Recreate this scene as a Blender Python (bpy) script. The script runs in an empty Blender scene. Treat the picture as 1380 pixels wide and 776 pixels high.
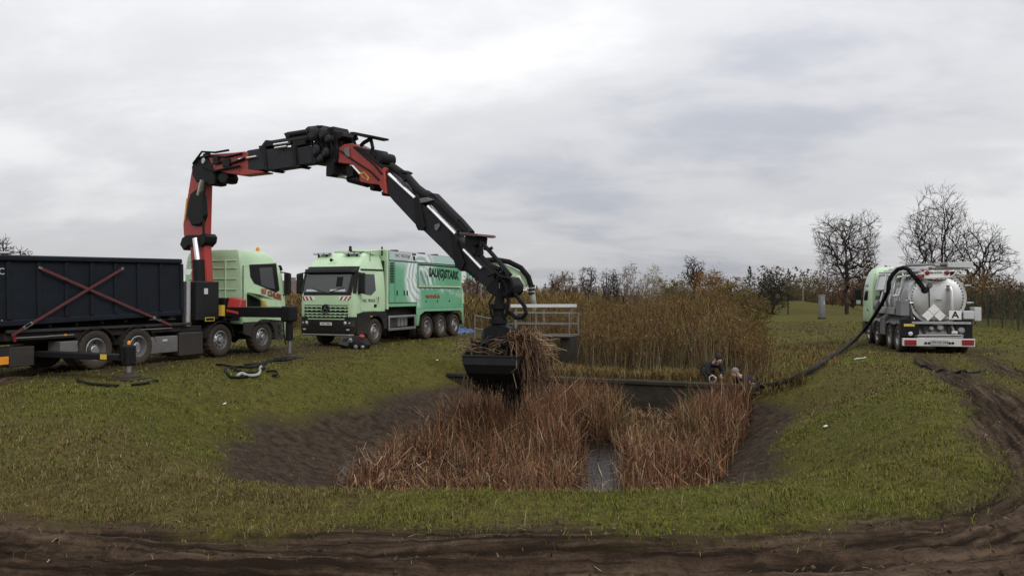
import bpy, math, random
import numpy as np
from mathutils import Vector, Matrix

random.seed(7)
RNG = np.random.default_rng(11)
sc = bpy.context.scene
col = sc.collection
R = math.radians

# ------------------------------------------------------------------ camera
CAM_H, F_PX, HOR, CX = 1.95, 1050.0, 397.0, 690.0      # photo pixels (1380 x 776)
cam_d = bpy.data.cameras.new('camera')
cam_d.sensor_width = 36.0
cam_d.lens = 36.0 * F_PX / 1380.0
cam_d.clip_start = 0.1
cam_d.clip_end = 3000.0
cam = bpy.data.objects.new('camera', cam_d)
cam.location = (0, 0, CAM_H)
cam.rotation_euler = (R(90) + math.atan((HOR - 388.0) / F_PX), 0, 0)
col.objects.link(cam)
sc.camera = cam

# ------------------------------------------------------------------ overcast sky
SUN_EL, SUN_AZ = 42.0, 142.0        # azimuth clockwise from +Y (view direction)
world = bpy.data.worlds.new('World')
sc.world = world
world.use_nodes = True
wn = world.node_tree
wn.nodes.clear()


def wnode(t, **kw):
    n = wn.nodes.new(t)
    for k, v in kw.items():
        setattr(n, k, v)
    return n


w_out = wnode('ShaderNodeOutputWorld')
w_bg = wnode('ShaderNodeBackground')
sky = wnode('ShaderNodeTexSky', sky_type='NISHITA', sun_disc=False)
sky.sun_elevation = R(SUN_EL)
sky.sun_rotation = R(SUN_AZ)
tc = wnode('ShaderNodeTexCoord')
sep = wnode('ShaderNodeSeparateXYZ')
wn.links.new(tc.outputs['Generated'], sep.inputs[0])


def wmath(op, a, b=None, c=None):
    n = wnode('ShaderNodeMath', operation=op)
    for i, v in enumerate((a, b, c)):
        if v is None:
            continue
        if isinstance(v, (int, float)):
            n.inputs[i].default_value = v
        else:
            wn.links.new(v, n.inputs[i])
    return n.outputs[0]


zup = wmath('MAXIMUM', sep.outputs['Z'], 0.0)
den = wmath('ADD', zup, 0.24)
px_ = wmath('DIVIDE', sep.outputs['X'], den)
py_ = wmath('DIVIDE', sep.outputs['Y'], den)
cmb = wnode('ShaderNodeCombineXYZ')
wn.links.new(px_, cmb.inputs[0])
wn.links.new(py_, cmb.inputs[1])


def wnoise(scale, detail, rough, off, dist=0.0):
    mp = wnode('ShaderNodeMapping')
    mp.inputs['Location'].default_value = off
    mp.inputs['Scale'].default_value = (1.0, 1.35, 1.0)
    wn.links.new(cmb.outputs[0], mp.inputs[0])
    n = wnode('ShaderNodeTexNoise')
    n.inputs['Scale'].default_value = scale
    n.inputs['Detail'].default_value = detail
    n.inputs['Roughness'].default_value = rough
    n.inputs['Distortion'].default_value = dist
    wn.links.new(mp.outputs[0], n.inputs['Vector'])
    return n.outputs['Fac']


n1 = wnoise(0.42, 6, 0.52, (1.3, 4.1, 0), 0.25)
n2 = wnoise(1.5, 7, 0.58, (7.7, 2.2, 0), 0.3)
nsum = wmath('ADD', wmath('MULTIPLY', n1, 0.76), wmath('MULTIPLY', n2, 0.24))
ramp = wnode('ShaderNodeValToRGB')
ramp.color_ramp.interpolation = 'EASE'
e = ramp.color_ramp.elements
e[0].position, e[0].color = 0.40, (0.50, 0.52, 0.575, 1)
e[1].position, e[1].color = 0.60, (0.87, 0.87, 0.88, 1)
m_ = e.new(0.49)
m_.color = (0.68, 0.68, 0.705, 1)
wn.links.new(nsum, ramp.inputs[0])
# an overcast vault is brighter towards the zenith: L = Lh (1 + 2 sin el)
vault = wmath('MULTIPLY_ADD', zup, 1.55, 0.80)
vm = wnode('ShaderNodeMix', data_type='RGBA', blend_type='MULTIPLY')
vm.inputs['Factor'].default_value = 1.0
wn.links.new(ramp.outputs[0], vm.inputs['A'])
vc = wnode('ShaderNodeCombineColor')
for i in range(3):
    wn.links.new(vault, vc.inputs[i])
wn.links.new(vc.outputs[0], vm.inputs['B'])
skm = wnode('ShaderNodeMix', data_type='RGBA', blend_type='MULTIPLY')
skm.inputs['Factor'].default_value = 1.0
skm.inputs['B'].default_value = (0.09, 0.09, 0.09, 1)
wn.links.new(sky.outputs[0], skm.inputs['A'])
cl = wnode('ShaderNodeMix', data_type='RGBA')
cl.inputs['Factor'].default_value = 0.95         # cloud cover
wn.links.new(skm.outputs['Result'], cl.inputs['A'])
wn.links.new(vm.outputs['Result'], cl.inputs['B'])
wn.links.new(cl.outputs['Result'], w_bg.inputs['Color'])
w_bg.inputs['Strength'].default_value = 1.0
wn.links.new(w_bg.outputs[0], w_out.inputs['Surface'])

# ------------------------------------------------------------------ veiled sun
sun_d = bpy.data.lights.new('sun', 'SUN')
sun_d.energy = 1.5
sun_d.angle = R(24)
sun_d.color = (1.0, 0.96, 0.90)
sun = bpy.data.objects.new('sun', sun_d)
col.objects.link(sun)
_sd = Vector((math.sin(R(SUN_AZ)) * math.cos(R(SUN_EL)), math.cos(R(SUN_AZ)) * math.cos(R(SUN_EL)), math.sin(R(SUN_EL))))
sun.rotation_euler = (-_sd).to_track_quat('-Z', 'Y').to_euler()
sun.location = _sd * 100

sc.view_settings.view_transform = 'Standard'
sc.view_settings.look = 'None'
sc.view_settings.exposure = 0.0
sc.view_settings.gamma = 1.0
sc.view_settings.use_curve_mapping = False
sc.render.engine = 'CYCLES'
sc.cycles.max_bounces = 6
sc.cycles.transparent_max_bounces = 12
# ------------------------------------------------------------------ directions used to lay the place out
AX = Vector((math.sin(R(21.6)), math.cos(R(21.6)), 0))        # the long axis of the basin and of the two trucks beside it
RX = Vector((AX.y, -AX.x, 0))


def ray(px, py):
    return Vector(((px - CX) / F_PX, 1.0, (HOR - py) / F_PX))


def at(px, py, Y):
    r = ray(px, py) * Y
    return Vector((r.x, r.y, r.z + CAM_H))


def on_plane(px, py, p0, n):
    d = ray(px, py)
    o = Vector((0, 0, CAM_H))
    return o + d * ((Vector(p0) - o).dot(n) / d.dot(n))


# ------------------------------------------------------------------ mesh builder
class MB:
    def __init__(s):
        s.v = []
        s.f = []

    def add(s, vs, fs):
        o = len(s.v)
        s.v += [tuple(p) for p in vs]
        s.f += [tuple(i + o for i in f) for f in fs]
        return s

    def box(s, x0, x1, y0, y1, z0, z1):
        vs = [(x0, y0, z0), (x1, y0, z0), (x1, y1, z0), (x0, y1, z0), (x0, y0, z1), (x1, y0, z1), (x1, y1, z1), (x0, y1, z1)]
        return s.add(vs, [(3, 2, 1, 0), (4, 5, 6, 7), (0, 1, 5, 4), (1, 2, 6, 5), (2, 3, 7, 6), (3, 0, 4, 7)])

    def obox(s, p0, p1, w, h, up=(0, 0, 1)):
        """bar from p0 to p1, w wide, h high"""
        p0, p1 = Vector(p0), Vector(p1)
        d = (p1 - p0).normalized()
        sd = d.cross(Vector(up))
        if sd.length < 1e-4:
            sd = d.cross(Vector((1, 0, 0)))
        sd.normalize()
        u = sd.cross(d).normalized()
        vs = []
        for p in (p0, p1):
            for a, b in ((-1, -1), (1, -1), (1, 1), (-1, 1)):
                vs.append(p + sd * (a * w / 2) + u * (b * h / 2))
        return s.add(vs, [(3, 2, 1, 0), (4, 5, 6, 7), (0, 1, 5, 4), (1, 2, 6, 5), (2, 3, 7, 6), (3, 0, 4, 7)])

    def prism(s, pts, off):
        """polygon of 3-D points pushed along off"""
        off = Vector(off)
        n = len(pts)
        vs = [Vector(p) for p in pts] + [Vector(p) + off for p in pts]
        fs = [tuple(range(n - 1, -1, -1)), tuple(range(n, 2 * n))]
        for i in range(n):
            j = (i + 1) % n
            fs.append((i, j, n + j, n + i))
        return s.add(vs, fs)

    def tube(s, path, r, n=8, cap=True):
        path = [Vector(p) for p in path]
        m = len(path)
        rs = list(r) if isinstance(r, (list, tuple)) else [r] * m
        t0 = (path[1] - path[0]).normalized()
        ref = Vector((0, 0, 1)) if abs(t0.z) < 0.9 else Vector((1, 0, 0))
        u = t0.cross(ref).normalized()
        vs, fs = [], []
        for i, p in enumerate(path):
            a = path[max(i - 1, 0)]
            b = path[min(i + 1, m - 1)]
            t = (b - a)
            t = t.normalized() if t.length > 1e-7 else t0
            u = u - t * u.dot(t)
            u = u.normalized() if u.length > 1e-6 else t.orthogonal().normalized()
            w = t.cross(u)
            for k in range(n):
                an = 2 * math.pi * k / n
                vs.append(p + (u * math.cos(an) + w * math.sin(an)) * rs[i])
        for i in range(m - 1):
            for k in range(n):
                k2 = (k + 1) % n
                fs.append((i * n + k, i * n + k2, (i + 1) * n + k2, (i + 1) * n + k))
        if cap:
            fs.append(tuple(range(n - 1, -1, -1)))
            fs.append(tuple(range((m - 1) * n, m * n)))
        return s.add(vs, fs)

    def lathe(s, prof, c, axis, n=24, cap=True):
        """prof: list of (radius, offset along axis)"""
        c, axis = Vector(c), Vector(axis).normalized()
        u = axis.orthogonal().normalized()
        w = axis.cross(u)
        vs, fs = [], []
        m = len(prof)
        for r, h in prof:
            for k in range(n):
                an = 2 * math.pi * k / n
                vs.append(c + axis * h + (u * math.cos(an) + w * math.sin(an)) * r)
        for i in range(m - 1):
            for k in range(n):
                k2 = (k + 1) % n
                fs.append((i * n + k, i * n + k2, (i + 1) * n + k2, (i + 1) * n + k))
        if cap:
            fs.append(tuple(range(n - 1, -1, -1)))
            fs.append(tuple(range((m - 1) * n, m * n)))
        return s.add(vs, fs)

    def loft(s, rings, cap=True):
        n = len(rings[0])
        vs = [p for r in rings for p in r]
        fs = []
        for i in range(len(rings) - 1):
            for k in range(n):
                k2 = (k + 1) % n
                fs.append((i * n + k, i * n + k2, (i + 1) * n + k2, (i + 1) * n + k))
        if cap:
            fs.append(tuple(range(n - 1, -1, -1)))
            m = len(rings)
            fs.append(tuple(range((m - 1) * n, m * n)))
        return s.add(vs, fs)

    def sheet(s, fn, nu, nv, off):
        """thin shell: fn(u, v) -> point, thickened by off"""
        off = Vector(off)
        top, bot = [], []
        for i in range(nu + 1):
            for j in range(nv + 1):
                p = Vector(fn(i / nu, j / nv))
                top.append(p)
                bot.append(p - off)
        N = len(top)
        g = lambda i, j: i * (nv + 1) + j
        fs = []
        for i in range(nu):
            for j in range(nv):
                fs.append((g(i, j), g(i + 1, j), g(i + 1, j + 1), g(i, j + 1)))
                fs.append((N + g(i, j + 1), N + g(i + 1, j + 1), N + g(i + 1, j), N + g(i, j)))
        for i in range(nu):
            fs.append((g(i + 1, 0), g(i, 0), N + g(i, 0), N + g(i + 1, 0)))
            fs.append((g(i, nv), g(i + 1, nv), N + g(i + 1, nv), N + g(i, nv)))
        for j in range(nv):
            fs.append((g(0, j), g(0, j + 1), N + g(0, j + 1), N + g(0, j)))
            fs.append((g(nu, j + 1), g(nu, j), N + g(nu, j), N + g(nu, j + 1)))
        return s.add(top + bot, fs)

    def ball(s, c, r, n=12, m=8, sc=(1, 1, 1)):
        c = Vector(c)
        vs, fs = [], []
        for i in range(1, m):
            th = math.pi * i / m
            for k in range(n):
                a = 2 * math.pi * k / n
                vs.append(c + Vector((math.sin(th) * math.cos(a) * r * sc[0], math.sin(th) * math.sin(a) * r * sc[1], math.cos(th) * r * sc[2])))
        for i in range(m - 2):
            for k in range(n):
                k2 = (k + 1) % n
                fs.append((i * n + k, (i + 1) * n + k, (i + 1) * n + k2, i * n + k2))
        t = len(vs)
        vs += [c + Vector((0, 0, r * sc[2])), c - Vector((0, 0, r * sc[2]))]
        for k in range(n):
            k2 = (k + 1) % n
            fs.append((t, k, k2))
            fs.append((t + 1, (m - 2) * n + k2, (m - 2) * n + k))
        return s.add(vs, fs)

    def mesh(s, name, smooth=False):
        me = bpy.data.meshes.new(name)
        me.from_pydata(s.v, [], s.f)
        me.validate()
        import bmesh
        bm = bmesh.new()
        bm.from_mesh(me)
        bmesh.ops.recalc_face_normals(bm, faces=bm.faces)
        bm.to_mesh(me)
        bm.free()
        if smooth:
            me.polygons.foreach_set('use_smooth', [True] * len(me.polygons))
            me.set_sharp_from_angle(angle=R(smooth if smooth is not True else 38))
        return me


WORLD = object()


def link(name, me, mat, parent=None, world_space=False):
    o = bpy.data.objects.new(name, me)
    col.objects.link(o)
    if mat is not None:
        me.materials.clear()
        me.materials.append(mat)
    if parent is not None:
        o.parent = parent
        if world_space:
            root = parent
            m = Matrix.Identity(4)
            chain = []
            while root is not None:
                chain.append(root)
                root = root.parent
            for q in reversed(chain):
                m = m @ q.matrix_parent_inverse @ q.matrix_basis
            o.matrix_parent_inverse = m.inverted()
    return o


def part(name, mb, mat, parent=None, bevel=0.0, smooth=False, ws=False, label=None, seg=1):
    o = link(name, mb.mesh(name, smooth), mat, parent, ws)
    if bevel:
        b = o.modifiers.new('bevel', 'BEVEL')
        b.width = bevel
        b.segments = seg
        b.limit_method = 'ANGLE'
        b.angle_limit = R(40)
        b.use_clamp_overlap = True
    if label:
        o['label'] = label
    return o


def tag(o, label=None, cat=None, group=None, kind=None):
    if label:
        o['label'] = label
    if cat:
        o['category'] = cat
    if group:
        o['group'] = group
    if kind:
        o['kind'] = kind
    return o


def thing(name, label, cat, loc=(0, 0, 0), rz=0.0, group=None):
    o = bpy.data.objects.new(name, None)
    o.empty_display_size = 0.3
    col.objects.link(o)
    o.location = loc
    o.rotation_euler = (0, 0, rz)
    return tag(o, label, cat, group)


def copy_tree(o, parent=None):
    c = o.copy()
    col.objects.link(c)
    if parent is not None:
        mpi = o.matrix_parent_inverse.copy()
        c.parent = parent
        c.matrix_parent_inverse = mpi
    for ch in list(o.children):
        copy_tree(ch, c)
    return c


def text(name, s, size, loc, xdir, updir, mat, parent=None, align='CENTER', ext=0.002, shear=0.0, bold=0.0, ws=False, sx=1.0):
    cu = bpy.data.curves.new(name, 'FONT')
    cu.body = s
    cu.size = size
    cu.align_x = align
    cu.align_y = 'CENTER'
    cu.extrude = ext
    cu.shear = shear
    cu.offset = bold
    cu.resolution_u = 3
    t = bpy.data.objects.new(name, cu)
    col.objects.link(t)
    dg = bpy.context.evaluated_depsgraph_get()
    me = bpy.data.meshes.new_from_object(t.evaluated_get(dg))
    bpy.data.objects.remove(t)
    x, u = Vector(xdir).normalized(), Vector(updir).normalized()
    n = x.cross(u)
    M = Matrix(((x.x * sx, u.x, n.x, loc[0]), (x.y * sx, u.y, n.y, loc[1]), (x.z * sx, u.z, n.z, loc[2]), (0, 0, 0, 1)))
    me.transform(M)
    me.name = name
    return link(name, me, mat, parent, ws)


# ------------------------------------------------------------------ numpy meshes for vegetation
def np_mesh(name, V, F, C=None, smooth=False):
    """V (n,3), F (m,k) int, C (n,3) linear colours"""
    me = bpy.data.meshes.new(name)
    V = np.asarray(V, dtype=np.float32)
    F = np.asarray(F, dtype=np.int32)
    k = F.shape[1]
    me.vertices.add(len(V))
    me.vertices.foreach_set('co', V.ravel())
    me.loops.add(F.size)
    me.loops.foreach_set('vertex_index', F.ravel())
    me.polygons.add(len(F))
    me.polygons.foreach_set('loop_start', np.arange(0, F.size, k, dtype=np.int32))
    if smooth:
        me.polygons.foreach_set('use_smooth', np.ones(len(F), dtype=bool))
    if C is not None:
        a = me.color_attributes.new('Col', 'FLOAT_COLOR', 'POINT')
        cc = np.ones((len(V), 4), dtype=np.float32)
        cc[:, :3] = C
        a.data.foreach_set('color', cc.ravel())
    me.update(calc_edges=True)
    return me


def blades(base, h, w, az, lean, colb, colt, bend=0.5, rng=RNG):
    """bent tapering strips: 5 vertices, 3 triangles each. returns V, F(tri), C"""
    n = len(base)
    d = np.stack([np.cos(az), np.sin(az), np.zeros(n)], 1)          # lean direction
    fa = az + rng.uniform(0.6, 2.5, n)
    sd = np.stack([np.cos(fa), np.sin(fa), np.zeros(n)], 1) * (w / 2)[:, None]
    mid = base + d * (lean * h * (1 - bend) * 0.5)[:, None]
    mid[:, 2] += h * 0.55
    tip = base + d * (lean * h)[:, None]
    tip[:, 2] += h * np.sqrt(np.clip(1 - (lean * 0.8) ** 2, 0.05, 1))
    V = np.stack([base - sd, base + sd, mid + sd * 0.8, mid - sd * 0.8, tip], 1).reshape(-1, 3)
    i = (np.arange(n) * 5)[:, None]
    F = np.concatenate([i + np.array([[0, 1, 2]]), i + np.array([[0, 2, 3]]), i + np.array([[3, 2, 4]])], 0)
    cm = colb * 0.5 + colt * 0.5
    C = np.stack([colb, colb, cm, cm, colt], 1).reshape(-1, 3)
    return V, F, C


def tris(base, h, w, az, lean, c, rng=RNG):
    n = len(base)
    d = np.stack([np.cos(az), np.sin(az), np.zeros(n)], 1)
    fa = az + rng.uniform(0.6, 2.5, n)
    sd = np.stack([np.cos(fa), np.sin(fa), np.zeros(n)], 1) * (w / 2)[:, None]
    tip = base + d * (lean * h)[:, None]
    tip[:, 2] += h
    V = np.stack([base - sd, base + sd, tip], 1).reshape(-1, 3)
    F = np.arange(3 * n).reshape(n, 3)
    C = np.repeat(c, 3, axis=0)
    return V, F, C


def seg_tubes(P0, P1, R0, R1, C, n=4):
    """open tapered tubes for arrays of segments (quads)"""
    P0, P1 = np.asarray(P0, float), np.asarray(P1, float)
    R0, R1 = np.asarray(R0, float), np.asarray(R1, float)
    d = P1 - P0
    d /= np.maximum(np.linalg.norm(d, axis=1, keepdims=True), 1e-9)
    ref = np.where(np.abs(d[:, 2:3]) < 0.9, np.array([[0, 0, 1.0]]), np.array([[1.0, 0, 0]]))
    u = np.cross(d, ref)
    u /= np.linalg.norm(u, axis=1, keepdims=True)
    w = np.cross(d, u)
    m = len(P0)
    an = 2 * np.pi * np.arange(n) / n
    ring = u[:, None, :] * np.cos(an)[None, :, None] + w[:, None, :] * np.sin(an)[None, :, None]
    V = np.concatenate([P0[:, None, :] + ring * R0[:, None, None], P1[:, None, :] + ring * R1[:, None, None]], 1).reshape(-1, 3)
    k = np.arange(n)
    k2 = (k + 1) % n
    q = np.stack([k, k2, n + k2, n + k], 1)
    F = ((np.arange(m) * 2 * n)[:, None, None] + q[None]).reshape(-1, 4)
    CC = np.repeat(np.asarray(C, float), 2 * n, axis=0)
    return V, F, CC


def cat_meshes(parts):
    Vs, Fs, Cs, o = [], [], [], 0
    for V, F, C in parts:
        if F.shape[1] == 4:
            F = np.concatenate([F[:, [0, 1, 2]], F[:, [0, 2, 3]]], 0)
        Vs.append(V)
        Fs.append(F + o)
        Cs.append(C)
        o += len(V)
    return np.concatenate(Vs), np.concatenate(Fs), np.concatenate(Cs)


def srgb(r, g, b):
    f = lambda c: (c / 255.0 / 12.92) if c / 255.0 <= 0.04045 else ((c / 255.0 + 0.055) / 1.055) ** 2.4
    return (f(r), f(g), f(b))


def pick_cols(n, palette, weights, jit=0.18, rng=RNG):
    p = np.array(palette, float)
    c = p[rng.choice(len(p), n, p=np.array(weights) / sum(weights))]
    return np.clip(c * (1 + rng.normal(0, jit, (n, 1))) * (1 + rng.normal(0, jit * 0.3, (n, 3))), 0.003, 0.9)


# ------------------------------------------------------------------ materials
def new_mat(name):
    m = bpy.data.materials.new(name)
    m.use_nodes = True
    nt = m.node_tree
    return m, nt, nt.nodes['Principled BSDF']


def nd(nt, t, **kw):
    n = nt.nodes.new(t)
    for k, v in kw.items():
        setattr(n, k, v)
    return n


def nz(nt, vec, scale, detail=4, rough=0.55, dist=0.0):
    n = nd(nt, 'ShaderNodeTexNoise')
    n.inputs['Scale'].default_value = scale
    n.inputs['Detail'].default_value = detail
    n.inputs['Roughness'].default_value = rough
    n.inputs['Distortion'].default_value = dist
    if vec is not None:
        nt.links.new(vec, n.inputs['Vector'])
    return n.outputs['Fac']


def mth(nt, op, a, b=None, clamp=False):
    n = nd(nt, 'ShaderNodeMath', operation=op, use_clamp=clamp)
    for i, v in enumerate((a, b)):
        if v is None:
            continue
        if isinstance(v, (int, float)):
            n.inputs[i].default_value = v
        else:
            nt.links.new(v, n.inputs[i])
    return n.outputs[0]


def mixc(nt, fac, a, b, mode='MIX'):
    n = nd(nt, 'ShaderNodeMix', data_type='RGBA', blend_type=mode)
    for key, v in (('Factor', fac), ('A', a), ('B', b)):
        if isinstance(v, (int, float)):
            n.inputs[key].default_value = v
        elif isinstance(v, tuple):
            n.inputs[key].default_value = (*v[:3], 1)
        else:
            nt.links.new(v, n.inputs[key])
    return n.outputs['Result']


def mrange(nt, v, a, b, c=0.0, d=1.0):
    n = nd(nt, 'ShaderNodeMapRange')
    nt.links.new(v, n.inputs[0])
    for i, q in enumerate((a, b, c, d)):
        n.inputs[i + 1].default_value = q
    return n.outputs[0]


def add_bump(nt, bs, h, strength=0.3, dist=0.01):
    b = nd(nt, 'ShaderNodeBump')
    b.inputs['Strength'].default_value = strength
    b.inputs['Distance'].default_value = dist
    nt.links.new(h, b.inputs['Height'])
    nt.links.new(b.outputs[0], bs.inputs['Normal'])


MUD = (0.060, 0.045, 0.030)


def paint(name, c, rough=0.4, metal=0.0, var=0.10, dirt=0.25, mud=0.0, coat=0.0, scale=3.0, bump=0.0):
    """painted or bare metal with uneven tone, dusty specks and mud splashed up from the ground"""
    m, nt, bs = new_mat(name)
    t = nd(nt, 'ShaderNodeTexCoord').outputs['Object']
    n = nz(nt, t, scale, 5, 0.6)
    dark = tuple(q * (1 - var) for q in c)
    lite = tuple(min(q * (1 + var), 0.95) for q in c)
    cc = mixc(nt, mrange(nt, n, 0.3, 0.7), dark, lite)
    sp = nz(nt, t, scale * 7, 6, 0.7)
    cc = mixc(nt, mth(nt, 'MULTIPLY', mrange(nt, sp, 0.52, 0.75), dirt), cc, (0.10, 0.085, 0.06))
    rr = mrange(nt, sp, 0.35, 0.7, rough * 0.85, min(rough * 1.35 + 0.05, 1))
    if mud > 0:
        geo = nd(nt, 'ShaderNodeNewGeometry').outputs['Position']
        sx = nd(nt, 'ShaderNodeSeparateXYZ')
        nt.links.new(geo, sx.inputs[0])
        hz = mth(nt, 'ADD', sx.outputs['Z'], mth(nt, 'MULTIPLY', nz(nt, t, 5.0, 5, 0.7), -1.1))
        f = mth(nt, 'MULTIPLY', mrange(nt, hz, 0.75, -0.35), mud)
        cc = mixc(nt, f, cc, MUD)
    nt.links.new(cc, bs.inputs['Base Color'])
    nt.links.new(rr, bs.inputs['Roughness'])
    bs.inputs['Metallic'].default_value = metal
    bs.inputs['Coat Weight'].default_value = coat
    if metal < .2 and sum(c) < .12:
        bs.inputs['Specular IOR Level'].default_value = 0.22
    bs.inputs['Coat Roughness'].default_value = 0.12
    if bump:
        add_bump(nt, bs, sp, bump, 0.01)
    return m


def vcol(name, rough=0.8, noise=0.0, trans=0.0, spec=0.3):
    m, nt, bs = new_mat(name)
    a = nd(nt, 'ShaderNodeAttribute', attribute_name='Col')
    c = a.outputs['Color']
    if noise:
        t = nd(nt, 'ShaderNodeTexCoord').outputs['Object']
        n = nz(nt, t, noise, 5, 0.6)
        c = mixc(nt, mrange(nt, n, 0.3, 0.7, 0.0, 0.35), c, (0.0, 0.0, 0.0))
    nt.links.new(c, bs.inputs['Base Color'])
    bs.inputs['Roughness'].default_value = rough
    bs.inputs['Specular IOR Level'].default_value = spec
    return m


M = {}
M['green'] = paint('pale_green_paint', (0.43, 0.60, 0.375), 0.32, 0, 0.07, 0.22, 0.75, 0.4, 1.2)
M['green2'] = paint('mint_green_paint', (0.20, 0.45, 0.27), 0.35, 0, 0.07, 0.2, 0.7, 0.3, 1.2)
M['black'] = paint('black_plastic', (0.012, 0.012, 0.013), 0.55, 0, 0.2, 0.12, 0.5)
M['frame'] = paint('dark_chassis', (0.010, 0.010, 0.010), 0.65, 0, 0.25, 0.2, 0.6)
M['rubber'] = paint('tyre_rubber', (0.020, 0.019, 0.018), 0.85, 0, 0.2, 0.55, 0.75, 0, 8.0, 0.3)
M['navy'] = paint('dark_blue_container_paint', (0.006, 0.009, 0.014), 0.6, 0, 0.25, 0.12, 0.2, 0, 2.0)
M['red'] = paint('red_crane_paint', (0.34, 0.028, 0.018), 0.5, 0, 0.10, 0.25, 0, 0.1, 2.0)
M['dred'] = paint('dull_red_strap', (0.095, 0.020, 0.020), 0.8, 0, 0.2, 0.3)
M['boom'] = paint('dark_grey_boom_paint', (0.014, 0.015, 0.018), 0.5, 0, 0.2, 0.10, 0, 0.0, 2.0)
M['bblack'] = paint('greasy_black_steel', (0.007, 0.007, 0.008), 0.6, 0.0, 0.25, 0.10, 0, 0, 4.0)
M['chrome'] = paint('chromed_rod', (0.75, 0.75, 0.76), 0.18, 0.9, 0.03, 0.08)
M['alu'] = paint('brushed_aluminium', (0.50, 0.50, 0.50), 0.38, 0.85, 0.08, 0.25, 0.5)
M['rimsilver'] = paint('silver_rim', (0.52, 0.52, 0.53), 0.35, 0.8, 0.1, 0.3, 0.45)
M['tank'] = paint('tank_stainless', (0.62, 0.62, 0.61), 0.34, 0.75, 0.06, 0.18, 0.4, 0, 1.5)
M['galv'] = paint('galvanised_steel', (0.19, 0.19, 0.185), 0.55, 0.5, 0.12, 0.3)
M['white'] = paint('white_paint', (0.72, 0.72, 0.70), 0.45, 0, 0.05, 0.2, 0.3)
M['wgrey'] = paint('light_grey_panel', (0.50, 0.51, 0.51), 0.45, 0, 0.06, 0.2, 0.3)
M['grey'] = paint('mid_grey_panel', (0.17, 0.175, 0.18), 0.5, 0.2, 0.1, 0.3, 0.5)
M['dgrey'] = paint('dark_grey_panel', (0.030, 0.030, 0.032), 0.5, 0.1, 0.15, 0.3, 0.5)
M['textred'] = paint('red_lettering', (0.28, 0.02, 0.02), 0.5, 0, 0.05, 0.05)
M['textdark'] = paint('dark_lettering', (0.012, 0.03, 0.022), 0.5, 0, 0.05, 0.05)
M['amber'] = paint('amber_lens', (0.75, 0.28, 0.03), 0.25, 0, 0.1, 0.1)
M['yellow'] = paint('yellow_sticker', (0.60, 0.42, 0.05), 0.5, 0, 0.1, 0.2)
M['redlens'] = paint('red_lens', (0.22, 0.012, 0.012), 0.2, 0, 0.1, 0.1)
M['lamp'] = paint('clear_lamp_lens', (0.62, 0.64, 0.66), 0.12, 0.3, 0.05, 0.1)
M['hose'] = paint('black_rubber_hose', (0.005, 0.005, 0.005), 0.75, 0, 0.2, 0.05)
M['ghose'] = paint('grey_suction_pipe', (0.27, 0.29, 0.25), 0.55, 0, 0.12, 0.3)
M['rust'] = paint('brown_plate', (0.085, 0.045, 0.036), 0.6, 0.1, 0.2, 0.3)
M['conc'] = paint('weathered_concrete', (0.026, 0.022, 0.017), 0.9, 0, 0.35, 0.5, 0, 0, 2.5, 0.5)
M['roof'] = paint('brown_roof', (0.07, 0.042, 0.034), 0.8, 0, 0.15, 0.2, 0, 0, 1.0)
M['wall'] = paint('house_wall', (0.20, 0.17, 0.15), 0.85, 0, 0.1, 0.2, 0, 0, 1.0)
M['wood'] = paint('grey_pole_wood', (0.14, 0.115, 0.09), 0.85, 0, 0.2, 0.2, 0, 0, 2.0)
M['bark'] = vcol('bark', 0.95, 0, 0, 0.06)
M['leaf'] = vcol('foliage', 0.85, 0, 0, 0.08)
M['straw'] = vcol('dry_reed', 0.8, 0, 0, 0.08)
M['grass'] = vcol('grass_blade', 0.75, 0, 0, 0.08)
M['print'] = vcol('printed_panel', 0.4, 0, 0, 0.5)
M['fencegreen'] = paint('dark_green_fence_coating', (0.015, 0.03, 0.02), 0.5, 0, 0.1, 0.1)
M['blue'] = paint('blue_tarpaulin', (0.06, 0.11, 0.24), 0.5, 0, 0.35, 0.3, 0, 0, 9.0)
M['skin'] = paint('skin', (0.42, 0.25, 0.18), 0.5, 0, 0.05, 0.0)
M['hair'] = paint('grey_hair', (0.16, 0.14, 0.12), 0.8, 0, 0.2, 0.0, 0, 0, 30)
M['jacket'] = paint('dark_work_jacket', (0.014, 0.015, 0.019), 0.85, 0, 0.25, 0.2, 0, 0, 8)
M['trouser'] = paint('dark_wader', (0.020, 0.022, 0.018), 0.7, 0, 0.2, 0.3, 0, 0, 8)
M['glove'] = paint('tan_work_glove', (0.42, 0.36, 0.22), 0.8, 0, 0.1, 0.1)


def glass_mat(name, tint=(0.02, 0.03, 0.03), rough=0.05, alpha=0.55):
    m, nt, bs = new_mat(name)
    bs.inputs['Base Color'].default_value = (*tint, 1)
    bs.inputs['Roughness'].default_value = rough
    bs.inputs['Alpha'].default_value = alpha
    bs.inputs['Specular IOR Level'].default_value = 0.8
    return m


M['glass'] = glass_mat('cab_glass')
M['dglass'] = glass_mat('dark_cab_glass', (0.012, 0.016, 0.017), 0.05, 0.86)
M['mirror'] = paint('mirror_glass', (0.7, 0.72, 0.74), 0.05, 1.0, 0.0, 0.05)
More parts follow.
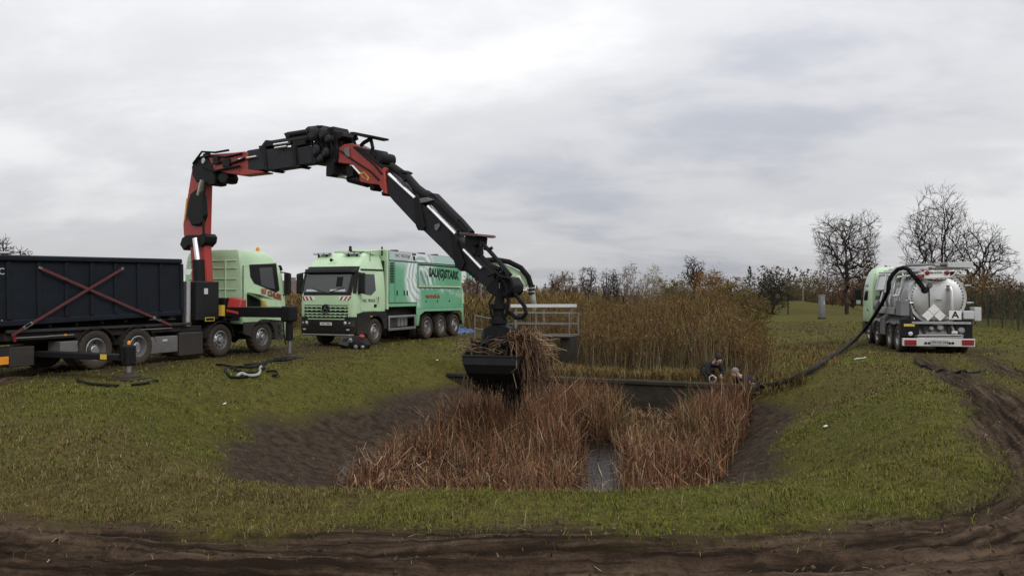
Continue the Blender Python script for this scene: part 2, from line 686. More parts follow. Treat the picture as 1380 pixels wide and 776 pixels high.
# ------------------------------------------------------------------ terrain
def vnoise(x, y, seed=0):
    """smooth value noise, vectorised"""
    xi, yi = np.floor(x).astype(np.int64), np.floor(y).astype(np.int64)
    fx, fy = x - xi, y - yi
    fx, fy = fx * fx * (3 - 2 * fx), fy * fy * (3 - 2 * fy)

    def h(a, b):
        q = (a * 374761393 + b * 668265263 + seed * 144664) & 0x7fffffff
        q = ((q ^ (q >> 13)) * 1274126177) & 0x7fffffff
        return ((q ^ (q >> 16)) & 0xffff) / 65535.0
    return (h(xi, yi) * (1 - fx) + h(xi + 1, yi) * fx) * (1 - fy) + (h(xi, yi + 1) * (1 - fx) + h(xi + 1, yi + 1) * fx) * fy


def fbm(x, y, seed=0, o=4):
    s, a, t = 0.0, 1.0, 0.0
    for i in range(o):
        s = s + a * vnoise(x * 2 ** i, y * 2 ** i, seed + i * 17)
        t += a
        a *= 0.5
    return s / t


def sstep(a, b, x):
    t = np.clip((x - a) / (b - a), 0, 1)
    return t * t * (3 - 2 * t)


WATER_Z, FLOOR_Z = -1.62, -1.75
T_L, T_R, S_N = -13.1, 1.35, 7.5            # crests of the basin in axis coordinates
WALL_S = 22.9
TRACK = [(-14, 24.5), (-12.9, 19.5), (-12.2, 14.5), (-10.6, 10.2), (-8.2, 7.2), (-5.2, 5.5), (-2.4, 4.95), (0, 4.85), (2.5, 5.0), (4.5, 5.6), (6.1, 7.0),
         (7.5, 9.2), (8.9, 12.2), (10.7, 16.4), (12.8, 21.3), (14.8, 26), (16.6, 31), (18.2, 37), (19.6, 46), (20.5, 58)]


def catmull(pts, n=10):
    P = [np.array(p, float) for p in pts]
    P = [2 * P[0] - P[1]] + P + [2 * P[-1] - P[-2]]
    out = []
    for i in range(1, len(P) - 2):
        for k in range(n):
            t = k / n
            out.append(0.5 * (2 * P[i] + (P[i + 1] - P[i - 1]) * t + (2 * P[i - 1] - 5 * P[i] + 4 * P[i + 1] - P[i + 2]) * t * t
                              + (3 * P[i] - P[i - 1] - 3 * P[i + 1] + P[i + 2]) * t ** 3))
    out.append(P[-2])
    return np.array(out)


TRK = catmull(TRACK, 8)


def track_coords(x, y):
    """signed distance from the track's centre line (+ = inner side, towards the basin) and length along it"""
    sh = x.shape
    x, y = x.ravel(), y.ravel()
    best = np.full(x.shape, 1e9)
    dd = np.zeros(x.shape)
    ss = np.zeros(x.shape)
    acc = 0.0
    for a, b in zip(TRK[:-1], TRK[1:]):
        e = b - a
        L = np.hypot(*e)
        t = np.clip(((x - a[0]) * e[0] + (y - a[1]) * e[1]) / L ** 2, 0, 1)
        qx, qy = x - (a[0] + e[0] * t), y - (a[1] + e[1] * t)
        q = np.hypot(qx, qy)
        m = q < best
        best[m] = q[m]
        cr = e[0] * (y - a[1]) - e[1] * (x - a[0])
        dd[m] = (np.sign(cr) * q)[m]
        ss[m] = (acc + t * L)[m]
        acc += L
    return dd.reshape(sh), ss.reshape(sh)


def ground_z(x, y, fine=True):
    x, y = np.asarray(x, float), np.asarray(y, float)
    s = x * AX.x + y * AX.y
    t = x * RX.x + y * RX.y
    wob = (fbm(x * 0.35, y * 0.35, 5, 3) - 0.5) * 0.22
    dl = (t - T_L - 4.1 * (1 - sstep(8.5, 17.0, y))) / 4.3 + wob
    dr = (T_R - t) / 3.4 + wob
    dn = (y - 7.75 - 0.012 * np.clip(1.5 - x, 0, 9) ** 2) / 3.1 + wob * 0.5
    df = (50 - s) / 5.0
    e = np.sqrt(np.clip(1 - dl, 0, None) ** 2 + np.clip(1 - dr, 0, None) ** 2 + np.clip(1 - dn, 0, None) ** 2 + np.clip(1 - df, 0, None) ** 2)
    w = np.clip(1 - e, 0, 1)
    w = 0.68 * w + 0.32 * w * w * (3 - 2 * w)
    stw = 2.4 * sstep(-2.9, -1.6, t)
    depth = 1.75 - 1.15 * sstep(WALL_S - 0.05 - stw, WALL_S + 0.15 + stw, s) - 0.25 * sstep(WALL_S + 2, WALL_S + 16, s)
    z = -depth * w
    # the ground falls a little towards the tank truck
    z = z - 0.28 * sstep(7.5, 14, x) * sstep(14, 25, y) * (1 - sstep(45, 70, y))
    z = z + (fbm(x * 0.25, y * 0.25, 9, 3) - 0.5) * 0.10 * (1 - sstep(1.0, 4.0, np.abs(t + 18)) * 0 - np.exp(-((t + 18) / 3.0) ** 2)) * (1 - np.exp(-(((x - 17) / 4) ** 2 + ((y - 33) / 7) ** 2)))
    # mound behind the little cabinet
    z = z + 1.25 * np.exp(-(((x - 33.5) / 5.5) ** 2 + ((y - 92) / 6) ** 2))
    if fine:
        d, q = track_coords(x, y)
        inside = 1 - sstep(1.35, 2.0, np.abs(d + 0.15 * (fbm(q * 0.5, d * 0.5, 3, 3) - 0.5)))
        near = 1 - sstep(22, 34, y)
        rut = np.zeros_like(d)
        for c0, wd, dp in ((-1.05, .15, .065), (-.80, .07, .04), (-.55, .09, .045), (.62, .10, .055), (.85, .07, .05), (1.06, .12, .085), (1.32, .08, .05), (1.52, .07, .03), (-1.42, .10, .045), (0.1, .08, .03), (-.2, .08, .03), (.33, .07, .03)):
            c = c0 + 0.10 * np.sin(q * 0.35 + c0 * 5)
            rut -= dp * np.exp(-((d - c) / wd) ** 2) * (0.55 + 0.9 * vnoise(q * 0.5 + c0 * 9, d * 0, 4))
            rut += dp * 0.55 * np.exp(-((np.abs(d - c) - wd * 1.7) / (wd * .6)) ** 2)
        lug = 0.010 * np.sin((q + np.abs(d) * 0.7) * 2 * np.pi / 0.17) * np.exp(-((d - 1.02) / .2) ** 2) + 0.008 * np.sin((q - np.abs(d) * 0.6) * 2 * np.pi / 0.19) * np.exp(-((d + 1.05) / .2) ** 2)
        z = z + (rut + lug) * near * (1 - sstep(1.9, 2.5, np.abs(d)))
        z = z - 0.03 * inside * near
        z = z + inside * near * ((fbm(d * 5.0, q * 0.55, 83, 3) - .5) * 0.075 + (vnoise(x * 11, y * 11, 19) - .5) * 0.030)
        z = z + (fbm(x * 2.2, y * 2.2, 31, 3) - 0.5) * 0.045 * (1 - sstep(24, 40, y)) * (1 - np.exp(-((t + 18) / 2.2) ** 2))
    mz = sstep(-0.8, -1.15, z)
    if fine:
        z = z + mz * ((fbm(x * 4.5, y * 4.5, 131, 3) - .5) * 0.11) * (1 - sstep(20.5, 22.0, s))
    return z


def gz(x, y):
    return float(ground_z(np.array([x]), np.array([y]))[0])


_YS = np.concatenate([np.arange(3.0, 60.0, 0.05), np.arange(60.0, 300.0, 0.5)])


def ground_hit(px, py, lift=0.0):
    """first point where the ray through a photo pixel meets the terrain"""
    r = ray(px, py)
    k = int(np.searchsorted(_YS, 1.5 * CAM_H / max(-r.z, .012) + 4))
    ys = _YS[:k]
    g = ground_z(r.x * ys, ys)
    hit = np.nonzero(CAM_H + r.z * ys < g + lift)[0]
    i = hit[0] if len(hit) else k - 1
    return Vector((r.x * ys[i], ys[i], g[i]))


def mud_mask(x, y, z):
    s = x * AX.x + y * AX.y
    t = x * RX.x + y * RX.y
    n = fbm(x * 0.7, y * 0.7, 21, 4) - 0.5
    left = sstep(-0.72, -1.02, z + n * 0.45)
    right = sstep(-0.88, -1.2, z + n * 0.35)
    k = sstep(-7, -4, t)
    m = (left * (1 - k) + right * k) * (1 - sstep(WALL_S, WALL_S + .6, s))
    m = np.maximum(m, sstep(0.50, 0.68, fbm(x * 0.45, y * 0.45, 44, 4)) * 0.0)
    return m


def spaced(a, b, fine_a, fine_b, st, grow):
    v = [fine_a]
    while v[-1] < fine_b:
        v.append(v[-1] + st)
    q = st
    while v[-1] < b:
        q *= grow
        v.append(v[-1] + q)
    lo = [fine_a]
    q = st
    while lo[-1] > a:
        q *= grow
        lo.append(lo[-1] - q)
    return np.array(lo[:0:-1] + v)


gx = spaced(-1500, 1500, -9.5, 12.5, 0.075, 1.06)
gy1 = np.arange(2.8, 10.0, 0.05)
gy2 = spaced(10.0, 2500, 10.0, 28.0, 0.095, 1.05)
gy0 = -np.cumsum(0.06 * 1.14 ** np.arange(60))[::-1] + 2.8
gy = np.concatenate([gy0, gy1, gy2])
XX, YY = np.meshgrid(gx, gy)
ZZ = ground_z(XX, YY)
nx, ny = len(gx), len(gy)
V = np.stack([XX.ravel(), YY.ravel(), ZZ.ravel()], 1)
ii = (np.arange(ny - 1)[:, None] * nx + np.arange(nx - 1)[None]).ravel()
Fq = np.stack([ii, ii + 1, ii + nx + 1, ii + nx], 1)
me = np_mesh('ground', V, Fq, None, True)
TD, TS = track_coords(XX, YY)
nse = fbm(XX * 0.9, YY * 0.9, 51, 4) - 0.5
tmask = (1 - sstep(1.35, 2.0, np.where(TD > 0, TD, -TD / (1.15 + 0.9 * sstep(2, 6, XX) * (1 - sstep(9, 15, YY)))) * (1 + .3 * sstep(11, 18, YY)) + nse * 0.9)) * (1 - .7 * np.exp(-((TD + .1) / .5) ** 2) * sstep(12, 18, YY)) * (1 - 0.45 * sstep(22, 34, YY))
tmask = np.maximum(tmask, (1 - sstep(-9, -2, XX + 4 - (YY - 20) * .45)) * 0 + 0.0)
# worn strip the two trucks stand on
tt = XX * RX.x + YY * RX.y
worn = np.exp(-((tt + 17.6) / 2.6) ** 2) * sstep(8, 16, YY) * (1 - sstep(40, 60, YY)) * (0.45 + 0.9 * (nse + 0.3))
tmask = np.maximum(tmask, np.clip(worn, 0, 0.8))
# earth under and behind the tank truck, worn path leading on from it
tk = np.exp(-(((XX - 17.5) / 4.0) ** 2 + ((YY - 32) / 7.0) ** 2)) * (0.5 + nse)
pth = np.exp(-((XX - (18.5 + (YY - 40) * 0.14)) / 2.4) ** 2) * sstep(34, 40, YY) * (1 - sstep(56, 66, YY)) * (0.5 + nse)
tmask = np.maximum(tmask, np.clip(np.maximum(tk, pth), 0, .75))
mmask = mud_mask(XX, YY, ZZ)
ss_ = XX * AX.x + YY * AX.y
# dry yellow strip of grass along the near crest, greener patches elsewhere
dry = fbm(XX * 0.28, YY * 0.28, 61, 4)
dry = np.clip((dry - 0.42) * 2.6 + 0.35 * np.exp(-((np.abs(TD) - 2.5) / 0.7) ** 2), 0, 1)
for nm, arr in (('track', tmask), ('mud', mmask), ('dry', dry), ('td', TD), ('ts', TS)):
    a = me.attributes.new(nm, 'FLOAT', 'POINT')
    a.data.foreach_set('value', arr.ravel().astype(np.float32))

gm, nt, bs = new_mat('meadow_ground')
geo = nd(nt, 'ShaderNodeNewGeometry').outputs['Position']


def attr(nm):
    return nd(nt, 'ShaderNodeAttribute', attribute_name=nm).outputs['Fac']


nA = nz(nt, geo, 0.5, 6, 0.62)
nB = nz(nt, geo, 5.0, 6, 0.7)
nC = nz(nt, geo, 38.0, 4, 0.7)
nF = nz(nt, geo, 0.035, 4, 0.55)
g1 = mixc(nt, mrange(nt, nA, 0.35, 0.65), (0.060, 0.068, 0.011), (0.100, 0.094, 0.018))
g2 = mixc(nt, attr('dry'), g1, (0.086, 0.066, 0.019))
g3 = mixc(nt, mrange(nt, nB, 0.40, 0.66, 0, 0.85), g2, (0.026, 0.020, 0.009))
g4 = mixc(nt, mrange(nt, nC, 0.48, 0.68, 0, 0.8), g3, (0.125, 0.115, 0.033))
g4 = mixc(nt, mrange(nt, nC, 0.46, 0.30, 0, 0.8), g4, (0.036, 0.032, 0.012))
g4 = mixc(nt, mrange(nt, nF, 0.4, 0.62, 0, 0.35), g4, (0.075, 0.062, 0.022))
# earth
e1 = mixc(nt, mrange(nt, nB, 0.3, 0.7), (0.040, 0.026, 0.016), (0.086, 0.058, 0.039))
e1 = mixc(nt, mrange(nt, nC, 0.45, 0.75, 0, 0.6), e1, (0.020, 0.014, 0.010))
spk = nz(nt, geo, 120.0, 2, 0.5)
e1 = mixc(nt, mrange(nt, spk, 0.70, 0.78, 0, 0.5), e1, (0.16, 0.13, 0.09))
cx_ = nd(nt, 'ShaderNodeCombineXYZ')
nt.links.new(mth(nt, 'MULTIPLY', attr('td'), 10.0), cx_.inputs[0])
nt.links.new(mth(nt, 'MULTIPLY', attr('ts'), 0.38), cx_.inputs[1])
stk = nz(nt, cx_.outputs[0], 1.0, 6, 0.65)
e1 = mixc(nt, mrange(nt, stk, 0.46, 0.58, 0, 0.95), e1, (0.014, 0.009, 0.006))
e1 = mixc(nt, mrange(nt, stk, 0.44, 0.34, 0, 0.7), e1, (0.115, 0.080, 0.054))
lg_ = nd(nt, 'ShaderNodeCombineXYZ')
nt.links.new(mth(nt, 'MULTIPLY', attr('td'), 9.0), lg_.inputs[0])
nt.links.new(mth(nt, 'MULTIPLY', attr('ts'), 5.5), lg_.inputs[1])
lug_ = nz(nt, lg_.outputs[0], 1.0, 3, 0.6)
e1 = mixc(nt, mrange(nt, lug_, 0.5, 0.66, 0, 0.6), e1, (0.016, 0.012, 0.008))
tr = mth(nt, 'MULTIPLY', attr('track'), mrange(nt, mth(nt, 'ADD', nB, mth(nt, 'MULTIPLY', attr('track'), 0.55)), 0.55, 0.85))
cg = mixc(nt, tr, g4, e1)
m1 = mixc(nt, mrange(nt, nB, 0.38, 0.64), (0.022, 0.016, 0.011), (0.062, 0.045, 0.031))
m1 = mixc(nt, mrange(nt, nC, 0.5, 0.75, 0, 0.5), m1, (0.085, 0.07, 0.05))
cg = mixc(nt, attr('mud'), cg, m1)
nt.links.new(cg, bs.inputs['Base Color'])
bs.inputs['Roughness'].default_value = 0.92
bs.inputs['Specular IOR Level'].default_value = 0.05
hh = mth(nt, 'ADD', mth(nt, 'MULTIPLY', nB, 1.0), mth(nt, 'ADD', mth(nt, 'MULTIPLY', nC, 0.6), mth(nt, 'MULTIPLY', mth(nt, 'ADD', stk, lug_), mth(nt, 'MULTIPLY', attr('track'), -0.8))))
add_bump(nt, bs, hh, 0.8, 0.045)
ground = link('ground', me, gm)
tag(ground, 'uneven meadow with grass banks and muddy wheel track around the basin', None, None, 'structure')

# ------------------------------------------------------------------ pond water
wm, nt, bs = new_mat('dark_pond_water')
geo = nd(nt, 'ShaderNodeNewGeometry').outputs['Position']
bs.inputs['Base Color'].default_value = (0.012, 0.011, 0.009, 1)
bs.inputs['Roughness'].default_value = 0.16
bs.inputs['Specular IOR Level'].default_value = 0.22
add_bump(nt, bs, nz(nt, geo, 9.0, 4, 0.6), 0.5, 0.05)
wp = [AX * s_ + RX * t_ + Vector((0, 0, WATER_Z)) for s_, t_ in ((9.2, -11.5), (9.2, 0.6), (WALL_S + .05, 0.9), (WALL_S + .05, -11.5))]
wv = [(p.x, p.y, p.z) for p in wp]
wme = bpy.data.meshes.new('water')
wme.from_pydata(wv, [], [(0, 1, 2, 3)])
water = link('pond_water', wme, wm)
tag(water, 'still dark water of the basin between the reeds', None, None, 'structure')
# ------------------------------------------------------------------ concrete weir wall, sluice and platform
def ax(s_, t_, z):
    return AX * s_ + RX * t_ + Vector((0, 0, z))


def axbox(mb, s0, s1, t0, t1, z0, z1):
    b = [ax(s0, t0, z0), ax(s1, t0, z0), ax(s1, t1, z0), ax(s0, t1, z0)]
    return mb.prism(b, (0, 0, z1 - z0))


weir = thing('weir_wall', 'low weathered concrete wall across the basin behind the reeds', 'wall', ax(WALL_S, -5, -1.75))
part('wall_body', axbox(MB(), WALL_S - .14, WALL_S + .14, -11.3, -2.0, -1.9, -0.70), M['conc'], weir, 0.02, ws=True)
part('coping', axbox(MB(), WALL_S - .19, WALL_S + .19, -11.3, -2.0, -0.70, -0.58), M['conc'], weir, 0.02, ws=True)

slu = thing('sluice_platform', 'galvanised railed platform on concrete piers above the weir wall', 'platform', ax(24.4, -9, 0))
PZ = 0.50


def rail_pt(px, Y, z):
    return Vector(((px - CX) / F_PX * Y, Y, z))


c_fr = rail_pt(767, 26.0, PZ)           # front right corner of the deck
c_fl = c_fr - RX * 2.35
c_br = c_fr + AX * 1.05
c_bl = c_fl + AX * 1.05
part('deck', MB().prism([c_fl, c_fr, c_br, c_bl], (0, 0, 0.05)), M['dgrey'], slu, 0.01, ws=True)
for nme, a_, b_ in (('pier', 0.0, 0.35), ('pier', 1.85, 2.2)):
    p = c_fr - RX * (a_ + 0.0) + AX * 0.12
    q = c_fr - RX * b_ + AX * 0.12
    part(nme, MB().prism([q - Vector((0, 0, 2.3)), p - Vector((0, 0, 2.3)), p + AX * .8 - Vector((0, 0, 2.3)), q + AX * .8 - Vector((0, 0, 2.3))], (0, 0, 2.298)), M['conc'], slu, 0.02, ws=True)
for c in (c_fr, c_fl, c_fl + RX * 1.17, c_br, c_bl):
    part('post', MB().tube([c + Vector((0, 0, .05)), c + Vector((0, 0, .82))], 0.022, 6), M['galv'], slu, ws=True)
for z_ in (0.82, 0.45, 0.07):
    pts = [c_fl, c_fr, c_br, c_bl]
    part('rail', MB().tube([p + Vector((0, 0, z_)) for p in pts], 0.017, 6), M['galv'], slu, ws=True)
# stair down to the bank with its handrail
st0 = c_fl + AX * 0.5
stb = rail_pt(640, 25.4, PZ - .1)
for nme, z_ in (('handrail', .82), ('handrail', .40)):
    part(nme, MB().tube([st0 + Vector((0, 0, z_ - .28)), st0 - RX * .3 + Vector((0, 0, z_ - .3)), stb + Vector((0, 0, z_ + .05))], 0.022, 6), M['galv'], slu, ws=True)
part('post', MB().tube([Vector((stb.x, stb.y, gz(stb.x, stb.y) - .1)), stb + Vector((0, 0, .87))], 0.022, 6), M['galv'], slu, ws=True)
gb = part('gangway', MB().obox(st0 + Vector((0, 0, -.02)), stb + Vector((0, 0, -.25)),   .7, .05), M['frame'], slu, 0.005, ws=True)

# white barrier board showing through the twigs beyond the platform
bar = thing('barrier_board', 'white painted horizontal barrier board behind the platform half hidden by twigs', 'barrier', rail_pt(730, 31, gz(1.2, 31)))
b0, b1 = rail_pt(688, 31.0, 1.50), rail_pt(777, 31.6, 1.50)
part('board', MB().obox(b0, b1, .05, .13), M['wgrey'], bar, 0.008, ws=True)
for f_ in (0.08, 0.5, 0.92):
    p = b0.lerp(b1, f_) + Vector((0, .075, 0))
    part('post', MB().box(p.x - .05, p.x + .05, p.y - .045, p.y + .045, gz(p.x, p.y) - .2, 1.56), M['wood'], bar, 0.005, ws=True)
# ------------------------------------------------------------------ helpers for vehicles
class Frame:
    """vehicle frame: +x forward, +y left, z up, origin on the ground"""

    def __init__(s, o, head):
        s.o = Vector(o)
        s.h = Vector(head).normalized()
        s.l = Vector((-s.h.y, s.h.x, 0))
        s.rz = math.atan2(s.h.y, s.h.x)

    def loc(s, w):
        d = Vector(w) - s.o
        return Vector((d.dot(s.h), d.dot(s.l), d.z))

    def side(s, px, py, y):
        """point on the plane y = const seen at a photo pixel -> (x, z)"""
        p = s.loc(on_plane(px, py, s.o + s.l * y, s.l))
        return p.x, p.z

    def face(s, px, py, x):
        """point on the plane x = const -> (y, z)"""
        p = s.loc(on_plane(px, py, s.o + s.h * x, s.h))
        return p.y, p.z


def ring(x0, x1, hw, rf, rr, z, n=5):
    """rounded rectangle, rf = radius of the front corners, rr of the rear ones"""
    pts = []
    for cx, cy, r, a0 in ((x1 - rf, hw - rf, rf, 0), (x0 + rr, hw - rr, rr, 90), (x0 + rr, -hw + rr, rr, 180), (x1 - rf, -hw + rf, rf, 270)):
        for k in range(n + 1):
            a = R(a0 + 90 * k / n)
            pts.append((cx + r * math.cos(a), cy + r * math.sin(a), z))
    return pts


def front_skin(xf, hw, rf, y0, y1, z0, z1, off, th, nu=10, nv=3):
    """curved panel lying on the front of a cab: xf(z) gives the front face, corners rounded with rf"""
    def fn(u, v):
        y = y0 + (y1 - y0) * u
        z = z0 + (z1 - z0) * v
        x = xf(z)
        k = abs(y) - (hw - rf)
        if k > 0:
            x -= rf - math.sqrt(max(rf * rf - min(k, rf) ** 2, 0))
        return (x + off, y, z)
    return MB().sheet(fn, nu, nv, (th, 0, 0))


def lin(tab):
    def f(z):
        for (z0, a), (z1, b) in zip(tab[:-1], tab[1:]):
            if z <= z1:
                t = (z - z0) / (z1 - z0)
                return a + (b - a) * max(t, 0)
        return tab[-1][1]
    return f


def side_plate(pts, y, th):
    """outline (x, z) on the plane y, thickness th outwards"""
    return MB().prism([(x, y, z) for x, z in pts], (0, th, 0))


# --- wheels, built once
def _wheel_meshes():
    n = 44
    prof = [(.295, -.135), (.36, -.165), (.44, -.17), (.495, -.15), (.52, -.11), (.525, 0), (.52, .11), (.495, .15), (.44, .17), (.36, .165), (.295, .135)]
    t = MB()
    vs, fs = [], []
    for i, (r, h) in enumerate(prof):
        for k in range(n):
            a = 2 * math.pi * (k + (0.5 if i in (4, 6) else 0)) / n
            rr = r - (0.016 if (k % 2 and r > .49) else 0)
            vs.append((rr * math.cos(a), h, rr * math.sin(a)))
    for i in range(len(prof) - 1):
        for k in range(n):
            fs.append((i * n + k, i * n + (k + 1) % n, (i + 1) * n + (k + 1) % n, (i + 1) * n + k))
    t.add(vs, fs)
    tyre = t.mesh('tyre', 30)
    steer = MB().lathe([(.30, -.13), (.305, .135), (.285, .145), (.27, .10), (.255, .045), (.225, .075), (.165, .115), (.15, .115), (.105, .10), (.095, .175), (.07, .19), (.001, .19)], (0, 0, 0), (0, 1, 0), 30, False)
    drive = MB().lathe([(.30, -.13), (.305, .135), (.285, .145), (.265, .06), (.25, -.05), (.17, -.075), (.165, -.06), (.125, -.05), (.115, .09), (.09, .105), (.001, .105)], (0, 0, 0), (0, 1, 0), 30, False)
    nutsS, nutsD, holes, holesD = MB(), MB(), MB(), MB()
    for k in range(10):
        a = 2 * math.pi * k / 10
        c, s_ = math.cos(a), math.sin(a)
        nutsS.tube([(.132 * c, .10, .132 * s_), (.132 * c, .14, .132 * s_)], .014, 6)
        nutsD.tube([(.145 * c, -.06, .145 * s_), (.145 * c, -.02, .145 * s_)], .014, 6)
        a += math.pi / 10
        c, s_ = math.cos(a), math.sin(a)
        holes.lathe([(.026, 0), (.026, .012)], (.205 * c, .083, .205 * s_), (.25 * c, 1, .25 * s_), 10)
        holesD.lathe([(.026, 0), (.026, .012)], (.212 * c, -.066, .212 * s_), (0, 1, 0), 10)
    return dict(tyre=tyre, steer=steer.mesh('rim', 25), drive=drive.mesh('rim', 25), nutS=nutsS.mesh('wheel_nuts'), nutD=nutsD.mesh('wheel_nuts'),
                holes=holes.mesh('hand_holes'), holesD=holesD.mesh('hand_holes'),
                hub=MB().lathe([(.20, -.30), (.20, -.14), (.29, -.12), (.29, -.08)], (0, 0, 0), (0, 1, 0), 18).mesh('wheel', 30))


WM = _wheel_meshes()


def wheel(parent, x, y, kind='steer', sc_=1.0, steer=0.0, rim='rimsilver'):
    w = link('wheel', WM['hub'], M['frame'], parent)
    w.location = (x, y, 0.515 * sc_)
    w.rotation_euler = (0, 0, (0 if y > 0 else math.pi) + steer)
    w.scale = (sc_, 1, sc_)
    link('tyre', WM['tyre'], M['rubber'], w)
    link('rim', WM[kind], M[rim], w)
    link('wheel_nuts', WM['nutS' if kind == 'steer' else 'nutD'], M['galv'], w)['kind'] = 'stuff'
    link('hand_holes', WM['holes' if kind == 'steer' else 'holesD'], M['bblack'], w)['kind'] = 'stuff'
    if kind == 'drive':
        t2 = link('inner_tyre', WM['tyre'], M['rubber'], w)
        t2.location = (0, -.36, 0)
    return w


def chassis(parent, x0, x1, z0=.72, z1=.98, axles=()):
    for s_ in (-1, 1):
        part('chassis_rail', MB().box(x0, x1, s_ * .43 - .05, s_ * .43 + .05, z0, z1), M['frame'], parent, 0.008)
    for a in axles:
        part('axle', MB().tube([(a, -.8, .52), (a, -.2, .52), (a, 0, .50), (a, .2, .52), (a, .8, .52)], [.09, .10, .2, .10, .09], 10), M['frame'], parent)


def fender(parent, x, y, mat, r=.64, w=.46, a0=10, a1=170):
    s_ = 1 if y > 0 else -1
    def fn(u, v):
        a = R(a0 + (a1 - a0) * u)
        return (x + r * math.cos(a), y - s_ * w * v, .52 + r * math.sin(a))
    return part('fender', MB().sheet(fn, 14, 1, (0, 0, .025)), mat, parent)


def mirror_unit(parent, x, y, z0, z1, s_, mat='black', out=.32, back=True):
    m = part('wing_mirror', MB().prism([(x - .06, y + s_ * .10, z0), (x + .08, y + s_ * .10, z0 + .03), (x + .08, y + s_ * .10, z1 - .03), (x - .06, y + s_ * .10, z1)], (0, s_ * out, 0)), M[mat], parent, 0.04, seg=2)
    part('mirror_arm', MB().tube([(x - .05, y - s_ * .05, z1 + .02), (x + .05, y + s_ * .2, z1 - .02)], .025, 6), M[mat], m)
    part('mirror_arm', MB().tube([(x - .05, y - s_ * .05, z0 - .05), (x + .02, y + s_ * .2, z0 + .03)], .025, 6), M[mat], m)
    return m


# ================================================================== suction excavator truck (faces the camera side)
VF = Frame(Vector((-6.45, 30.73, 0)), -AX)
vt = thing('suction_truck', 'pale green suction excavator truck with wave print on its box body', 'truck', VF.o, VF.rz)
HW = 1.25
chassis(vt, -8.1, 1.2, axles=(0, -4.36, -5.70, -7.10))
for x_, k_ in ((0, 'steer'), (-4.36, 'drive'), (-5.70, 'drive'), (-7.10, 'steer')):
    for y_ in (1.06, -1.06):
        wheel(vt, x_, y_, k_)
# --- cab
xfA = lin([(.45, 1.40), (.9, 1.46), (1.6, 1.46), (2.0, 1.43), (2.86, 1.20), (3.05, 1.10), (3.35, .80), (3.52, .45)])
rings = []
for z_, x0_, hw_, rr_ in ((1.12, -.72, 1.235, .06), (1.6, -.74, 1.245, .06), (2.0, -.74, 1.24, .06), (2.86, -.74, 1.17, .06), (3.05, -.74, 1.13, .08), (3.35, -.74, 1.05, .10), (3.50, -.72, .98, .12), (3.56, -.66, .88, .12)):
    rings.append(ring(x0_, xfA(z_) if z_ < 3.4 else (.62 if z_ < 3.55 else .45), hw_, .22, rr_, z_))
part('cab', MB().loft(rings), M['green'], vt, 0, 35)
part('visor_band', front_skin(xfA, 1.17, .22, -1.15, 1.15, 2.82, 3.02, .03, .06, 14, 2), M['black'], vt, .01)
part('windscreen', front_skin(xfA, 1.22, .22, -1.09, 1.09, 2.03, 2.80, .012, .03, 14, 4), M['dglass2'] if 'dglass2' in M else M['dglass'], vt, 0, 30)
sun_v = part('sun_visor', front_skin(xfA, 1.20, .25, -1.18, 1.18, 2.78, 2.93, .16, .10, 14, 2), M['black'], vt, .015)
for y_ in (-.75, .75):
    part('marker_lamp', MB().box(1.30, 1.335, y_ - .07, y_ + .07, 2.84, 2.88), M['lamp'], sun_v)
part('windscreen_frame', front_skin(xfA, 1.235, .22, -1.21, 1.21, 1.93, 2.04, .02, .04, 14, 1), M['black'], vt, .006)
for s_ in (-1, 1):
    part('a_pillar_trim', MB().obox((xfA(2.0) - .07, s_ * 1.17, 2.0), (xfA(2.84) - .07, s_ * 1.11, 2.86), .12, .14), M['black'], vt, .02)
    part('windscreen_wiper', MB().tube([(xfA(2.05) + .04, s_ * .15, 2.06), (xfA(2.2) + .04, s_ * .72, 2.20)], .012, 5), M['black'], vt)
for y0_, y1_ in ((.12, .80), (-.95, -.45)):
    part('dashboard_card', front_skin(xfA, 1.22, .22, y0_, y1_, 2.07, 2.15, .02, .004, 6, 1), M['wgrey'], vt)
part('cab_interior_seat', front_skin(xfA, 1.22, .22, .35, .62, 2.25, 2.62, .018, .002, 3, 1), M['bblack'], vt)
part('front_panel', front_skin(xfA, 1.24, .22, -1.16, 1.16, 1.56, 1.93, .012, .03, 14, 2), M['green'], vt, .01)
# hazard stripes
for s_ in (-1, 1):
    yc = s_ * .78
    hz = part('hazard_plate', front_skin(xfA, 1.24, .22, yc - .24, yc + .24, 1.74, 1.88, .020, .004, 5, 1), M['white'], vt)
    for k in (-.14, .04, .2):
        pts = [(1.486, yc + k * s_ - .06, 1.745), (1.486, yc + k * s_ + .02, 1.745), (1.486, yc + k * s_ + .02 + s_ * .09, 1.878), (1.486, yc + k * s_ - .06 + s_ * .09, 1.878)]
        pts = [(xfA(p[2]) + .021 - (max(abs(p[1]) - 1.02, 0)) ** 2 * 2.5, p[1], p[2]) for p in pts]
        part('red_stripe', MB().prism(pts, (.003, 0, 0)), M['textred'], hz)
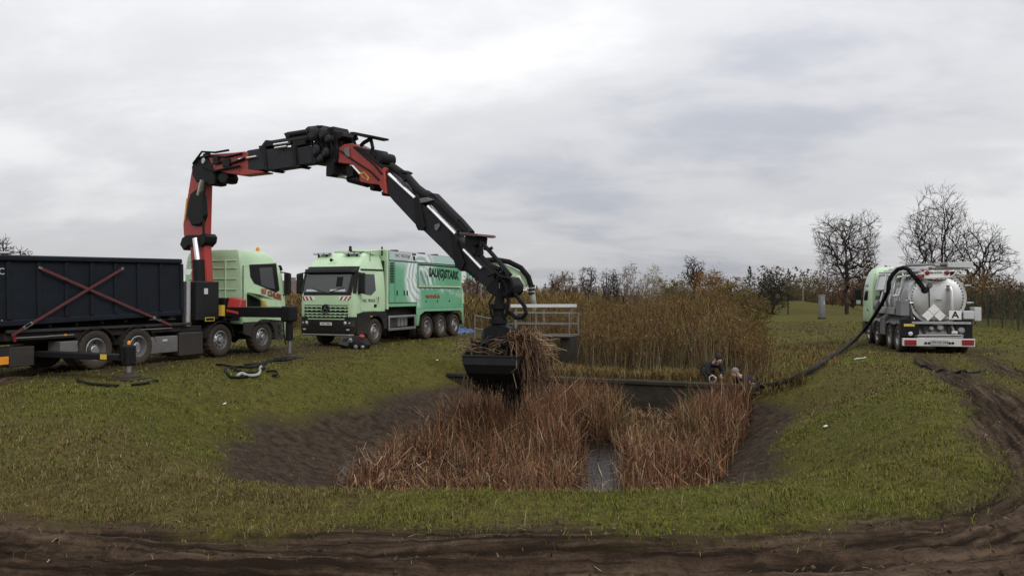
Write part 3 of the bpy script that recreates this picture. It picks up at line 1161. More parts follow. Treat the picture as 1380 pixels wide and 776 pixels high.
# grille: a black backing, green louvre bars with teeth
gr = part('grille', front_skin(xfA, 1.24, .22, -1.0, .62 + .32, .98, 1.55, .022, .05, 12, 2), M['bblack'], vt, .02)
for i, (zc, hw_) in enumerate(((1.50, .97), (1.385, .97), (1.255, .95), (1.15, .92), (1.03, .82))):
    part('grille_bar', front_skin(xfA, 1.24, .22, -hw_, hw_, zc - .019, zc + .019, .050, .03, 12, 1), M['green'], gr, .006)
    if i in (0, 2, 3, 1):
        tb = MB()
        for k in range(9):
            yk = -hw_ + .12 + (2 * hw_ - .24) * k / 8
            if abs(yk) < .2 and i < 2:
                continue
            x_ = xfA(zc) + .045 - max(abs(yk) - 1.02, 0)
            tb.prism([(x_, yk - .035, zc - .015), (x_, yk + .035, zc - .015), (x_, yk + .022, zc - .048), (x_, yk - .022, zc - .048)], (-.03, 0, 0))
        part('louvre_teeth', tb, M['green'], gr)['kind'] = 'stuff'
part('emblem_disc', MB().lathe([(.165, 0), (.165, .03), (.15, .05), (.001, .055)], (1.50, 0, 1.43), (1, 0, 0), 28), M['bblack'], gr, 0, 30)
st = MB().lathe([(.150, 0), (.158, .012), (.142, .012), (.142, 0)], (1.555, 0, 1.43), (1, 0, 0), 28, False)
for k in range(3):
    a = R(90 + 120 * k)
    t_, n_ = Vector((0, math.cos(a), math.sin(a))), Vector((0, -math.sin(a), math.cos(a)))
    c_ = Vector((1.556, 0, 1.43))
    st.prism([c_ + n_ * .025, c_ + t_ * .148, c_ - n_ * .025], (.012, 0, 0))
part('star_emblem', st, M['chrome'], gr)
# bumper
bump = [ring(.85, 1.50, 1.25, .26, .05, z_) for z_ in (.50, .60, 1.02, 1.10)]
bump[0] = ring(.9, 1.40, 1.18, .24, .05, .42)
part('bumper', MB().loft(bump), M['black'], vt, .01, 35)
for s_ in (-1, 1):
    hl = part('headlight', front_skin(lambda z: 1.50, 1.25, .26, s_ * .76 if s_ > 0 else -1.20, 1.20 if s_ > 0 else -.76, .76, .97, .012, .05, 6, 2), M['dgrey'], vt, .01)
    for y_ in (.86, 1.02):
        part('lamp_lens', MB().lathe([(.06, 0), (.06, .02), (.03, .035), (.001, .038)], (1.50 - max(y_ - .99, 0) * .9, s_ * y_, .89), (1, 0, 0), 14), M['lamp'], hl, 0, 30)
    part('lamp_lens', MB().box(1.455, 1.50, s_ * .98 - .07, s_ * .98 + .07, .775, .81), M['lamp'], hl)
    part('fog_lamp', MB().box(1.47, 1.512, s_ * .97 - .06, s_ * .97 + .06, .62, .67), M['lamp'], vt)
pl = part('number_plate', MB().box(1.50, 1.512, -.26, .26, .80, .91), M['white'], vt)
text('plate_characters', 'VAC 0840', .10, (1.514, 0, .855), (0, 1, 0), (0, 0, 1), M['textdark'], pl)
part('step_bar', MB().tube([(1.36, -1.12, .44), (1.52, -1.0, .44), (1.54, 0, .44), (1.52, 1.0, .44), (1.36, 1.12, .44)], .035, 8), M['galv'], vt, 0, True)
# black lower sides with arch over the front wheel
for s_ in (-1, 1):
    arc = [(.62 * math.cos(R(a)), .52 + .62 * math.sin(R(a))) for a in range(0, 181, 15)]
    out = [(1.30, .46), (1.30, 1.24), (.9, 1.30), (-.76, 1.30), (-.84, 1.05), (-.84, .60), (-.62, .60)] + arc[::-1][:-1] + [(.62, .46)]
    part('wheel_arch_panel', side_plate(out, s_ * 1.22 if s_ > 0 else -1.26, .04), M['black'], vt, .01)
    part('cab_step', MB().box(.70, 1.18, s_ * 1.06 - .16, s_ * 1.06 + .16, .44, .50), M['dgrey'], vt, .01)
    # doors
    wl = lambda x, z: (x, z)
    yb = s_ * 1.245
    dz = part('door', side_plate([(1.06, 1.32), (1.08, 1.95), (.83, 2.85), (-.05, 2.85), (-.10, 1.32)], s_ * 1.246 if s_ > 0 else -1.256, .010), M['green'], vt, .004)
    for v in dz.data.vertices:
        if v.co.z > 2.0:
            v.co.y -= s_ * .082 * (v.co.z - 2.0) / .85
    wn_ = part('side_window', side_plate([(.98, 2.00), (.78, 2.74), (.02, 2.74), (.0, 2.12), (.35, 1.94)], s_ * 1.256 if s_ > 0 else -1.264, .008), M['dglass'], dz)
    for v in wn_.data.vertices:
        v.co.y -= s_ * .082 * (v.co.z - 2.0) / .85
    part('door_handle', MB().box(-.02, .14, s_ * 1.262 - .02, s_ * 1.262 + .02, 1.46, 1.58), M['bblack'], dz, .008)
    part('roof_gutter', MB().obox((.95, s_ * 1.165, 2.90), (-.73, s_ * 1.165, 2.92), .05, .06), M['black'], vt)
    mirror_unit(vt, 1.22, s_ * 1.16, 1.98, 2.78, s_, out=.26)
    part('side_marker', MB().box(.3, .42, s_ * 1.27 - .008, s_ * 1.27 + .008, 1.10, 1.14), M['amber'], vt)
part('door_lettering_a', MB().box(0, .001, 0, .001, 0, .001), M['textdark'], vt) if False else None
text('door_lettering', 'VAC TRUCK', .17, (.52, 1.262, 1.72), (-1, 0, 0), (0, 0, 1), M['textdark'], vt)
lg = MB().prism([(-.20, 1.262, 1.86), (-.10, 1.262, 1.86), (-.16, 1.262, 1.58)], (0, .004, 0))
part('logo_mark', lg, M['textred'], vt)
part('logo_mark', MB().prism([(-.02, 1.262, 1.92), (-.09, 1.262, 1.86), (-.16, 1.262, 1.58)], (0, .004, 0)), M['white'], vt)
# roof lights and beacons
for y_ in (-.72, .66):
    lb = part('light_bar', MB().box(.62, .80, y_ - .38, y_ + .38, 3.50, 3.57), M['galv'], vt, .015)
    for k in (-.25, 0, .25):
        part('work_lamp', MB().box(.80, .815, y_ + k - .09, y_ + k + .09, 3.51, 3.56), M['lamp'], lb)
    part('bracket', MB().box(.66, .74, y_ - .2, y_ - .16, 3.28, 3.50).box(.66, .74, y_ + .16, y_ + .2, 3.28, 3.50), M['black'], lb)
part('roof_horn', MB().lathe([(.02, 0), (.03, .12), (.07, .16)], (.95, -.05, 3.27), (1, 0, 0), 10), M['bblack'], vt)
bc = part('beacon', MB().lathe([(.07, 0), (.07, .05), (.055, .06), (.055, .17), (.03, .2)], (.1, .15, 3.66), (0, 0, 1), 12), M['bblack'], vt, 0, 30)
part('beacon_mast', MB().tube([(.1, .15, 3.50), (.1, .15, 3.67)], .02, 6).tube([(.1, .15, 3.64), (.0, .9, 3.60)], .02, 6), M['bblack'], bc)
part('roof_deflector', MB().prism([(.05, .75, 3.60), (.05, 1.18, 3.62), (-.62, 1.18, 3.70), (-.62, .75, 3.68)], (0, 0, .05)), M['green'], vt, .01)
part('aerial', MB().tube([(.15, 1.08, 3.12), (.15, 1.08, 3.62)], .010, 5), M['bblack'], vt)
part('air_intake', MB().box(-.80, -.72, .45, 1.15, 1.15, 3.3), M['black'], vt, .01)

# --- box body with printed sides
XB0, XB1 = -.86, -7.85        # front and rear of the body
ZB0, ZB1 = 1.62, 3.74
yb = 1.25
part('body_front', MB().box(XB0 - .12, XB0, -1.25, 1.25, 1.35, 3.76), M['green'], vt, .03, seg=2)
part('body_core', MB().box(XB1, XB0 - .12, -1.22, 1.22, 1.45, 3.70), M['green2'], vt, .02)


def wave_cols(X, Z):
    """print on the body side: green below, pale grey-teal above, a curling white wave"""
    u = (XB0 - X) / (XB0 - XB1)
    v = (Z - ZB0) / (ZB1 - ZB0)
    n = fbm(u * 9 + 3, v * 4, 71, 4) - .5
    gdark, gmid = np.array([0.085, 0.30, 0.16]), np.array([0.15, 0.41, 0.24])
    pale, wht, slate = np.array([0.42, 0.55, 0.52]), np.array([0.74, 0.80, 0.78]), np.array([0.10, 0.19, 0.19])
    C = gdark + (gmid - gdark) * np.clip(.5 + n, 0, 1)[..., None]
    C = C * 1.0

    def mixin(mask, c):
        nonlocal C
        C = C * (1 - mask[..., None]) + c * mask[..., None]
    mixin(sstep(.66, .84, v + n * .25 - .5 * np.exp(-((u - .8) / .18) ** 2) * sstep(.9, .6, v)) * .95, pale)
    mixin(sstep(.06, .0, u) * .0, pale)
    # curl of the wave
    cx, cy = .40, .47
    dx, dy = (u - cx) * 3.25, (v - cy)
    rr = np.hypot(dx, dy)
    th = np.arctan2(dy, dx)
    arm = sstep(.74, .56, rr) * sstep(.15, .20, rr)
    fan = sstep(2.95, 2.3, np.abs(th + .0)) * 0 + 1
    band = .5 + .5 * np.sin(rr * 40 + th * 2.4 + n * 7)
    left = sstep(-.2, .6, -np.cos(th)) + sstep(.2, .8, np.sin(th))
    msk = np.clip(arm * np.clip(left, 0, 1), 0, 1)
    mixin(msk * .9, wht)
    mixin(msk * np.clip(band * 1.6 - .7, 0, 1) * .7, slate)
    # spray falling to the right of the curl
    spr = sstep(.30, .36, u) * sstep(.66, .50, u) * sstep(.78, .60, v) * sstep(.22, .32, v)
    stp = .5 + .5 * np.sin(u * 95 + v * 22 + n * 9)
    mixin(spr * np.clip(stp * 1.1 - .1, 0, 1) * .9, wht)
    mixin(spr * (1 - stp) * .5, slate)
    # deep shade inside the curl
    mixin(sstep(.24, .05, rr) * .6, slate)
    # foam along the lower rear
    low = sstep(.60, .72, u) * np.exp(-((v - .30 + (u - .6) * .35) / .07) ** 2)
    mixin(np.clip(low * (1.2 * (fbm(u * 40, v * 20, 5, 3) - .25)), 0, .9), wht)
    return np.clip(C, 0, 1)


def printed(name, x0, x1, z0, z1, y, nu=110, nv=46):
    us, vs = np.linspace(x0, x1, nu), np.linspace(z0, z1, nv)
    X, Z = np.meshgrid(us, vs)
    V = np.stack([X.ravel(), np.full(X.size, y), Z.ravel()], 1)
    i = (np.arange(nv - 1)[:, None] * nu + np.arange(nu - 1)[None]).ravel()
    F = np.stack([i, i + 1, i + nu + 1, i + nu], 1)
    return link(name, np_mesh(name, V, F, wave_cols(X, Z).reshape(-1, 3)), M['print'], vt)


# locker doors and panels on the visible side, each its own sheet
DOORS = [('louvre_door', -.98, -1.42, 1.62, 3.30), ('locker_door', -1.45, -3.28, 1.62, 3.30), ('hopper_flap', -3.42, -7.50, 2.36, 3.22),
         ('lower_panel', -3.30, -7.80, 1.34, 2.26), ('top_panel', -.98, -7.80, 3.34, 3.72)]
for nm, x0_, x1_, z0_, z1_ in DOORS:
    y_ = 1.262 if nm != 'hopper_flap' else 1.285
    part(nm + '_backing', MB().box(x1_, x0_, 1.215, y_ - .004, z0_, z1_), M['dgrey'] if nm != 'hopper_flap' else M['green2'], vt, .004)
    printed(nm, x0_, x1_, z0_ + .012, z1_ - .012, y_, 130 if x0_ - x1_ > 3 else 60, 40)
for zc in np.linspace(2.45, 3.24, 13):
    part('louvre_slat', MB().box(-1.36, -1.04, 1.262, 1.278, zc - .018, zc + .018), M['bblack'], vt)
part('flap_hinge_bar', MB().box(-7.5, -3.42, 1.26, 1.30, 3.225, 3.275), M['bblack'], vt)
part('flap_sill', MB().box(-7.55, -3.40, 1.25, 1.33, 2.275, 2.345), M['green'], vt, .01)
part('flap_gap', MB().box(-7.5, -3.44, 1.255, 1.282, 2.262, 2.280), M['bblack'], vt)
for x_ in (-1.60, -2.18, -2.44, -4.1, -5.2, -6.4):
    part('door_latch', MB().box(x_ - .035, x_ + .035, 1.262, 1.285, 1.92 if x_ > -3 else 1.62, 2.12 if x_ > -3 else 1.70), M['bblack'], vt, .006)
text('body_lettering', 'SAU(G)STARK', .52, (-5.82, 1.289, 2.88), (-1, 0, -.03), (0, 0, 1), M['textdark'], vt, shear=.06, bold=.03, sx=.92)
text('web_lettering', 'vac-truck.de', .27, (-4.75, 1.268, 1.88), (-1, 0, 0), (0, 0, 1), M['textred'], vt, bold=.012)
part('white_label', MB().box(-2.72, -1.55, 1.262, 1.267, 3.40, 3.68), M['wgrey'], vt)
text('roof_lettering', 'VAC TRUCK', .19, (-1.98, 1.270, 3.54), (-1, 0, 0), (0, 0, 1), M['textdark'], vt)
part('logo_mark', MB().prism([(-2.50, 1.268, 3.58), (-2.58, 1.268, 3.58), (-2.58, 1.268, 3.42)], (0, .004, 0)).prism([(-2.72, 1.268, 3.66), (-2.64, 1.268, 3.60), (-2.58, 1.268, 3.42)], (0, .004, 0)), M['textdark'], vt)
part('dark_label', MB().box(-3.20, -2.86, 1.262, 1.267, 3.62, 3.69).box(-3.12, -2.94, 1.262, 1.267, 3.40, 3.58), M['textdark'], vt)
# skirt around the rear wheels
for s_ in (-1, 1):
    out = [(-3.28, .62), (-3.28, 1.60), (-7.85, 1.60), (-7.98, 1.40), (-8.02, .58), (-7.86, .58), (-7.80, 1.06), (-7.6, 1.20), (-4.0, 1.22), (-3.58, 1.06), (-3.46, .62)]
    part('side_skirt', side_plate(out, s_ * 1.225 if s_ > 0 else -1.255, .03), M['green2'], vt, .006)
    for x_ in (-4.36, -5.70, -7.10):
        fender(vt, x_, s_ * 1.22, M['black'], .60, .5)
part('body_tail', MB().prism([(-7.85, -1.24, 1.5), (-7.85, -1.24, 2.35), (-8.05, -1.24, 2.0), (-8.06, -1.24, 1.5)], (0, 2.48, 0)), M['green'], vt, .02)
part('rear_bumper', MB().box(-8.12, -8.0, -1.2, 1.2, .55, .72), M['frame'], vt, .01)
# side guard frame between the axles
sg = part('side_guard', MB().box(-3.26, -1.0, 1.19, 1.24, 1.02, 1.10).box(-3.26, -1.0, 1.19, 1.24, .50, .60).box(-1.10, -1.0, 1.19, 1.24, .60, 1.02).box(-3.26, -3.16, 1.19, 1.24, .60, 1.02), M['alu'], vt, .008)
for k, x_ in enumerate((-2.1, -2.4, -2.7)):
    part('air_tank', MB().tube([(x_, 1.0, .64), (x_, 1.0, .98)], .11, 14), M['galv' if k % 2 else 'grey'], vt, 0, True)
part('tool_box', MB().box(-1.9, -1.2, .7, 1.12, .62, 1.0), M['dgrey'], vt, .01)
part('under_body', MB().box(-3.9, -.95, -1.1, .9, .95, 1.50), M['frame'], vt)
part('rear_under_body', MB().box(-7.9, -3.9, -.75, .75, .95, 1.50), M['frame'], vt)
for x_ in (-2.6, -5.0, -6.3):
    part('roof_fitting', MB().box(x_ - .1, x_ + .1, .4, .7, 3.70, 3.84), M['dgrey'], vt, .01)
part('exhaust_stub', MB().tube([(-.78, 1.05, 3.5), (-.78, 1.05, 3.86)], .035, 8), M['bblack'], vt)

# --- suction boom at the tail: pale green arm, black bent hose, grey pipe hanging down
SBY = 37.6


def sb(px, py, dy=0.0):
    return at(px, py, SBY + dy)


arm = part('suction_arm', MB().prism([sb(651, 354), sb(672, 353), sb(690, 360), sb(707, 369), sb(713, 378), sb(709, 387), sb(701, 384), sb(694, 374), sb(676, 367), sb(654, 361)], (0.05, .22, 0)), M['green'], vt, .02, ws=True)
part('suction_hose', MB().tube([sb(632, 356, -.1), sb(650, 351, -.1), sb(668, 350, -.1), sb(686, 353, -.1), sb(702, 361, -.1), sb(712, 373, -.1), sb(716, 386, -.1)], .13, 12), M['hose'], vt, 0, True, ws=True)
for y_ in (384, 389, 394):
    part('hose_ring', MB().tube([sb(716.3, y_, -.1), sb(716.5, y_ + 2.5, -.1)], .17, 14), M['bblack'], vt, 0, 30, ws=True)
part('suction_pipe', MB().tube([sb(716.5, 386, -.1), sb(718, 400, -.1), sb(724, 447, -.1)], [.14, .14, .15], 14), M['ghose'], vt, 0, 30, ws=True)
for a_, b_, w_ in (((661, 357), (678, 369), .09), ((680, 362), (688, 372), .10), ((697, 372), (703, 385), .12), ((666, 368), (676, 360), .07)):
    part('boom_cylinder', MB().tube([sb(*a_, -.16), sb(*b_, -.16)], w_, 10), M['white'], arm, 0, True, ws=True)
part('hook_link', MB().tube([sb(700, 372, -.3), sb(702, 384, -.3), sb(705, 391, -.3), sb(709, 391, -.3), sb(710, 387, -.3)], .05, 8), M['white'], arm, 0, True, ws=True)
part('boom_post', MB().tube([sb(634, 352), sb(634, 375)], .2, 12), M['green2'], vt, 0, True, ws=True)
# ================================================================== crane truck with the dark container
CF = Frame(Vector((-9.56, 26.80, 0)), AX)
ct = thing('crane_truck', 'pale green cab truck carrying a red loader crane that reaches over the basin', 'truck', CF.o, CF.rz)
YS = -1.25
AXC = (0, -1.97, -5.15, -6.50)
chassis(ct, -9.1, 1.1, .74, 1.02, AXC)
for x_, k_ in zip(AXC, ('steer', 'steer', 'drive', 'drive')):
    for y_ in (1.06, -1.06):
        wheel(ct, x_, y_, k_, rim='alu' if k_ == 'steer' else 'rimsilver')
# --- cab
xfS = lin([(.5, 1.28), (1.0, 1.34), (1.7, 1.34), (2.0, 1.30), (2.85, 1.12), (3.1, .95), (3.40, .55)])
rg = []
for z_, x0_, hw_, rf_ in ((1.0, -1.0, 1.235, .25), (1.6, -1.02, 1.245, .27), (2.0, -1.02, 1.245, .27), (2.55, -1.02, 1.22, .27), (2.9, -1.02, 1.18, .27), (3.15, -1.02, 1.14, .3), (3.32, -1.0, 1.09, .34), (3.42, -.95, 1.0, .36)):
    rg.append(ring(x0_, xfS(z_) if z_ < 3.4 else .5, hw_, rf_, .09, z_))
part('cab', MB().loft(rg), M['green'], ct, 0, 35)
for z_ in (1.75, 2.1, 2.45, 2.8, 3.05):
    part('rear_wall_ridge', MB().box(-1.05, -1.015, -1.0, 1.0, z_, z_ + .035), M['green'], ct, .012)
for y_ in (-.55, .3):
    part('rear_wall_rib', MB().box(-1.06, -1.015, y_ - .03, y_ + .03, 1.55, 3.1), M['green'], ct, .015)
part('cab_seam', MB().box(-1.024, -.998, -1.262, -1.246, 1.4, 2.9), M['dgrey'], ct)
S = lambda px, py, y=-1.25: CF.side(px, py, y)
door = part('door', side_plate([S(329, 357), S(375, 353), S(378, 413), S(331, 413)], -1.252, -.008), M['green'], ct, .004)
for v in door.data.vertices:
    if v.co.z > 2.0:
        v.co.y += .075 * (v.co.z - 2.0) / .9


def lean(o):
    for v in o.data.vertices:
        if v.co.z > 2.0:
            v.co.y += .075 * (v.co.z - 2.0) / .9
    return o


lean(part('window_surround', side_plate([S(338, 356.5), S(374.5, 355), S(376.5, 391), S(372, 394), S(353, 386), S(343, 382), S(338, 373)], -1.261, -.006), M['bblack'], door, .003))
lean(part('side_window', side_plate([S(351, 361), S(368.5, 360), S(370, 389), S(362, 388), S(352, 384)], -1.268, -.004), M['dglass'], door))
part('door_handle', MB().box(-.45, -.28, -1.275, -1.255, 1.66, 1.72), M['bblack'], door, .006)
x0_, z0_ = S(353, 391)
x1_, z1_ = S(377, 402)
text('door_lettering', 'KÜCHLER', .24, ((x0_ + x1_) / 2, -1.284, (z0_ + z1_) / 2 + .0), (x1_ - x0_, 0, (z1_ - z0_) * .72), (0, 0, 1), M['textred'], ct, bold=.012)
# open side locker: black recess under a raised pale green flap
lk = part('locker_recess', side_plate([S(332.5, 396), S(351, 405), S(351, 413), S(332.5, 413)], -1.262, -.01), M['bblack'], ct)
p1, p2 = S(332, 395), S(348, 394)
part('locker_flap', MB().prism([(S(333, 394)[0], -1.27, S(333, 394)[1]), (S(352, 402)[0], -1.27, S(352, 402)[1]), (S(352, 402)[0] + .1, -1.75, S(352, 402)[1] - .05), (S(333, 394)[0] + .05, -1.75, S(333, 394)[1] - .08)], (0, 0, .03)), M['green'], lk, .006)
part('reflective_sticker', side_plate([S(353, 405), S(358, 405), S(360, 412), S(352, 412)], -1.263, -.004), M['yellow'], ct)
part('windscreen', front_skin(xfS, 1.24, .27, -1.1, 1.1, 2.0, 2.85, .012, .03, 12, 3), M['dglass'], ct, 0, 30)
part('sun_visor', front_skin(xfS, 1.20, .25, -1.15, 1.15, 2.8, 2.98, .12, .08, 12, 2), M['black'], ct, .01)
part('front_grille', front_skin(xfS, 1.24, .27, -.95, .95, 1.05, 1.85, .02, .04, 12, 2), M['bblack'], ct, .01)
part('bumper', MB().loft([ring(.7, 1.34, 1.2, .28, .05, .42), ring(.7, 1.38, 1.25, .3, .05, .55), ring(.7, 1.38, 1.25, .3, .05, .98)]), M['green'], ct, .01, 35)
for s_ in (-1, 1):
    part('headlight', front_skin(lambda z: 1.38, 1.25, .3, min(s_ * .7, s_ * 1.15), max(s_ * .7, s_ * 1.15), .72, .92, .012, .04, 5, 1), M['lamp'], ct, .01)
    arc = [(.60 * math.cos(R(a)), .52 + .60 * math.sin(R(a))) for a in range(0, 181, 15)]
    out = [(1.1, .45), (1.1, 1.05), (-.98, 1.05), (-.98, .66), (-.58, .56)] + arc[::-1][1:-1] + [(.62, .45)]
    part('wheel_arch_panel', side_plate(out, s_ * 1.21 if s_ > 0 else -1.25, .04), M['green' if s_ > 0 else 'dgrey'], ct, .01)
    fender(ct, -1.97, s_ * 1.24, M['black'], .60, .5)
    mirror_unit(ct, 1.06, s_ * 1.19, 1.95, 2.72, s_, out=.24)
part('door_step', MB().box(.62, 1.15, -1.26, -1.05, .40, .46).box(.66, 1.1, -1.26, -1.05, .68, .73), M['dgrey'], ct, .006)
bc = part('beacon', MB().lathe([(.08, 0), (.08, .03), (.06, .04), (.06, .13), (.03, .17)], (.30, -.75, 3.42), (0, 0, 1), 12), M['amber'], ct, 0, 30)
part('beacon_base', MB().lathe([(.085, 0), (.085, .05)], (.30, -.75, 3.375), (0, 0, 1), 12), M['bblack'], bc)
part('roof_hatch', MB().box(-.7, -.2, -.3, .3, 3.40, 3.46), M['green'], ct, .02)

# --- chassis fittings between the wheels, placed from their outlines on the truck's side
def side_box(nm, px0, py0, px1, py1, mat, depth=.45, y=-1.22, bev=.015, parent=ct):
    a, b = CF.side(px0, py1, y), CF.side(px1, py0, y)
    return part(nm, MB().box(a[0], b[0], y, y + depth, a[1], b[1]), M[mat], parent, bev)


tb1 = side_box('tool_box', 203, 452, 240, 477, 'grey')
side_box('box_latch', 220, 457, 226, 460, 'lamp', .02, -1.235, .004, tb1)
side_box('fuel_tank', 243, 446, 275, 481, 'dgrey', .6, -1.2, .05)
tb2 = side_box('tool_box', 82, 459, 106, 476, 'grey')
side_box('rear_locker', 14, 466, 47, 495, 'dgrey', .5)
side_box('tank_top_gear', 246, 438, 272, 447, 'frame', .5, -1.1)
part('side_rail', MB().box(-8.9, -3.2, -1.22, -1.14, 1.05, 1.12), M['dgrey'], ct, .006)
for px0, px1, py in ((18, 66, 455.5), (66, 100, 452.5), (190, 232, 444)):
    a, b = CF.side(px0, py, -1.23), CF.side(px1, py - (px1 - px0) * .055, -1.23)
    part('rail_strip', MB().obox((a[0], -1.232, a[1]), (b[0], -1.232, b[1]), .012, .02), M['alu'], ct)
part('hook_frame', MB().box(-9.1, -2.7, -.50, .50, 1.02, 1.20), M['frame'], ct, .01)
part('sub_frame_side', MB().box(-8.9, -3.5, -1.13, 1.13, .86, 1.04), M['frame'], ct, .01)
for x_ in (-5.15, -6.50):
    for s_ in (-1, 1):
        fender(ct, x_, s_ * 1.23, M['black'], .60, .5)
rl = part('rear_light_board', MB().box(-9.2, -9.08, -1.25, 1.25, .30, .55), M['frame'], ct, .01)
part('reflector', MB().box(-9.22, -8.9, -1.275, -1.25, .34, .52), M['amber'], rl, .004)
part('side_lamp', MB().box(-8.75, -8.7, -1.24, -1.2, .85, 1.0), M['redlens'], rl)
part('side_lamp', MB().box(CF.side(87, 458, -1.24)[0], CF.side(90, 458, -1.24)[0], -1.25, -1.22, .93, .97), M['amber'], ct)
# silver pipe and white bracket standing behind the crane
xx, zz = CF.side(252.5, 437, -1.05)
part('exhaust_pipe', MB().tube([(xx, -1.05, 1.0), (xx, -1.05, CF.side(252.5, 379, -1.05)[1])], .095, 14), M['alu'], ct, 0, 30)
a, b = CF.side(246, 370, -1.1), CF.side(259, 363, -1.1)
part('warning_panel', MB().prism([(a[0], -1.1, a[1]), (b[0] - .1, -1.1, a[1]), (b[0], -1.1, b[1]), (a[0], -1.1, b[1])], (0, .03, 0)), M['white'], ct)
part('panel_post', MB().box(xx - .22, xx - .17, -1.1, -1.05, 1.0, 2.3), M['dgrey'], ct)

# --- crane: a vertical plane from the column to the grab
C0 = CF.o + AX * -1.62 + Vector((0, 0, 0))
G0 = Vector((0.0, 17.0, 0))
CD = (G0 - C0)
CD.z = 0
CD.normalize()
CN = Vector((CD.y, -CD.x, 0))                 # normal of the crane plane, turned towards the camera
if CN.y > 0:
    CN = -CN


def cp(px, py, off=0.0):
    """photo pixel -> point on the crane's vertical plane, shifted sideways"""
    p = on_plane(px, py, C0 + CN * off, CN)
    return p


def slab(pix, w, off=0.0):
    """outline in the crane plane, w thick, centred sideways on off"""
    mb = MB()
    mb.prism([cp(*p) + CN * (off - w / 2) for p in pix], CN * w)
    return mb


def ctube(pix, r, off=0.0, n=10):
    return MB().tube([cp(*p) + CN * off for p in pix], r, n)


bp = lambda nm, mb, mat, par=ct, bev=.012, sm=False, **k: part(nm, mb, M[mat], par, bev, sm, ws=True, **k)
# base, tank and column
part('crane_base', MB().box(-2.25, -1.15, -.9, .9, 1.02, 1.55), M['bblack'], ct, .03)
part('hydraulic_tank', MB().box(-3.0, -2.05, -1.22, -.35, 1.16, 2.36), M['black'], ct, .03)
x_, z_ = CF.side(278, 392, -1.225)
part('tank_sticker', MB().box(x_ - .09, x_ + .07, -1.228, -1.222, z_ - .1, z_ + .08), M['wgrey'], ct, .02)
x_, z_ = CF.side(283, 430, -1.225)
tp = part('maker_plate', MB().box(x_ - .2, x_ + .2, -1.228, -1.222, z_ - .06, z_ + .06), M['yellow'], ct)
part('plate_dark', MB().box(x_ - .17, x_ + .17, -1.231, -1.228, z_ - .04, z_ + .04), M['bblack'], tp)
part('stabiliser_housing', MB().prism([(-1.9, -1.3, 1.12), (-1.2, -1.3, 1.12), (-1.2, -1.3, 1.62), (-1.45, -1.3, 1.85), (-1.9, -1.3, 1.85)], (0, 2.6, 0)), M['bblack'], ct, .02)
part('yellow_label', MB().box(-2.02, -1.90, -1.31, -1.02, 1.28, 1.62), M['yellow'], ct, .004)
bp('crane_column', slab([(263, 385), (283, 385), (280, 318), (260, 318)], .26), 'red', bev=.04)
bp('slew_ring', MB().lathe([(.5, 0), (.5, .22), (.42, .3)], C0 + Vector((0, 0, 1.5)), (0, 0, 1), 24), 'bblack', sm=30)
bp('lift_cylinder', ctube([(280, 386), (278, 351)], .18, .28, 14), 'bblack', bev=0, sm=30)
bp('lift_rod', ctube([(278, 352), (274, 322)], .09, .28, 12), 'chrome', bev=0, sm=30)
bp('column_head', slab([(250, 330), (253, 321), (259, 317), (276, 317), (282, 315), (285, 319), (284, 327), (279, 333), (262, 331), (255, 338)], .42), 'bblack', bev=.02)
# main boom
mb_ = bp('main_boom', slab([(251.5, 303), (262, 236), (264, 226), (283, 226), (281, 251), (279.5, 316), (277, 324), (255, 325), (252.5, 318)], .28), 'red', bev=.03)
bp('knuckle_cylinder', slab([(266, 262), (276, 254), (284, 264), (286, 291), (281, 303), (268, 305), (261, 292)], .14, .20), 'bblack', mb_, .03)
bp('knuckle_rod', ctube([(277, 264), (282, 244)], .09, .22, 10), 'chrome', mb_, 0, 30)
bp('warning_strip', slab([(258, 268), (259.5, 268), (256, 298), (254.5, 298)], .02, .176), 'yellow', mb_, 0)
bp('hose_run', ctube([(257, 318), (262, 280), (268, 236), (275, 222)], .035, -.20, 6), 'bblack', mb_, 0, True)
bp('hose_run', ctube([(284, 318), (283, 290), (284, 262), (286, 246)], .04, .24, 6), 'bblack', mb_, 0, True)
# knuckle joint
bp('knuckle_joint', slab([(266, 226), (270, 216), (276, 212), (288, 214), (294, 224), (298, 242), (297, 250), (290, 251), (285, 246), (272, 246), (267, 238)], .44), 'bblack', bev=.03)
bp('knuckle_plate', slab([(272, 231), (272.5, 213), (281, 209.5), (294, 208.5), (330, 206), (333, 215), (329, 236), (315, 235), (296, 230)], .38), 'red', bev=.02)
bp('knuckle_pin', MB().lathe([(.1, -.26), (.1, .26)], cp(283, 218), CN, 14), 'alu', sm=30)
bp('hose_bracket', slab([(301, 237), (305, 233), (312, 234), (314, 240), (312, 247), (306, 248), (302, 245)], .4), 'bblack', bev=.03)
for k, q in enumerate((((276, 214), (292, 211), (312, 213), (334, 208)), ((296, 222), (308, 219), (322, 221), (340, 214)), ((284, 226), (298, 232), (316, 228), (332, 225)), ((270, 222), (282, 206), (300, 207), (318, 204)))):
    bp('hydraulic_hose', ctube(q, .035, .22 + .015 * k, 6), 'hose', bev=0, sm=True)
for q in (((296, 213), (303, 211), (304, 222), (297, 223)), ((309, 216), (318, 215), (319, 226), (310, 227)), ((283, 209), (290, 206), (291, 212), (284, 214))):
    bp('valve_block', slab(q, .10, .22), 'bblack', bev=.01)
for q in (((468, 205), (480, 214), (492, 222), (508, 232), (520, 244)), ((486, 200), (500, 212), (514, 224), (524, 236))):
    bp('hydraulic_hose', ctube(q, .022, .24, 6), 'hose', bev=0, sm=True)
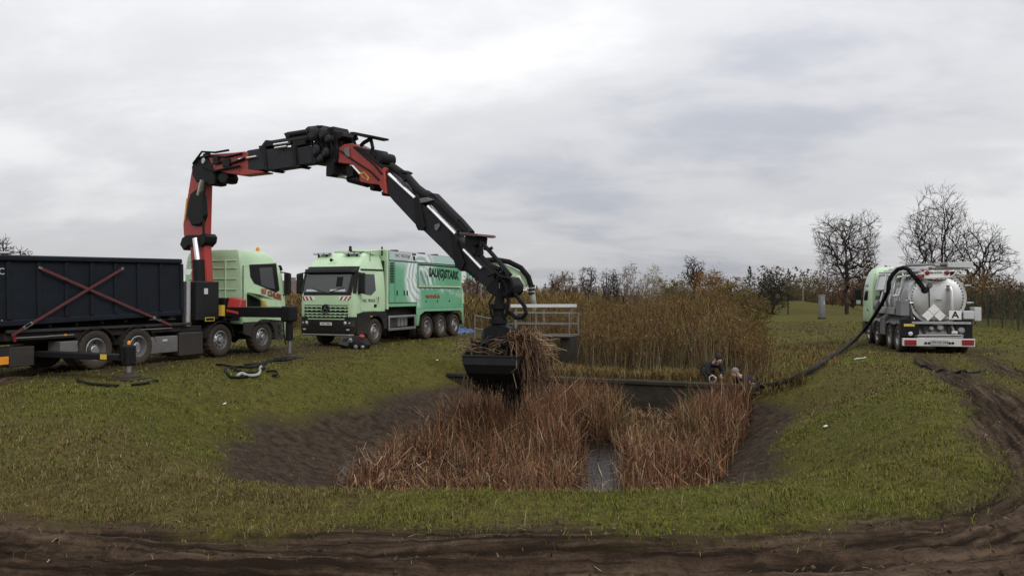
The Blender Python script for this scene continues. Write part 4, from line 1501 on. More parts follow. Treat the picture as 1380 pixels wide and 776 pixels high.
# knuckle boom with its extensions
kb = bp('knuckle_boom', slab([(322, 206.5), (336, 205), (341, 207), (341, 229), (361, 232), (361, 234), (330, 237.5), (322, 236)], .36), 'red', bev=.015)
bp('boom_collar', slab([(335, 208), (340, 203.5), (361, 200), (363, 229), (340, 234)], .34), 'boom', kb, .015)
e1 = bp('extension_boom', slab([(358, 203), (404, 198), (404.5, 225.5), (374, 230), (360, 230.5)], .32), 'boom', bev=.02)
e2 = bp('extension_boom', slab([(402, 200.5), (441, 194.5), (441.5, 219), (402, 224.5)], .28), 'boom', bev=.02)
for a_ in (((355, 198), (363, 196), (367, 230), (378, 230), (374, 233), (366, 229)), ((399, 197), (404, 196), (407, 224), (413, 224), (409, 227.5), (403, 226)), ((427, 193), (432, 192), (434, 221), (431, 223), (427, 222))):
    bp('extension_collar', slab(a_, .38), 'bblack', bev=.01)
bp('extension_cylinder', ctube([(359, 195.5), (421, 186)], .11, .02, 10), 'bblack', e1, 0, 30)
bp('extension_cylinder', ctube([(388, 182), (424, 176.5)], .085, .02, 10), 'bblack', e2, 0, 30)
bp('cylinder_end', slab([(358, 196), (363, 189.5), (370, 190), (372, 197), (362, 199)], .3), 'bblack', e1, .01)
bp('cylinder_end', slab([(386, 180), (392, 179), (394, 185), (389, 187)], .22), 'bblack', e2, .01)
bp('piston_rod', ctube([(330, 216), (354, 212)], .035, .21, 8), 'chrome', kb, 0, 30)
bp('piston_rod', ctube([(377, 196.5), (397, 193.5)], .04, .2, 8), 'chrome', e1, 0, 30)
bp('piston_rod', ctube([(380, 201), (396, 198.6)], .03, .24, 8), 'chrome', e1, 0, 30)
bp('cylinder_bracket', slab([(398, 199), (399, 188), (416, 185), (416, 195)], .24), 'bblack', e1, .01)
# jib knuckle: black cluster of brackets, hose reels and valves
jk = bp('jib_knuckle', slab([(423, 188), (422.5, 174.5), (426, 172), (443, 170.5), (446, 173), (455, 173), (459, 172), (461, 178), (471, 179), (473.5, 186), (465, 190), (464, 197), (465, 203), (463, 220), (460, 223), (458.5, 237), (455, 239.5), (449, 239), (449.5, 222), (438, 222), (431, 205), (437, 196), (430, 189)], .52), 'bblack', bev=.02)
for px, py, r_, o_ in ((437, 183, .20, .3), (450, 183, .17, .3), (440, 205, .16, .28), (453, 208, .14, .28), (457, 190, .12, .3), (446, 216, .12, .28), (431, 178, .1, .3)):
    bp('valve_drum', MB().lathe([(r_, -.1), (r_, .08), (r_ * .6, .13)], cp(px, py) + CN * o_, CN, 14), 'boom', jk, 0, 30)
for k in range(9):
    a_, b_ = (430 + k * 3.6, 174 + (k % 3) * 3), (436 + k * 3.0, 214 - (k % 4) * 5)
    m_ = ((a_[0] + b_[0]) / 2 + random.uniform(-6, 8), (a_[1] + b_[1]) / 2 + random.uniform(-8, 8))
    bp('hydraulic_hose', ctube([a_, ((a_[0] + m_[0]) / 2 - 2, (a_[1] + m_[1]) / 2), m_, b_], .025, .30 + .02 * (k % 3), 6), 'hose', jk, 0, True)
bp('guard_plate', slab([(424, 177), (424, 175), (441, 171), (441, 173)], .62), 'dgrey', jk, 0)
bp('hose_loop', ctube([(462, 196), (466, 191), (469, 194), (468, 200)], .02, .2, 6), 'hose', jk, 0, True)
# jib base (red) and its cylinder
jb = bp('jib_base', slab([(464, 221), (465.5, 200), (472, 196), (483, 194.5), (490, 198), (498, 203), (526, 227), (529.5, 263), (525, 261), (519, 250.5), (505, 249), (493, 246), (492.5, 236), (485, 225), (478, 222.5)], .44), 'red', bev=.02)
bp('jib_rod', ctube([(453, 236), (473, 240.5)], .055, 0.0, 10), 'chrome', jb, 0, 30)
bp('jib_cylinder', ctube([(471, 240), (496, 246.5)], .12, 0.0, 12), 'bblack', jb, 0, 30)
bp('jib_link', slab([(472, 224), (482, 224), (481.5, 238), (473, 241)], .3), 'bblack', jb, .01)
bp('link_rod', ctube([(484, 225), (494, 236)], .04, .2, 8), 'chrome', jb, 0, 30)
bp('black_cap_strip', slab([(487, 198), (498, 202), (526, 226), (524, 229), (496, 207), (490, 203)], .48), 'bblack', jb, .008)
bp('maker_plate', slab([(494, 234), (500, 233), (507, 241), (505, 245), (497, 240)], .01, .226), 'yellow', jb, 0)
bp('maker_plate_field', slab([(496, 235), (500, 234.5), (504.5, 240.5), (503.5, 243), (498, 239)], .008, .232), 'red', jb, 0)
bp('bracket_casting', slab([(473, 202), (480, 200), (481, 213), (476, 214)], .03, .24), 'galv', jb, .005)
bp('hose_clamp', slab([(503, 250), (508, 248.5), (511, 253), (508, 258), (504, 257)], .3), 'bblack', jb, .02)
bp('hose_clamp', slab([(519, 259), (524, 258), (525, 264), (520, 264.5)], .3), 'bblack', jb, .02)
sp = bp('step_plate', slab([(482, 180), (489, 180), (512, 184.5), (512, 187), (505, 188), (486, 183.5)], .60), 'bblack', bev=.008)
for q in (((484, 183), (481, 190), (483, 196)), ((504, 187), (507, 200), (505, 208)), ((504, 188), (495, 193), (491, 197))):
    bp('step_leg', ctube(q, .05, .12, 6), 'bblack', sp, 0)
bp('hose_reel', MB().lathe([(.09, -.25), (.16, -.22), (.16, .18), (.09, .22)], cp(519, 215), CN, 18), 'bblack', jb, 0, 30)
bp('hose_reel', MB().lathe([(.1, -.2), (.12, -.18), (.12, .18), (.1, .2)], cp(512, 209), CN, 14), 'bblack', jb, 0, 30)
# jib boom and extensions
j1 = bp('jib_boom', slab([(525.5, 230), (529.5, 263), (536, 271), (569, 306), (576, 310), (579, 304), (571, 270), (562, 262)], .34), 'boom', bev=.015)
j2 = bp('jib_extension', slab([(566, 268), (575, 310), (600, 334), (622, 357), (630, 352), (620, 318), (608, 306)], .29), 'boom', bev=.012)
j3 = bp('jib_extension', slab([(612, 312), (619, 354), (640, 372), (664, 391), (676, 395), (683, 385), (672, 369), (660, 358), (643, 340)], .25), 'boom', bev=.012)
bp('extension_collar', slab([(565, 267), (571, 265), (580, 306), (578, 311), (571, 311), (568, 305)], .40), 'bblack', j1, .01)
bp('extension_collar', slab([(612, 309), (617, 311), (633, 355), (628, 366), (620, 360), (619, 352)], .35), 'bblack', j2, .01)
for i in range(8):
    q = (617 + i * 4.0, 349 + i * 3.4)
    bp('slide_pad', slab([(q[0], q[1]), (q[0] + 3, q[1] - 1), (q[0] + 3.5, q[1] + 4.5), (q[0] + .5, q[1] + 5)], .28), 'bblack', j3, .004)
bp('clamp_band', slab([(592, 304), (598, 301), (600, 304), (596, 311), (593, 311)], .02, .16), 'galv', j2, .004)
bp('clamp_band', slab([(566, 272), (570, 268.5), (582, 267), (591, 270), (584, 272.5), (572, 275)], .3, .02), 'galv', j1, .01)
# upper row of jib cylinders and rods
for q, r_, mt in ((((528, 224), (551, 240), (566, 257), (580, 270)), .10, 'bblack'), (((575, 262), (597, 277), (621, 300), (635, 316)), .115, 'bblack'), (((560, 252), (578, 266)), .11, 'bblack')):
    bp('jib_cylinder', ctube(q, r_, .02, 10), mt, j1, 0, 30)
for q, r_, pr in ((((531, 236), (566, 268)), .045, j1), (((584, 279), (621, 316)), .05, j2), (((632, 337), (656, 362)), .045, j3)):
    bp('piston_rod', ctube(q, r_, .17, 8), 'chrome', pr, 0, 30)
bp('upper_cover', slab([(580, 262), (587, 260.5), (620, 294), (630, 305), (634, 318), (628, 318), (600, 292), (583, 275)], .22), 'bblack', j2, .015)
bp('guard_rail', ctube([(622, 297), (624, 296), (634, 307), (634, 311)], .014, .12, 6), 'bblack', j2, 0)
bp('bracket', slab([(540, 232), (546, 229.5), (551, 232), (551, 234), (546, 235), (551, 243), (549, 246)], .26), 'bblack', j1, .008)
sp2 = bp('step_plate', slab([(631, 314), (655, 316), (657, 319), (652, 320), (631, 317)], .62), 'rust', bev=.008)
bp('step_bracket', slab([(633, 317), (651, 320), (650, 330), (645, 332), (646, 342), (641, 349), (632, 338)], .34), 'bblack', sp2, .015)
bp('step_leg', ctube([(650, 325), (652, 333), (650, 344), (644, 343)], .04, .1, 6), 'bblack', sp2, 0)
for q, r_ in ((((650, 326), (665, 342), (690, 371)), .05), (((645, 340), (668, 364), (688, 383)), .06), (((655, 335), (662, 336), (665, 334)), .04), (((664, 358), (678, 364), (684, 375)), .05)):
    bp('tip_linkage', ctube(q, r_, .05, 8), 'bblack', j3, 0, True)
bp('boom_tip', slab([(660, 389), (668, 378), (680, 372), (694, 374), (700, 384), (699, 394), (692, 400), (680, 402), (670, 398)], .36), 'bblack', bev=.025)
for k, q in enumerate((((674, 375), (683, 360), (690, 372)), ((680, 380), (689, 364), (697, 380)), ((668, 372), (680, 368), (692, 384), (694, 396)), ((684, 372), (700, 376), (703, 388), (694, 398)))):
    bp('hydraulic_hose', ctube(q, .03, .2 + .03 * k, 6), 'hose', j3, 0, True)
bp('hose_loop', ctube([(696, 394), (703, 402), (711, 413), (713, 422), (708, 428), (699, 428), (693, 422), (688, 421)], .045, .1, 8), 'hose', j3, 0, True)

# --- stabilisers: beam, leg and base plate
def stabiliser(xl, ext, zb0, zb1, mat, leg_top):
    x_ = xl
    hw_ = .17 if xl > -4 else .10
    b = part('stabiliser_beam', MB().box(x_ - .17, x_ + .17, -ext, -1.0, zb0, zb1), M[mat], ct, .015)
    w_ = CF.o + CF.h * x_ - CF.l * ext
    g_ = gz(w_.x, w_.y)
    part('stabiliser_head', MB().box(x_ - hw_ - .03, x_ + hw_ + .03, -ext - hw_, -ext + hw_ + .02, zb0 - .12, leg_top), M['bblack'], b, .05, seg=2)
    part('stabiliser_leg', MB().tube([(x_, -ext, zb0 + .05), (x_, -ext, .55)], .11, 12), M['bblack'], b, 0, 30)
    part('leg_rod', MB().tube([(x_, -ext, .60), (x_, -ext, g_ + .1)], .06, 12), M['alu'], b, 0, 30)
    part('foot_plate', MB().lathe([(.26, 0), (.26, .035), (.1, .07), (.08, .12)], (x_, -ext, g_ + .055), (0, 0, 1), 20), M['frame'], b, 0, 30)
    part('leg_hose', MB().tube([(x_ - .16, -ext + .1, zb0), (x_ - .2, -ext + .05, .8), (x_ - .17, -ext, .42)], .02, 6), M['hose'], b, 0, True)
    return b, w_, g_


sb1, w1, g1 = stabiliser(-1.70, 3.62, 1.25, 1.56, 'bblack', 1.60)
part('red_cover', MB().prism([(-1.9, -1.32, 1.40), (-1.5, -1.32, 1.40), (-1.5, -1.32, 1.88), (-1.75, -1.32, 1.88)], (0, -.5, -.08)), M['red'], ct, .03)
sb2, w2, g2 = stabiliser(-8.0, 4.0, .44, .58, 'bblack', .80)
part('hazard_sticker', MB().box(-8.175, -8.172, -3.5, -3.3, .46, .58), M['yellow'], sb2)
a = CF.side(170, 463, -4.0)
part('foot_lamp', MB().lathe([(.04, 0), (.04, .06), (.02, .08)], (-8.0, -4.0, .81), (0, 0, 1), 10), M['amber'], sb2, 0, 30)
for nm_, w_, g_ in (('a', w1, g1), ('b', w2, g2)):
    mat_ = thing('stabiliser_pad', 'square dark plank pad under the ' + ('crane outrigger foot beside the green cab' if nm_ == 'a' else 'rear outrigger foot below the dark container'), 'pad', (w_.x, w_.y, g_), CF.rz, 'pads under the outrigger feet')
    for k in (-1, 0, 1):
        part('plank', MB().box(k * .21 - .1, k * .21 + .1, -.36, .36, -.04, .055), M['frame'], mat_, .008)

# ================================================================== container
KX0, KX1 = CF.side(247, 400, -1.25)[0], -9.75
cn = thing('roll_off_container', 'long dark blue ribbed steel container lashed down with crossed red straps', 'container', CF.o + CF.h * -6.5 + Vector((0, 0, 1.2)), CF.rz)
tilt = R(-1.4)


def kp(o):
    """the container leans back a little on the hook frame"""
    return o


KZ0, KZ1 = 1.36, 2.99
rot = Matrix.Translation((KX0, 0, KZ0)) @ Matrix.Rotation(tilt, 4, 'Y') @ Matrix.Translation((-KX0, 0, -KZ0))
ofs = Matrix.Translation((6.5, 0, -1.2)) @ rot


def kpart(nm, mb, mat, par=cn, bev=.01, **k):
    o = part(nm, mb, M[mat], par, bev, **k)
    o.data.transform(ofs)
    return o


for s_ in (-1, 1):
    y0_, y1_ = (1.14, 1.18) if s_ > 0 else (-1.18, -1.14)
    kpart('side_wall', MB().box(KX1, KX0, y0_, y1_, KZ0, KZ1), 'navy')
    kpart('top_rail', MB().box(KX1, KX0, min(s_ * 1.12, s_ * 1.27), max(s_ * 1.12, s_ * 1.27), KZ1 - .13, KZ1 + .01), 'navy', bev=.03)
    kpart('bottom_rail', MB().box(KX1, KX0, min(s_ * 1.12, s_ * 1.22), max(s_ * 1.12, s_ * 1.22), KZ0 - .02, KZ0 + .12), 'navy', bev=.02)
kpart('end_wall', MB().box(KX0 - .05, KX0, -1.14, 1.14, KZ0, KZ1), 'navy')
kpart('end_wall', MB().box(KX1, KX1 + .05, -1.14, 1.14, KZ0, KZ1), 'navy')
kpart('container_floor', MB().box(KX1 + .05, KX0 - .05, -1.14, 1.14, KZ0, KZ0 + .08), 'navy')
for px in (13, 54, 91, 125, 157, 188, 218, 246):
    x_ = CF.side(px, 400, -1.2)[0]
    for s_ in (-1, 1):
        kpart('rib', MB().box(x_ - .06, x_ + .06, min(s_ * 1.18, s_ * 1.225), max(s_ * 1.18, s_ * 1.225), KZ0 + .12, KZ1 - .13), 'navy', bev=.02)
for x_ in np.arange(KX0 - .4, KX1, -.75):
    kpart('cross_member', MB().box(x_ - .05, x_ + .05, -1.1, 1.1, KZ0 - .12, KZ0 - .02), 'frame')
part('cover_roll', MB().tube([(KX0 + 6.5 - 5.3, -1.2, 1.72), (KX1 + 6.5, -1.2, 1.67)], .035, 8), M['alu'], cn, 0, True)
a_ = CF.side(3, 366, -1.19)
txt = text('container_lettering', 'C', .22, (a_[0] + 6.5 - .02, -1.192, a_[1] - 1.2), (1, 0, 0), (0, 0, 1), M['wgrey'], cn)
txt = text('container_lettering', '4', .14, (CF.side(2, 434, -1.19)[0] + 6.5, -1.192, CF.side(2, 434, -1.19)[1] - 1.2), (1, 0, 0), (0, 0, 1), M['wgrey'], cn)
# lashing straps across the side
for (p0, p1, off, nm_) in (((54, 361), (231, 438), -1.285, 'a'), ((165, 362), (16, 452), -1.305, 'b')):
    a_, b_ = CF.side(*p0, off), CF.side(*p1, off)
    lab = 'dull red lashing strap on the container running down towards the ' + ('green cab' if nm_ == 'a' else 'rear lights')
    sg_ = thing('lashing_strap', lab, 'strap', CF.o + CF.h * a_[0] + CF.l * off + Vector((0, 0, a_[1])), CF.rz, 'crossed straps on the container')
    d_ = Vector((b_[0] - a_[0], 0, b_[1] - a_[1]))
    part('webbing', MB().obox((0, 0, 0), d_, .006, .06, (0, 1, 0)) if False else MB().obox((0, 0, 0), d_, .008, .065), M['dred'], sg_)
    part('hook', MB().obox(-d_.normalized() * .04, d_.normalized() * .05, .03, .06), M['galv'], sg_, .005)
    q = d_ * .87
    rt = part('ratchet', MB().obox(q - d_.normalized() * .13, q + d_.normalized() * .13, .05, .085), M['galv'], sg_, .01)
    part('ratchet_handle', MB().obox(q - d_.normalized() * .05 + Vector((0, -.04, .03)), q + d_.normalized() * .1 + Vector((0, -.04, .03)), .02, .05), M['bblack'], rt, .005)
# ================================================================== clamshell grab hanging from the jib
GC = at(672, 480, 17.05)                       # middle of the bucket
gd = Vector((math.cos(R(-14)), math.sin(R(-14)), 0))       # long axis of the shells
gn = Vector((-gd.y, gd.x, 0)) * -1             # towards the camera
if gn.y > 0:
    gn = -gn
gr_ = thing('clamshell_grab', 'black steel clamshell grab hanging from the crane and full of torn reeds', 'grab', GC - Vector((0, 0, .4)))


def gp(a, n, z):
    return GC + gd * a + gn * n + Vector((0, 0, z))


L2 = .64


def shell(sgn, dz, tilt_):
    prof = [(.60, .20), (.66, .04), (.60, -.16), (.42, -.32), (.18, -.42), (.02, -.44)]
    th = .03
    inner = [(.56, .20), (.62, .04), (.565, -.14), (.40, -.285), (.18, -.385), (.02, -.40)]

    def rot_(p):
        n, z = p
        c, s_ = math.cos(tilt_), math.sin(tilt_)
        n, z = n * c - z * s_, n * s_ + z * c
        return n * sgn, z + dz
    poly = [rot_(p) for p in prof + inner[::-1]]
    o = part('shell', MB().prism([gp(-L2, n, z) for n, z in poly], gd * 2 * L2), M['bblack'], gr_, .006, ws=True)
    cheek = [rot_(p) for p in [(.05, .30), (.60, .20), (.66, .04), (.60, -.16), (.42, -.32), (.18, -.42), (.02, -.44)]]
    for s_ in (-1, 1):
        part('cheek_plate', MB().prism([gp(s_ * L2, n, z) for n, z in cheek], gd * (s_ * .035)), M['bblack'], o, .006, ws=True)
    lip0, lip1 = rot_((.03, -.43)), rot_((.20, -.45))
    part('cutting_edge', MB().prism([gp(-L2 - .02, *lip0), gp(-L2 - .02, *lip1), gp(-L2 - .02, lip1[0], lip1[1] - .03), gp(-L2 - .02, lip0[0], lip0[1] - .03)], gd * (2 * L2 + .04)), M['dgrey'], o, .004, ws=True)
    a_ = rot_((.58, .20))
    part('rim_bar', MB().tube([gp(-L2, *a_), gp(L2, *a_)], .035, 8), M['bblack'], o, 0, ws=True)
    b_ = rot_((.42, .10))
    for s_ in (-.3, .3):
        part('shell_arm', MB().obox(gp(s_, sgn * .1, .52), gp(s_, *rot_((.60, .02))), .07, .11), M['bblack'], o, .01, ws=True)
    for q in [o] + list(o.children):
        for v in q.data.vertices:
            d_ = v.co - GC
            a_ = d_.dot(gd)
            v.co -= gd * (a_ * .20 * min(max((.12 - d_.z) / .5, 0), 1))
    return o


shell(1, -.10, R(-6))
shell(-1, .10, R(-2))
part('grab_body', MB().prism([gp(-.36, -.16, .40), gp(.36, -.16, .40), gp(.30, -.16, .62), gp(.12, -.16, .70), gp(-.12, -.16, .70), gp(-.30, -.16, .62)], gn * .32), M['bblack'], gr_, .02, ws=True)
for s_ in (-.2, .2):
    part('closing_cylinder', MB().tube([gp(s_, -.25, .62), gp(s_, .40, .25)], .07, 10), M['bblack'], gr_, 0, 30, ws=True)
top = cp(687, 402)
rb = gp(0, 0, .68)
part('rotator', MB().lathe([(.12, 0), (.20, .04), (.20, .14), (.13, .18), (.13, .34), (.19, .36), (.19, .46), (.1, .5)], rb, (0, 0, 1), 18), M['bblack'], gr_, 0, 30, ws=True)
hang = part('hanger_link', MB().obox(rb + Vector((0, 0, .45)), Vector((rb.x + .05, rb.y, top.z + .12)), .22, .2), M['bblack'], gr_, .03, ws=True)
part('link_plate', MB().obox(rb + Vector((.02, -.1, .80)), rb + Vector((.02, -.1, .93)), .09, .02), M['galv'], hang, 0, ws=True)
for k, (dx, dz) in enumerate(((.2, .55), (-.2, .5), (.24, .75))):
    part('grab_hose', MB().tube([rb + Vector((.03, -.1, .9)), rb + Vector((dx, -.2, dz)), rb + Vector((dx * .8, -.2, .25)), rb + Vector((dx * .3, -.1, .05))], .025, 6), M['hose'], gr_, 0, True, ws=True)

# reeds and roots torn out: inside the shells, draped over the right end, dangling underneath
rng = np.random.default_rng(5)
P0, P1, RR0, RR1, CCc = [], [], [], [], []
pal = np.array([(.150, .088, .050), (.23, .155, .09), (.095, .052, .032), (.34, .25, .16), (.05, .030, .022)])


def strand(pts, r, c):
    for i in range(len(pts) - 1):
        P0.append(pts[i]); P1.append(pts[i + 1])
        f0, f1 = 1 - .6 * i / len(pts), 1 - .6 * (i + 1) / len(pts)
        RR0.append(r * f0); RR1.append(r * f1); CCc.append(c)


for k in range(300):        # in the bucket
    a, n = rng.uniform(-.6, .7), rng.uniform(-.45, .45)
    b = gp(a, n, .05 + rng.uniform(0, .28) + (.16 if a > .25 else 0))
    az = rng.uniform(0, 6.28)
    l = rng.uniform(.2, .6)
    d = Vector((math.cos(az), math.sin(az), rng.uniform(-.3, .35))) * l
    strand([b, b + d * .5 + Vector((0, 0, .04)), b + d], rng.uniform(.005, .011), pal[rng.integers(0, 5)] * .7)
for k in range(330):        # over the right end
    b = gp(rng.uniform(.25, .72), rng.uniform(-.4, .45), .30 + rng.uniform(0, .22))
    out = rng.uniform(.10, .75) ** 1.2
    azm = rng.uniform(-1.0, 1.0)
    d = (gd * math.cos(azm) + gn * math.sin(azm)) * out
    drop = rng.uniform(.35, 1.15) * (1.15 - .45 * out)
    lift = rng.uniform(.0, .16)
    jj = lambda: Vector(rng.normal(0, .045, 3))
    strand([b, b + d * .35 + Vector((0, 0, lift)) + jj(), b + d * .75 + Vector((0, 0, -drop * .35)) + jj(), b + d * .95 + Vector((0, 0, -drop * .75)) + jj(), b + d * rng.uniform(.8, 1.35) + Vector((0, 0, -drop)) + jj()],
           rng.uniform(.006, .013), pal[rng.choice(5, p=[.28, .18, .24, .08, .22])])
for k in range(14):        # a few long stalks poking out
    b = gp(.45, rng.uniform(-.2, .3), .3 + rng.uniform(-.3, .2))
    e_ = gp(1.1 + rng.uniform(0, .4), rng.uniform(-.3, .4), .22 + rng.uniform(-.35, .25))
    strand([b, (b + e_) / 2 + Vector((0, 0, .07)), e_], .010, pal[3])
for k in range(300):        # dark roots below
    a = rng.uniform(-.52, .55)
    n = rng.uniform(-.35, .4)
    b = gp(a, n, -.38)
    ln = rng.uniform(.08, .40) * (1.0 + 1.5 * math.exp(-((a - .32) / .18) ** 2) + .3 * math.exp(-((a + .2) / .15) ** 2))
    d = Vector((rng.normal(0, .05), rng.normal(0, .05), -ln))
    strand([b, b + d * .5 + Vector((rng.normal(0, .03), 0, 0)), b + d], rng.uniform(.006, .014), np.array((.012, .010, .008)) * rng.uniform(.7, 1.8))
for k in range(9):
    b = gp(rng.uniform(-.75, -.3), rng.uniform(.2, .5), -.30 + rng.uniform(-.05, .05))
    strand([b, b + Vector((rng.normal(0, .04), 0, -.22)), b + Vector((rng.normal(0, .08), 0, -rng.uniform(.3, .62)))], .008, pal[1] * .8)
V, F, C = seg_tubes([tuple(p) for p in P0], [tuple(p) for p in P1], RR0, RR1, np.array(CCc), 4)
V, F, C = cat_meshes([(V, F, C)])
rbun = link('reed_bundle', np_mesh('reed_bundle', V, F, C), M['straw'])
tag(rbun, 'torn brown reeds and black roots spilling out of the crane grab', 'reeds', None, 'stuff')
# ================================================================== stainless tank truck (rear towards the camera)
th_ = R(13.5)
TG = -0.29
TF = Frame(Vector((16.21, 29.67, TG)), (math.sin(th_), math.cos(th_), 0))
tt_ = thing('tank_truck', 'pale green vacuum tank truck with stainless steel tank seen from behind', 'truck', TF.o, TF.rz)
AXT = (6.25, 4.55, 2.25, .92)
chassis(tt_, .15, 7.0, .74, 1.0, AXT)
for x_, k_ in zip(AXT, ('steer', 'steer', 'drive', 'drive')):
    for y_ in (1.06, -1.06):
        wheel(tt_, x_, y_, k_)
TR = lambda px, py, x=0.0: TF.face(px, py, x)          # (y, z) on a plane across the truck
TS_ = lambda px, py, y=1.25: TF.side(px, py, y)
tp = lambda nm, mb, mat, par=tt_, bev=.008, sm=False, **k: part(nm, mb, M[mat], par, bev, sm, **k)
# cab
xfT = lin([(.5, 7.55), (1.0, 7.62), (1.9, 7.6), (2.8, 7.4), (3.2, 7.1)])
rg = []
for z_, hw_ in ((1.0, 1.24), (1.9, 1.25), (2.5, 1.22), (2.9, 1.17), (3.2, 1.10)):
    rg.append(ring(5.45, xfT(z_), hw_, .25, .08, z_))
rg.append(ring(5.6, 6.9, 1.0, .3, .2, 3.42))
rg.append(ring(5.8, 6.7, .85, .3, .2, 3.50))
tp('cab', MB().loft(rg), 'green', bev=0, sm=35)
tp('bumper', MB().box(6.9, 7.62, -1.24, 1.24, .4, 1.0), 'black', bev=.04)
for s_ in (-1, 1):
    dr = tp('door', side_plate([(7.2, 1.1), (7.2, 1.95), (7.05, 2.8), (6.2, 2.8), (6.15, 1.1)], s_ * 1.252 if s_ > 0 else -1.26, .008), 'green', bev=.003)
    for v in dr.data.vertices:
        if v.co.z > 1.9:
            v.co.y -= s_ * .085 * (v.co.z - 1.9)
    wd_ = tp('side_window', side_plate([(7.12, 1.98), (6.98, 2.72), (6.3, 2.72), (6.28, 1.98)], s_ * 1.262 if s_ > 0 else -1.268, .006), 'dglass', dr, 0)
    for v in wd_.data.vertices:
        v.co.y -= s_ * .085 * (v.co.z - 1.9)
    tp('door_handle', MB().box(6.25, 6.4, s_ * 1.262 - .015, s_ * 1.262 + .015, 1.5, 1.58), 'bblack', dr, .004)
    tp('wheel_arch_panel', MB().box(5.55, 7.5, s_ * 1.2 - .03, s_ * 1.2 + .03, 1.0, 1.16), 'black')
    m = mirror_unit(tt_, 7.35, s_ * 1.22, 1.75, 2.5, s_, out=.3)
    part('mirror_glass', MB().box(7.275, 7.285, min(s_ * 1.36, s_ * 1.56), max(s_ * 1.36, s_ * 1.56), 1.80, 1.98), M['mirror'], m)
    for x_ in AXT[1:]:
        fender(tt_, x_, s_ * 1.23, M['black'], .60, .48)
    fender(tt_, AXT[0], s_ * 1.23, M['black'], .60, .4)
tp('cab_rear_panel', MB().box(5.36, 5.44, -.9, .9, 1.2, 2.9), 'dgrey')
tp('windscreen', front_skin(xfT, 1.24, .25, -1.1, 1.1, 1.95, 2.8, .012, .03, 10, 3), 'dglass', bev=0, sm=30)
# tank
TZ, TRAD, TX0 = 2.10, .98, .55
cy_, cz_ = TR(1263, 402, TX0)
prof = [(.001, -.14), (.35, -.125), (.65, -.085), (.86, -.03), (.95, .02), (.98, .06), (.98, 4.25), (.9, 4.4), (.6, 4.5), (.001, 4.55)]
tank = tp('tank', MB().lathe(prof, (TX0, cy_, TZ), (1, 0, 0), 48, False), 'tank', bev=0, sm=35)
for x_ in (.62, 1.6, 2.75, 3.9):
    tp('tank_band', MB().lathe([(TRAD, -.05), (TRAD + .045, -.045), (TRAD + .045, .045), (TRAD, .05)], (x_ + .05, cy_, TZ), (1, 0, 0), 48, False), 'tank', tank, 0, 30)
tp('door_flange', MB().lathe([(.93, -.02), (1.035, -.02), (1.035, .035), (.93, .035)], (TX0 + .03, cy_, TZ), (1, 0, 0), 48, False), 'tank', tank, 0, 30)
for k in range(46):
    a = 2 * math.pi * k / 46
    if math.sin(a) < -.55:
        continue
    c = Vector((TX0 - .005, cy_ + .905 * math.cos(a), TZ + .905 * math.sin(a)))
    t_ = Vector((0, -math.sin(a), math.cos(a)))
    part('door_clamp', MB().obox(c - t_ * .034, c + t_ * .034, .03, .035, (1, 0, 0)), M['bblack'], tank)
y_, z_ = TR(1264.5, 404, TX0 - .14)
part('maker_badge', MB().lathe([(.17, 0), (.17, .012), (.001, .02)], (0, 0, 0), (-1, 0, 0), 24), M['alu'], tank).matrix_basis = Matrix.Translation((TX0 - .13, y_, z_)) @ Matrix.Diagonal((1, 1, .55, 1))
part('badge_text', MB().box(TX0 - .158, TX0 - .154, y_ - .1, y_ + .1, z_ - .012, z_ + .012), M['dgrey'], tank)


def rp(px, py, x):
    y, z = TR(px, py, x)
    return Vector((x, y, z))


# fittings on the tank door
part('suction_flange', MB().lathe([(.13, 0), (.13, .08), (.10, .10), (.10, .16), (.001, .16)], rp(1246, 391, TX0 - .08), (-1, 0, .15), 18), M['bblack'], tank, 0, 30)
part('valve_flange', MB().lathe([(.10, 0), (.10, .10), (.06, .14), (.001, .14)], rp(1252, 385, TX0 - .06), (-1, 0, .15), 16), M['galv'], tank, 0, 30)
part('drain_rod', MB().tube([rp(1252, 388, TX0 - .2), rp(1252.5, 419, TX0 - .25)], .022, 8), M['bblack'], tank, 0, True)
part('outlet_elbow', MB().tube([rp(1277, 389, TX0 - .08), rp(1281, 388, TX0 - .22), rp(1282.5, 393, TX0 - .28), rp(1282.5, 418, TX0 - .28)], .075, 12), M['alu'], tank, 0, 30)
part('elbow_ring', MB().lathe([(.13, -.03), (.13, .03)], rp(1277, 389, TX0 - .07), (1, 0, 0), 16), M['dgrey'], tank, 0, 30)
for px, py in ((1300, 385), (1303, 408), (1230, 408)):
    p = rp(px, py, TX0)
    part('locking_bolt', MB().tube([p, p + Vector((-.04, -.12 if px > 1260 else .12, 0))], .04, 8), M['alu'], tank, 0, 30)
    part('locking_lug', MB().obox(p + Vector((-.02, 0, 0)), p + Vector((-.02, -.22 if px > 1260 else .2, .01)), .05, .05), M['alu'], tank, .01)
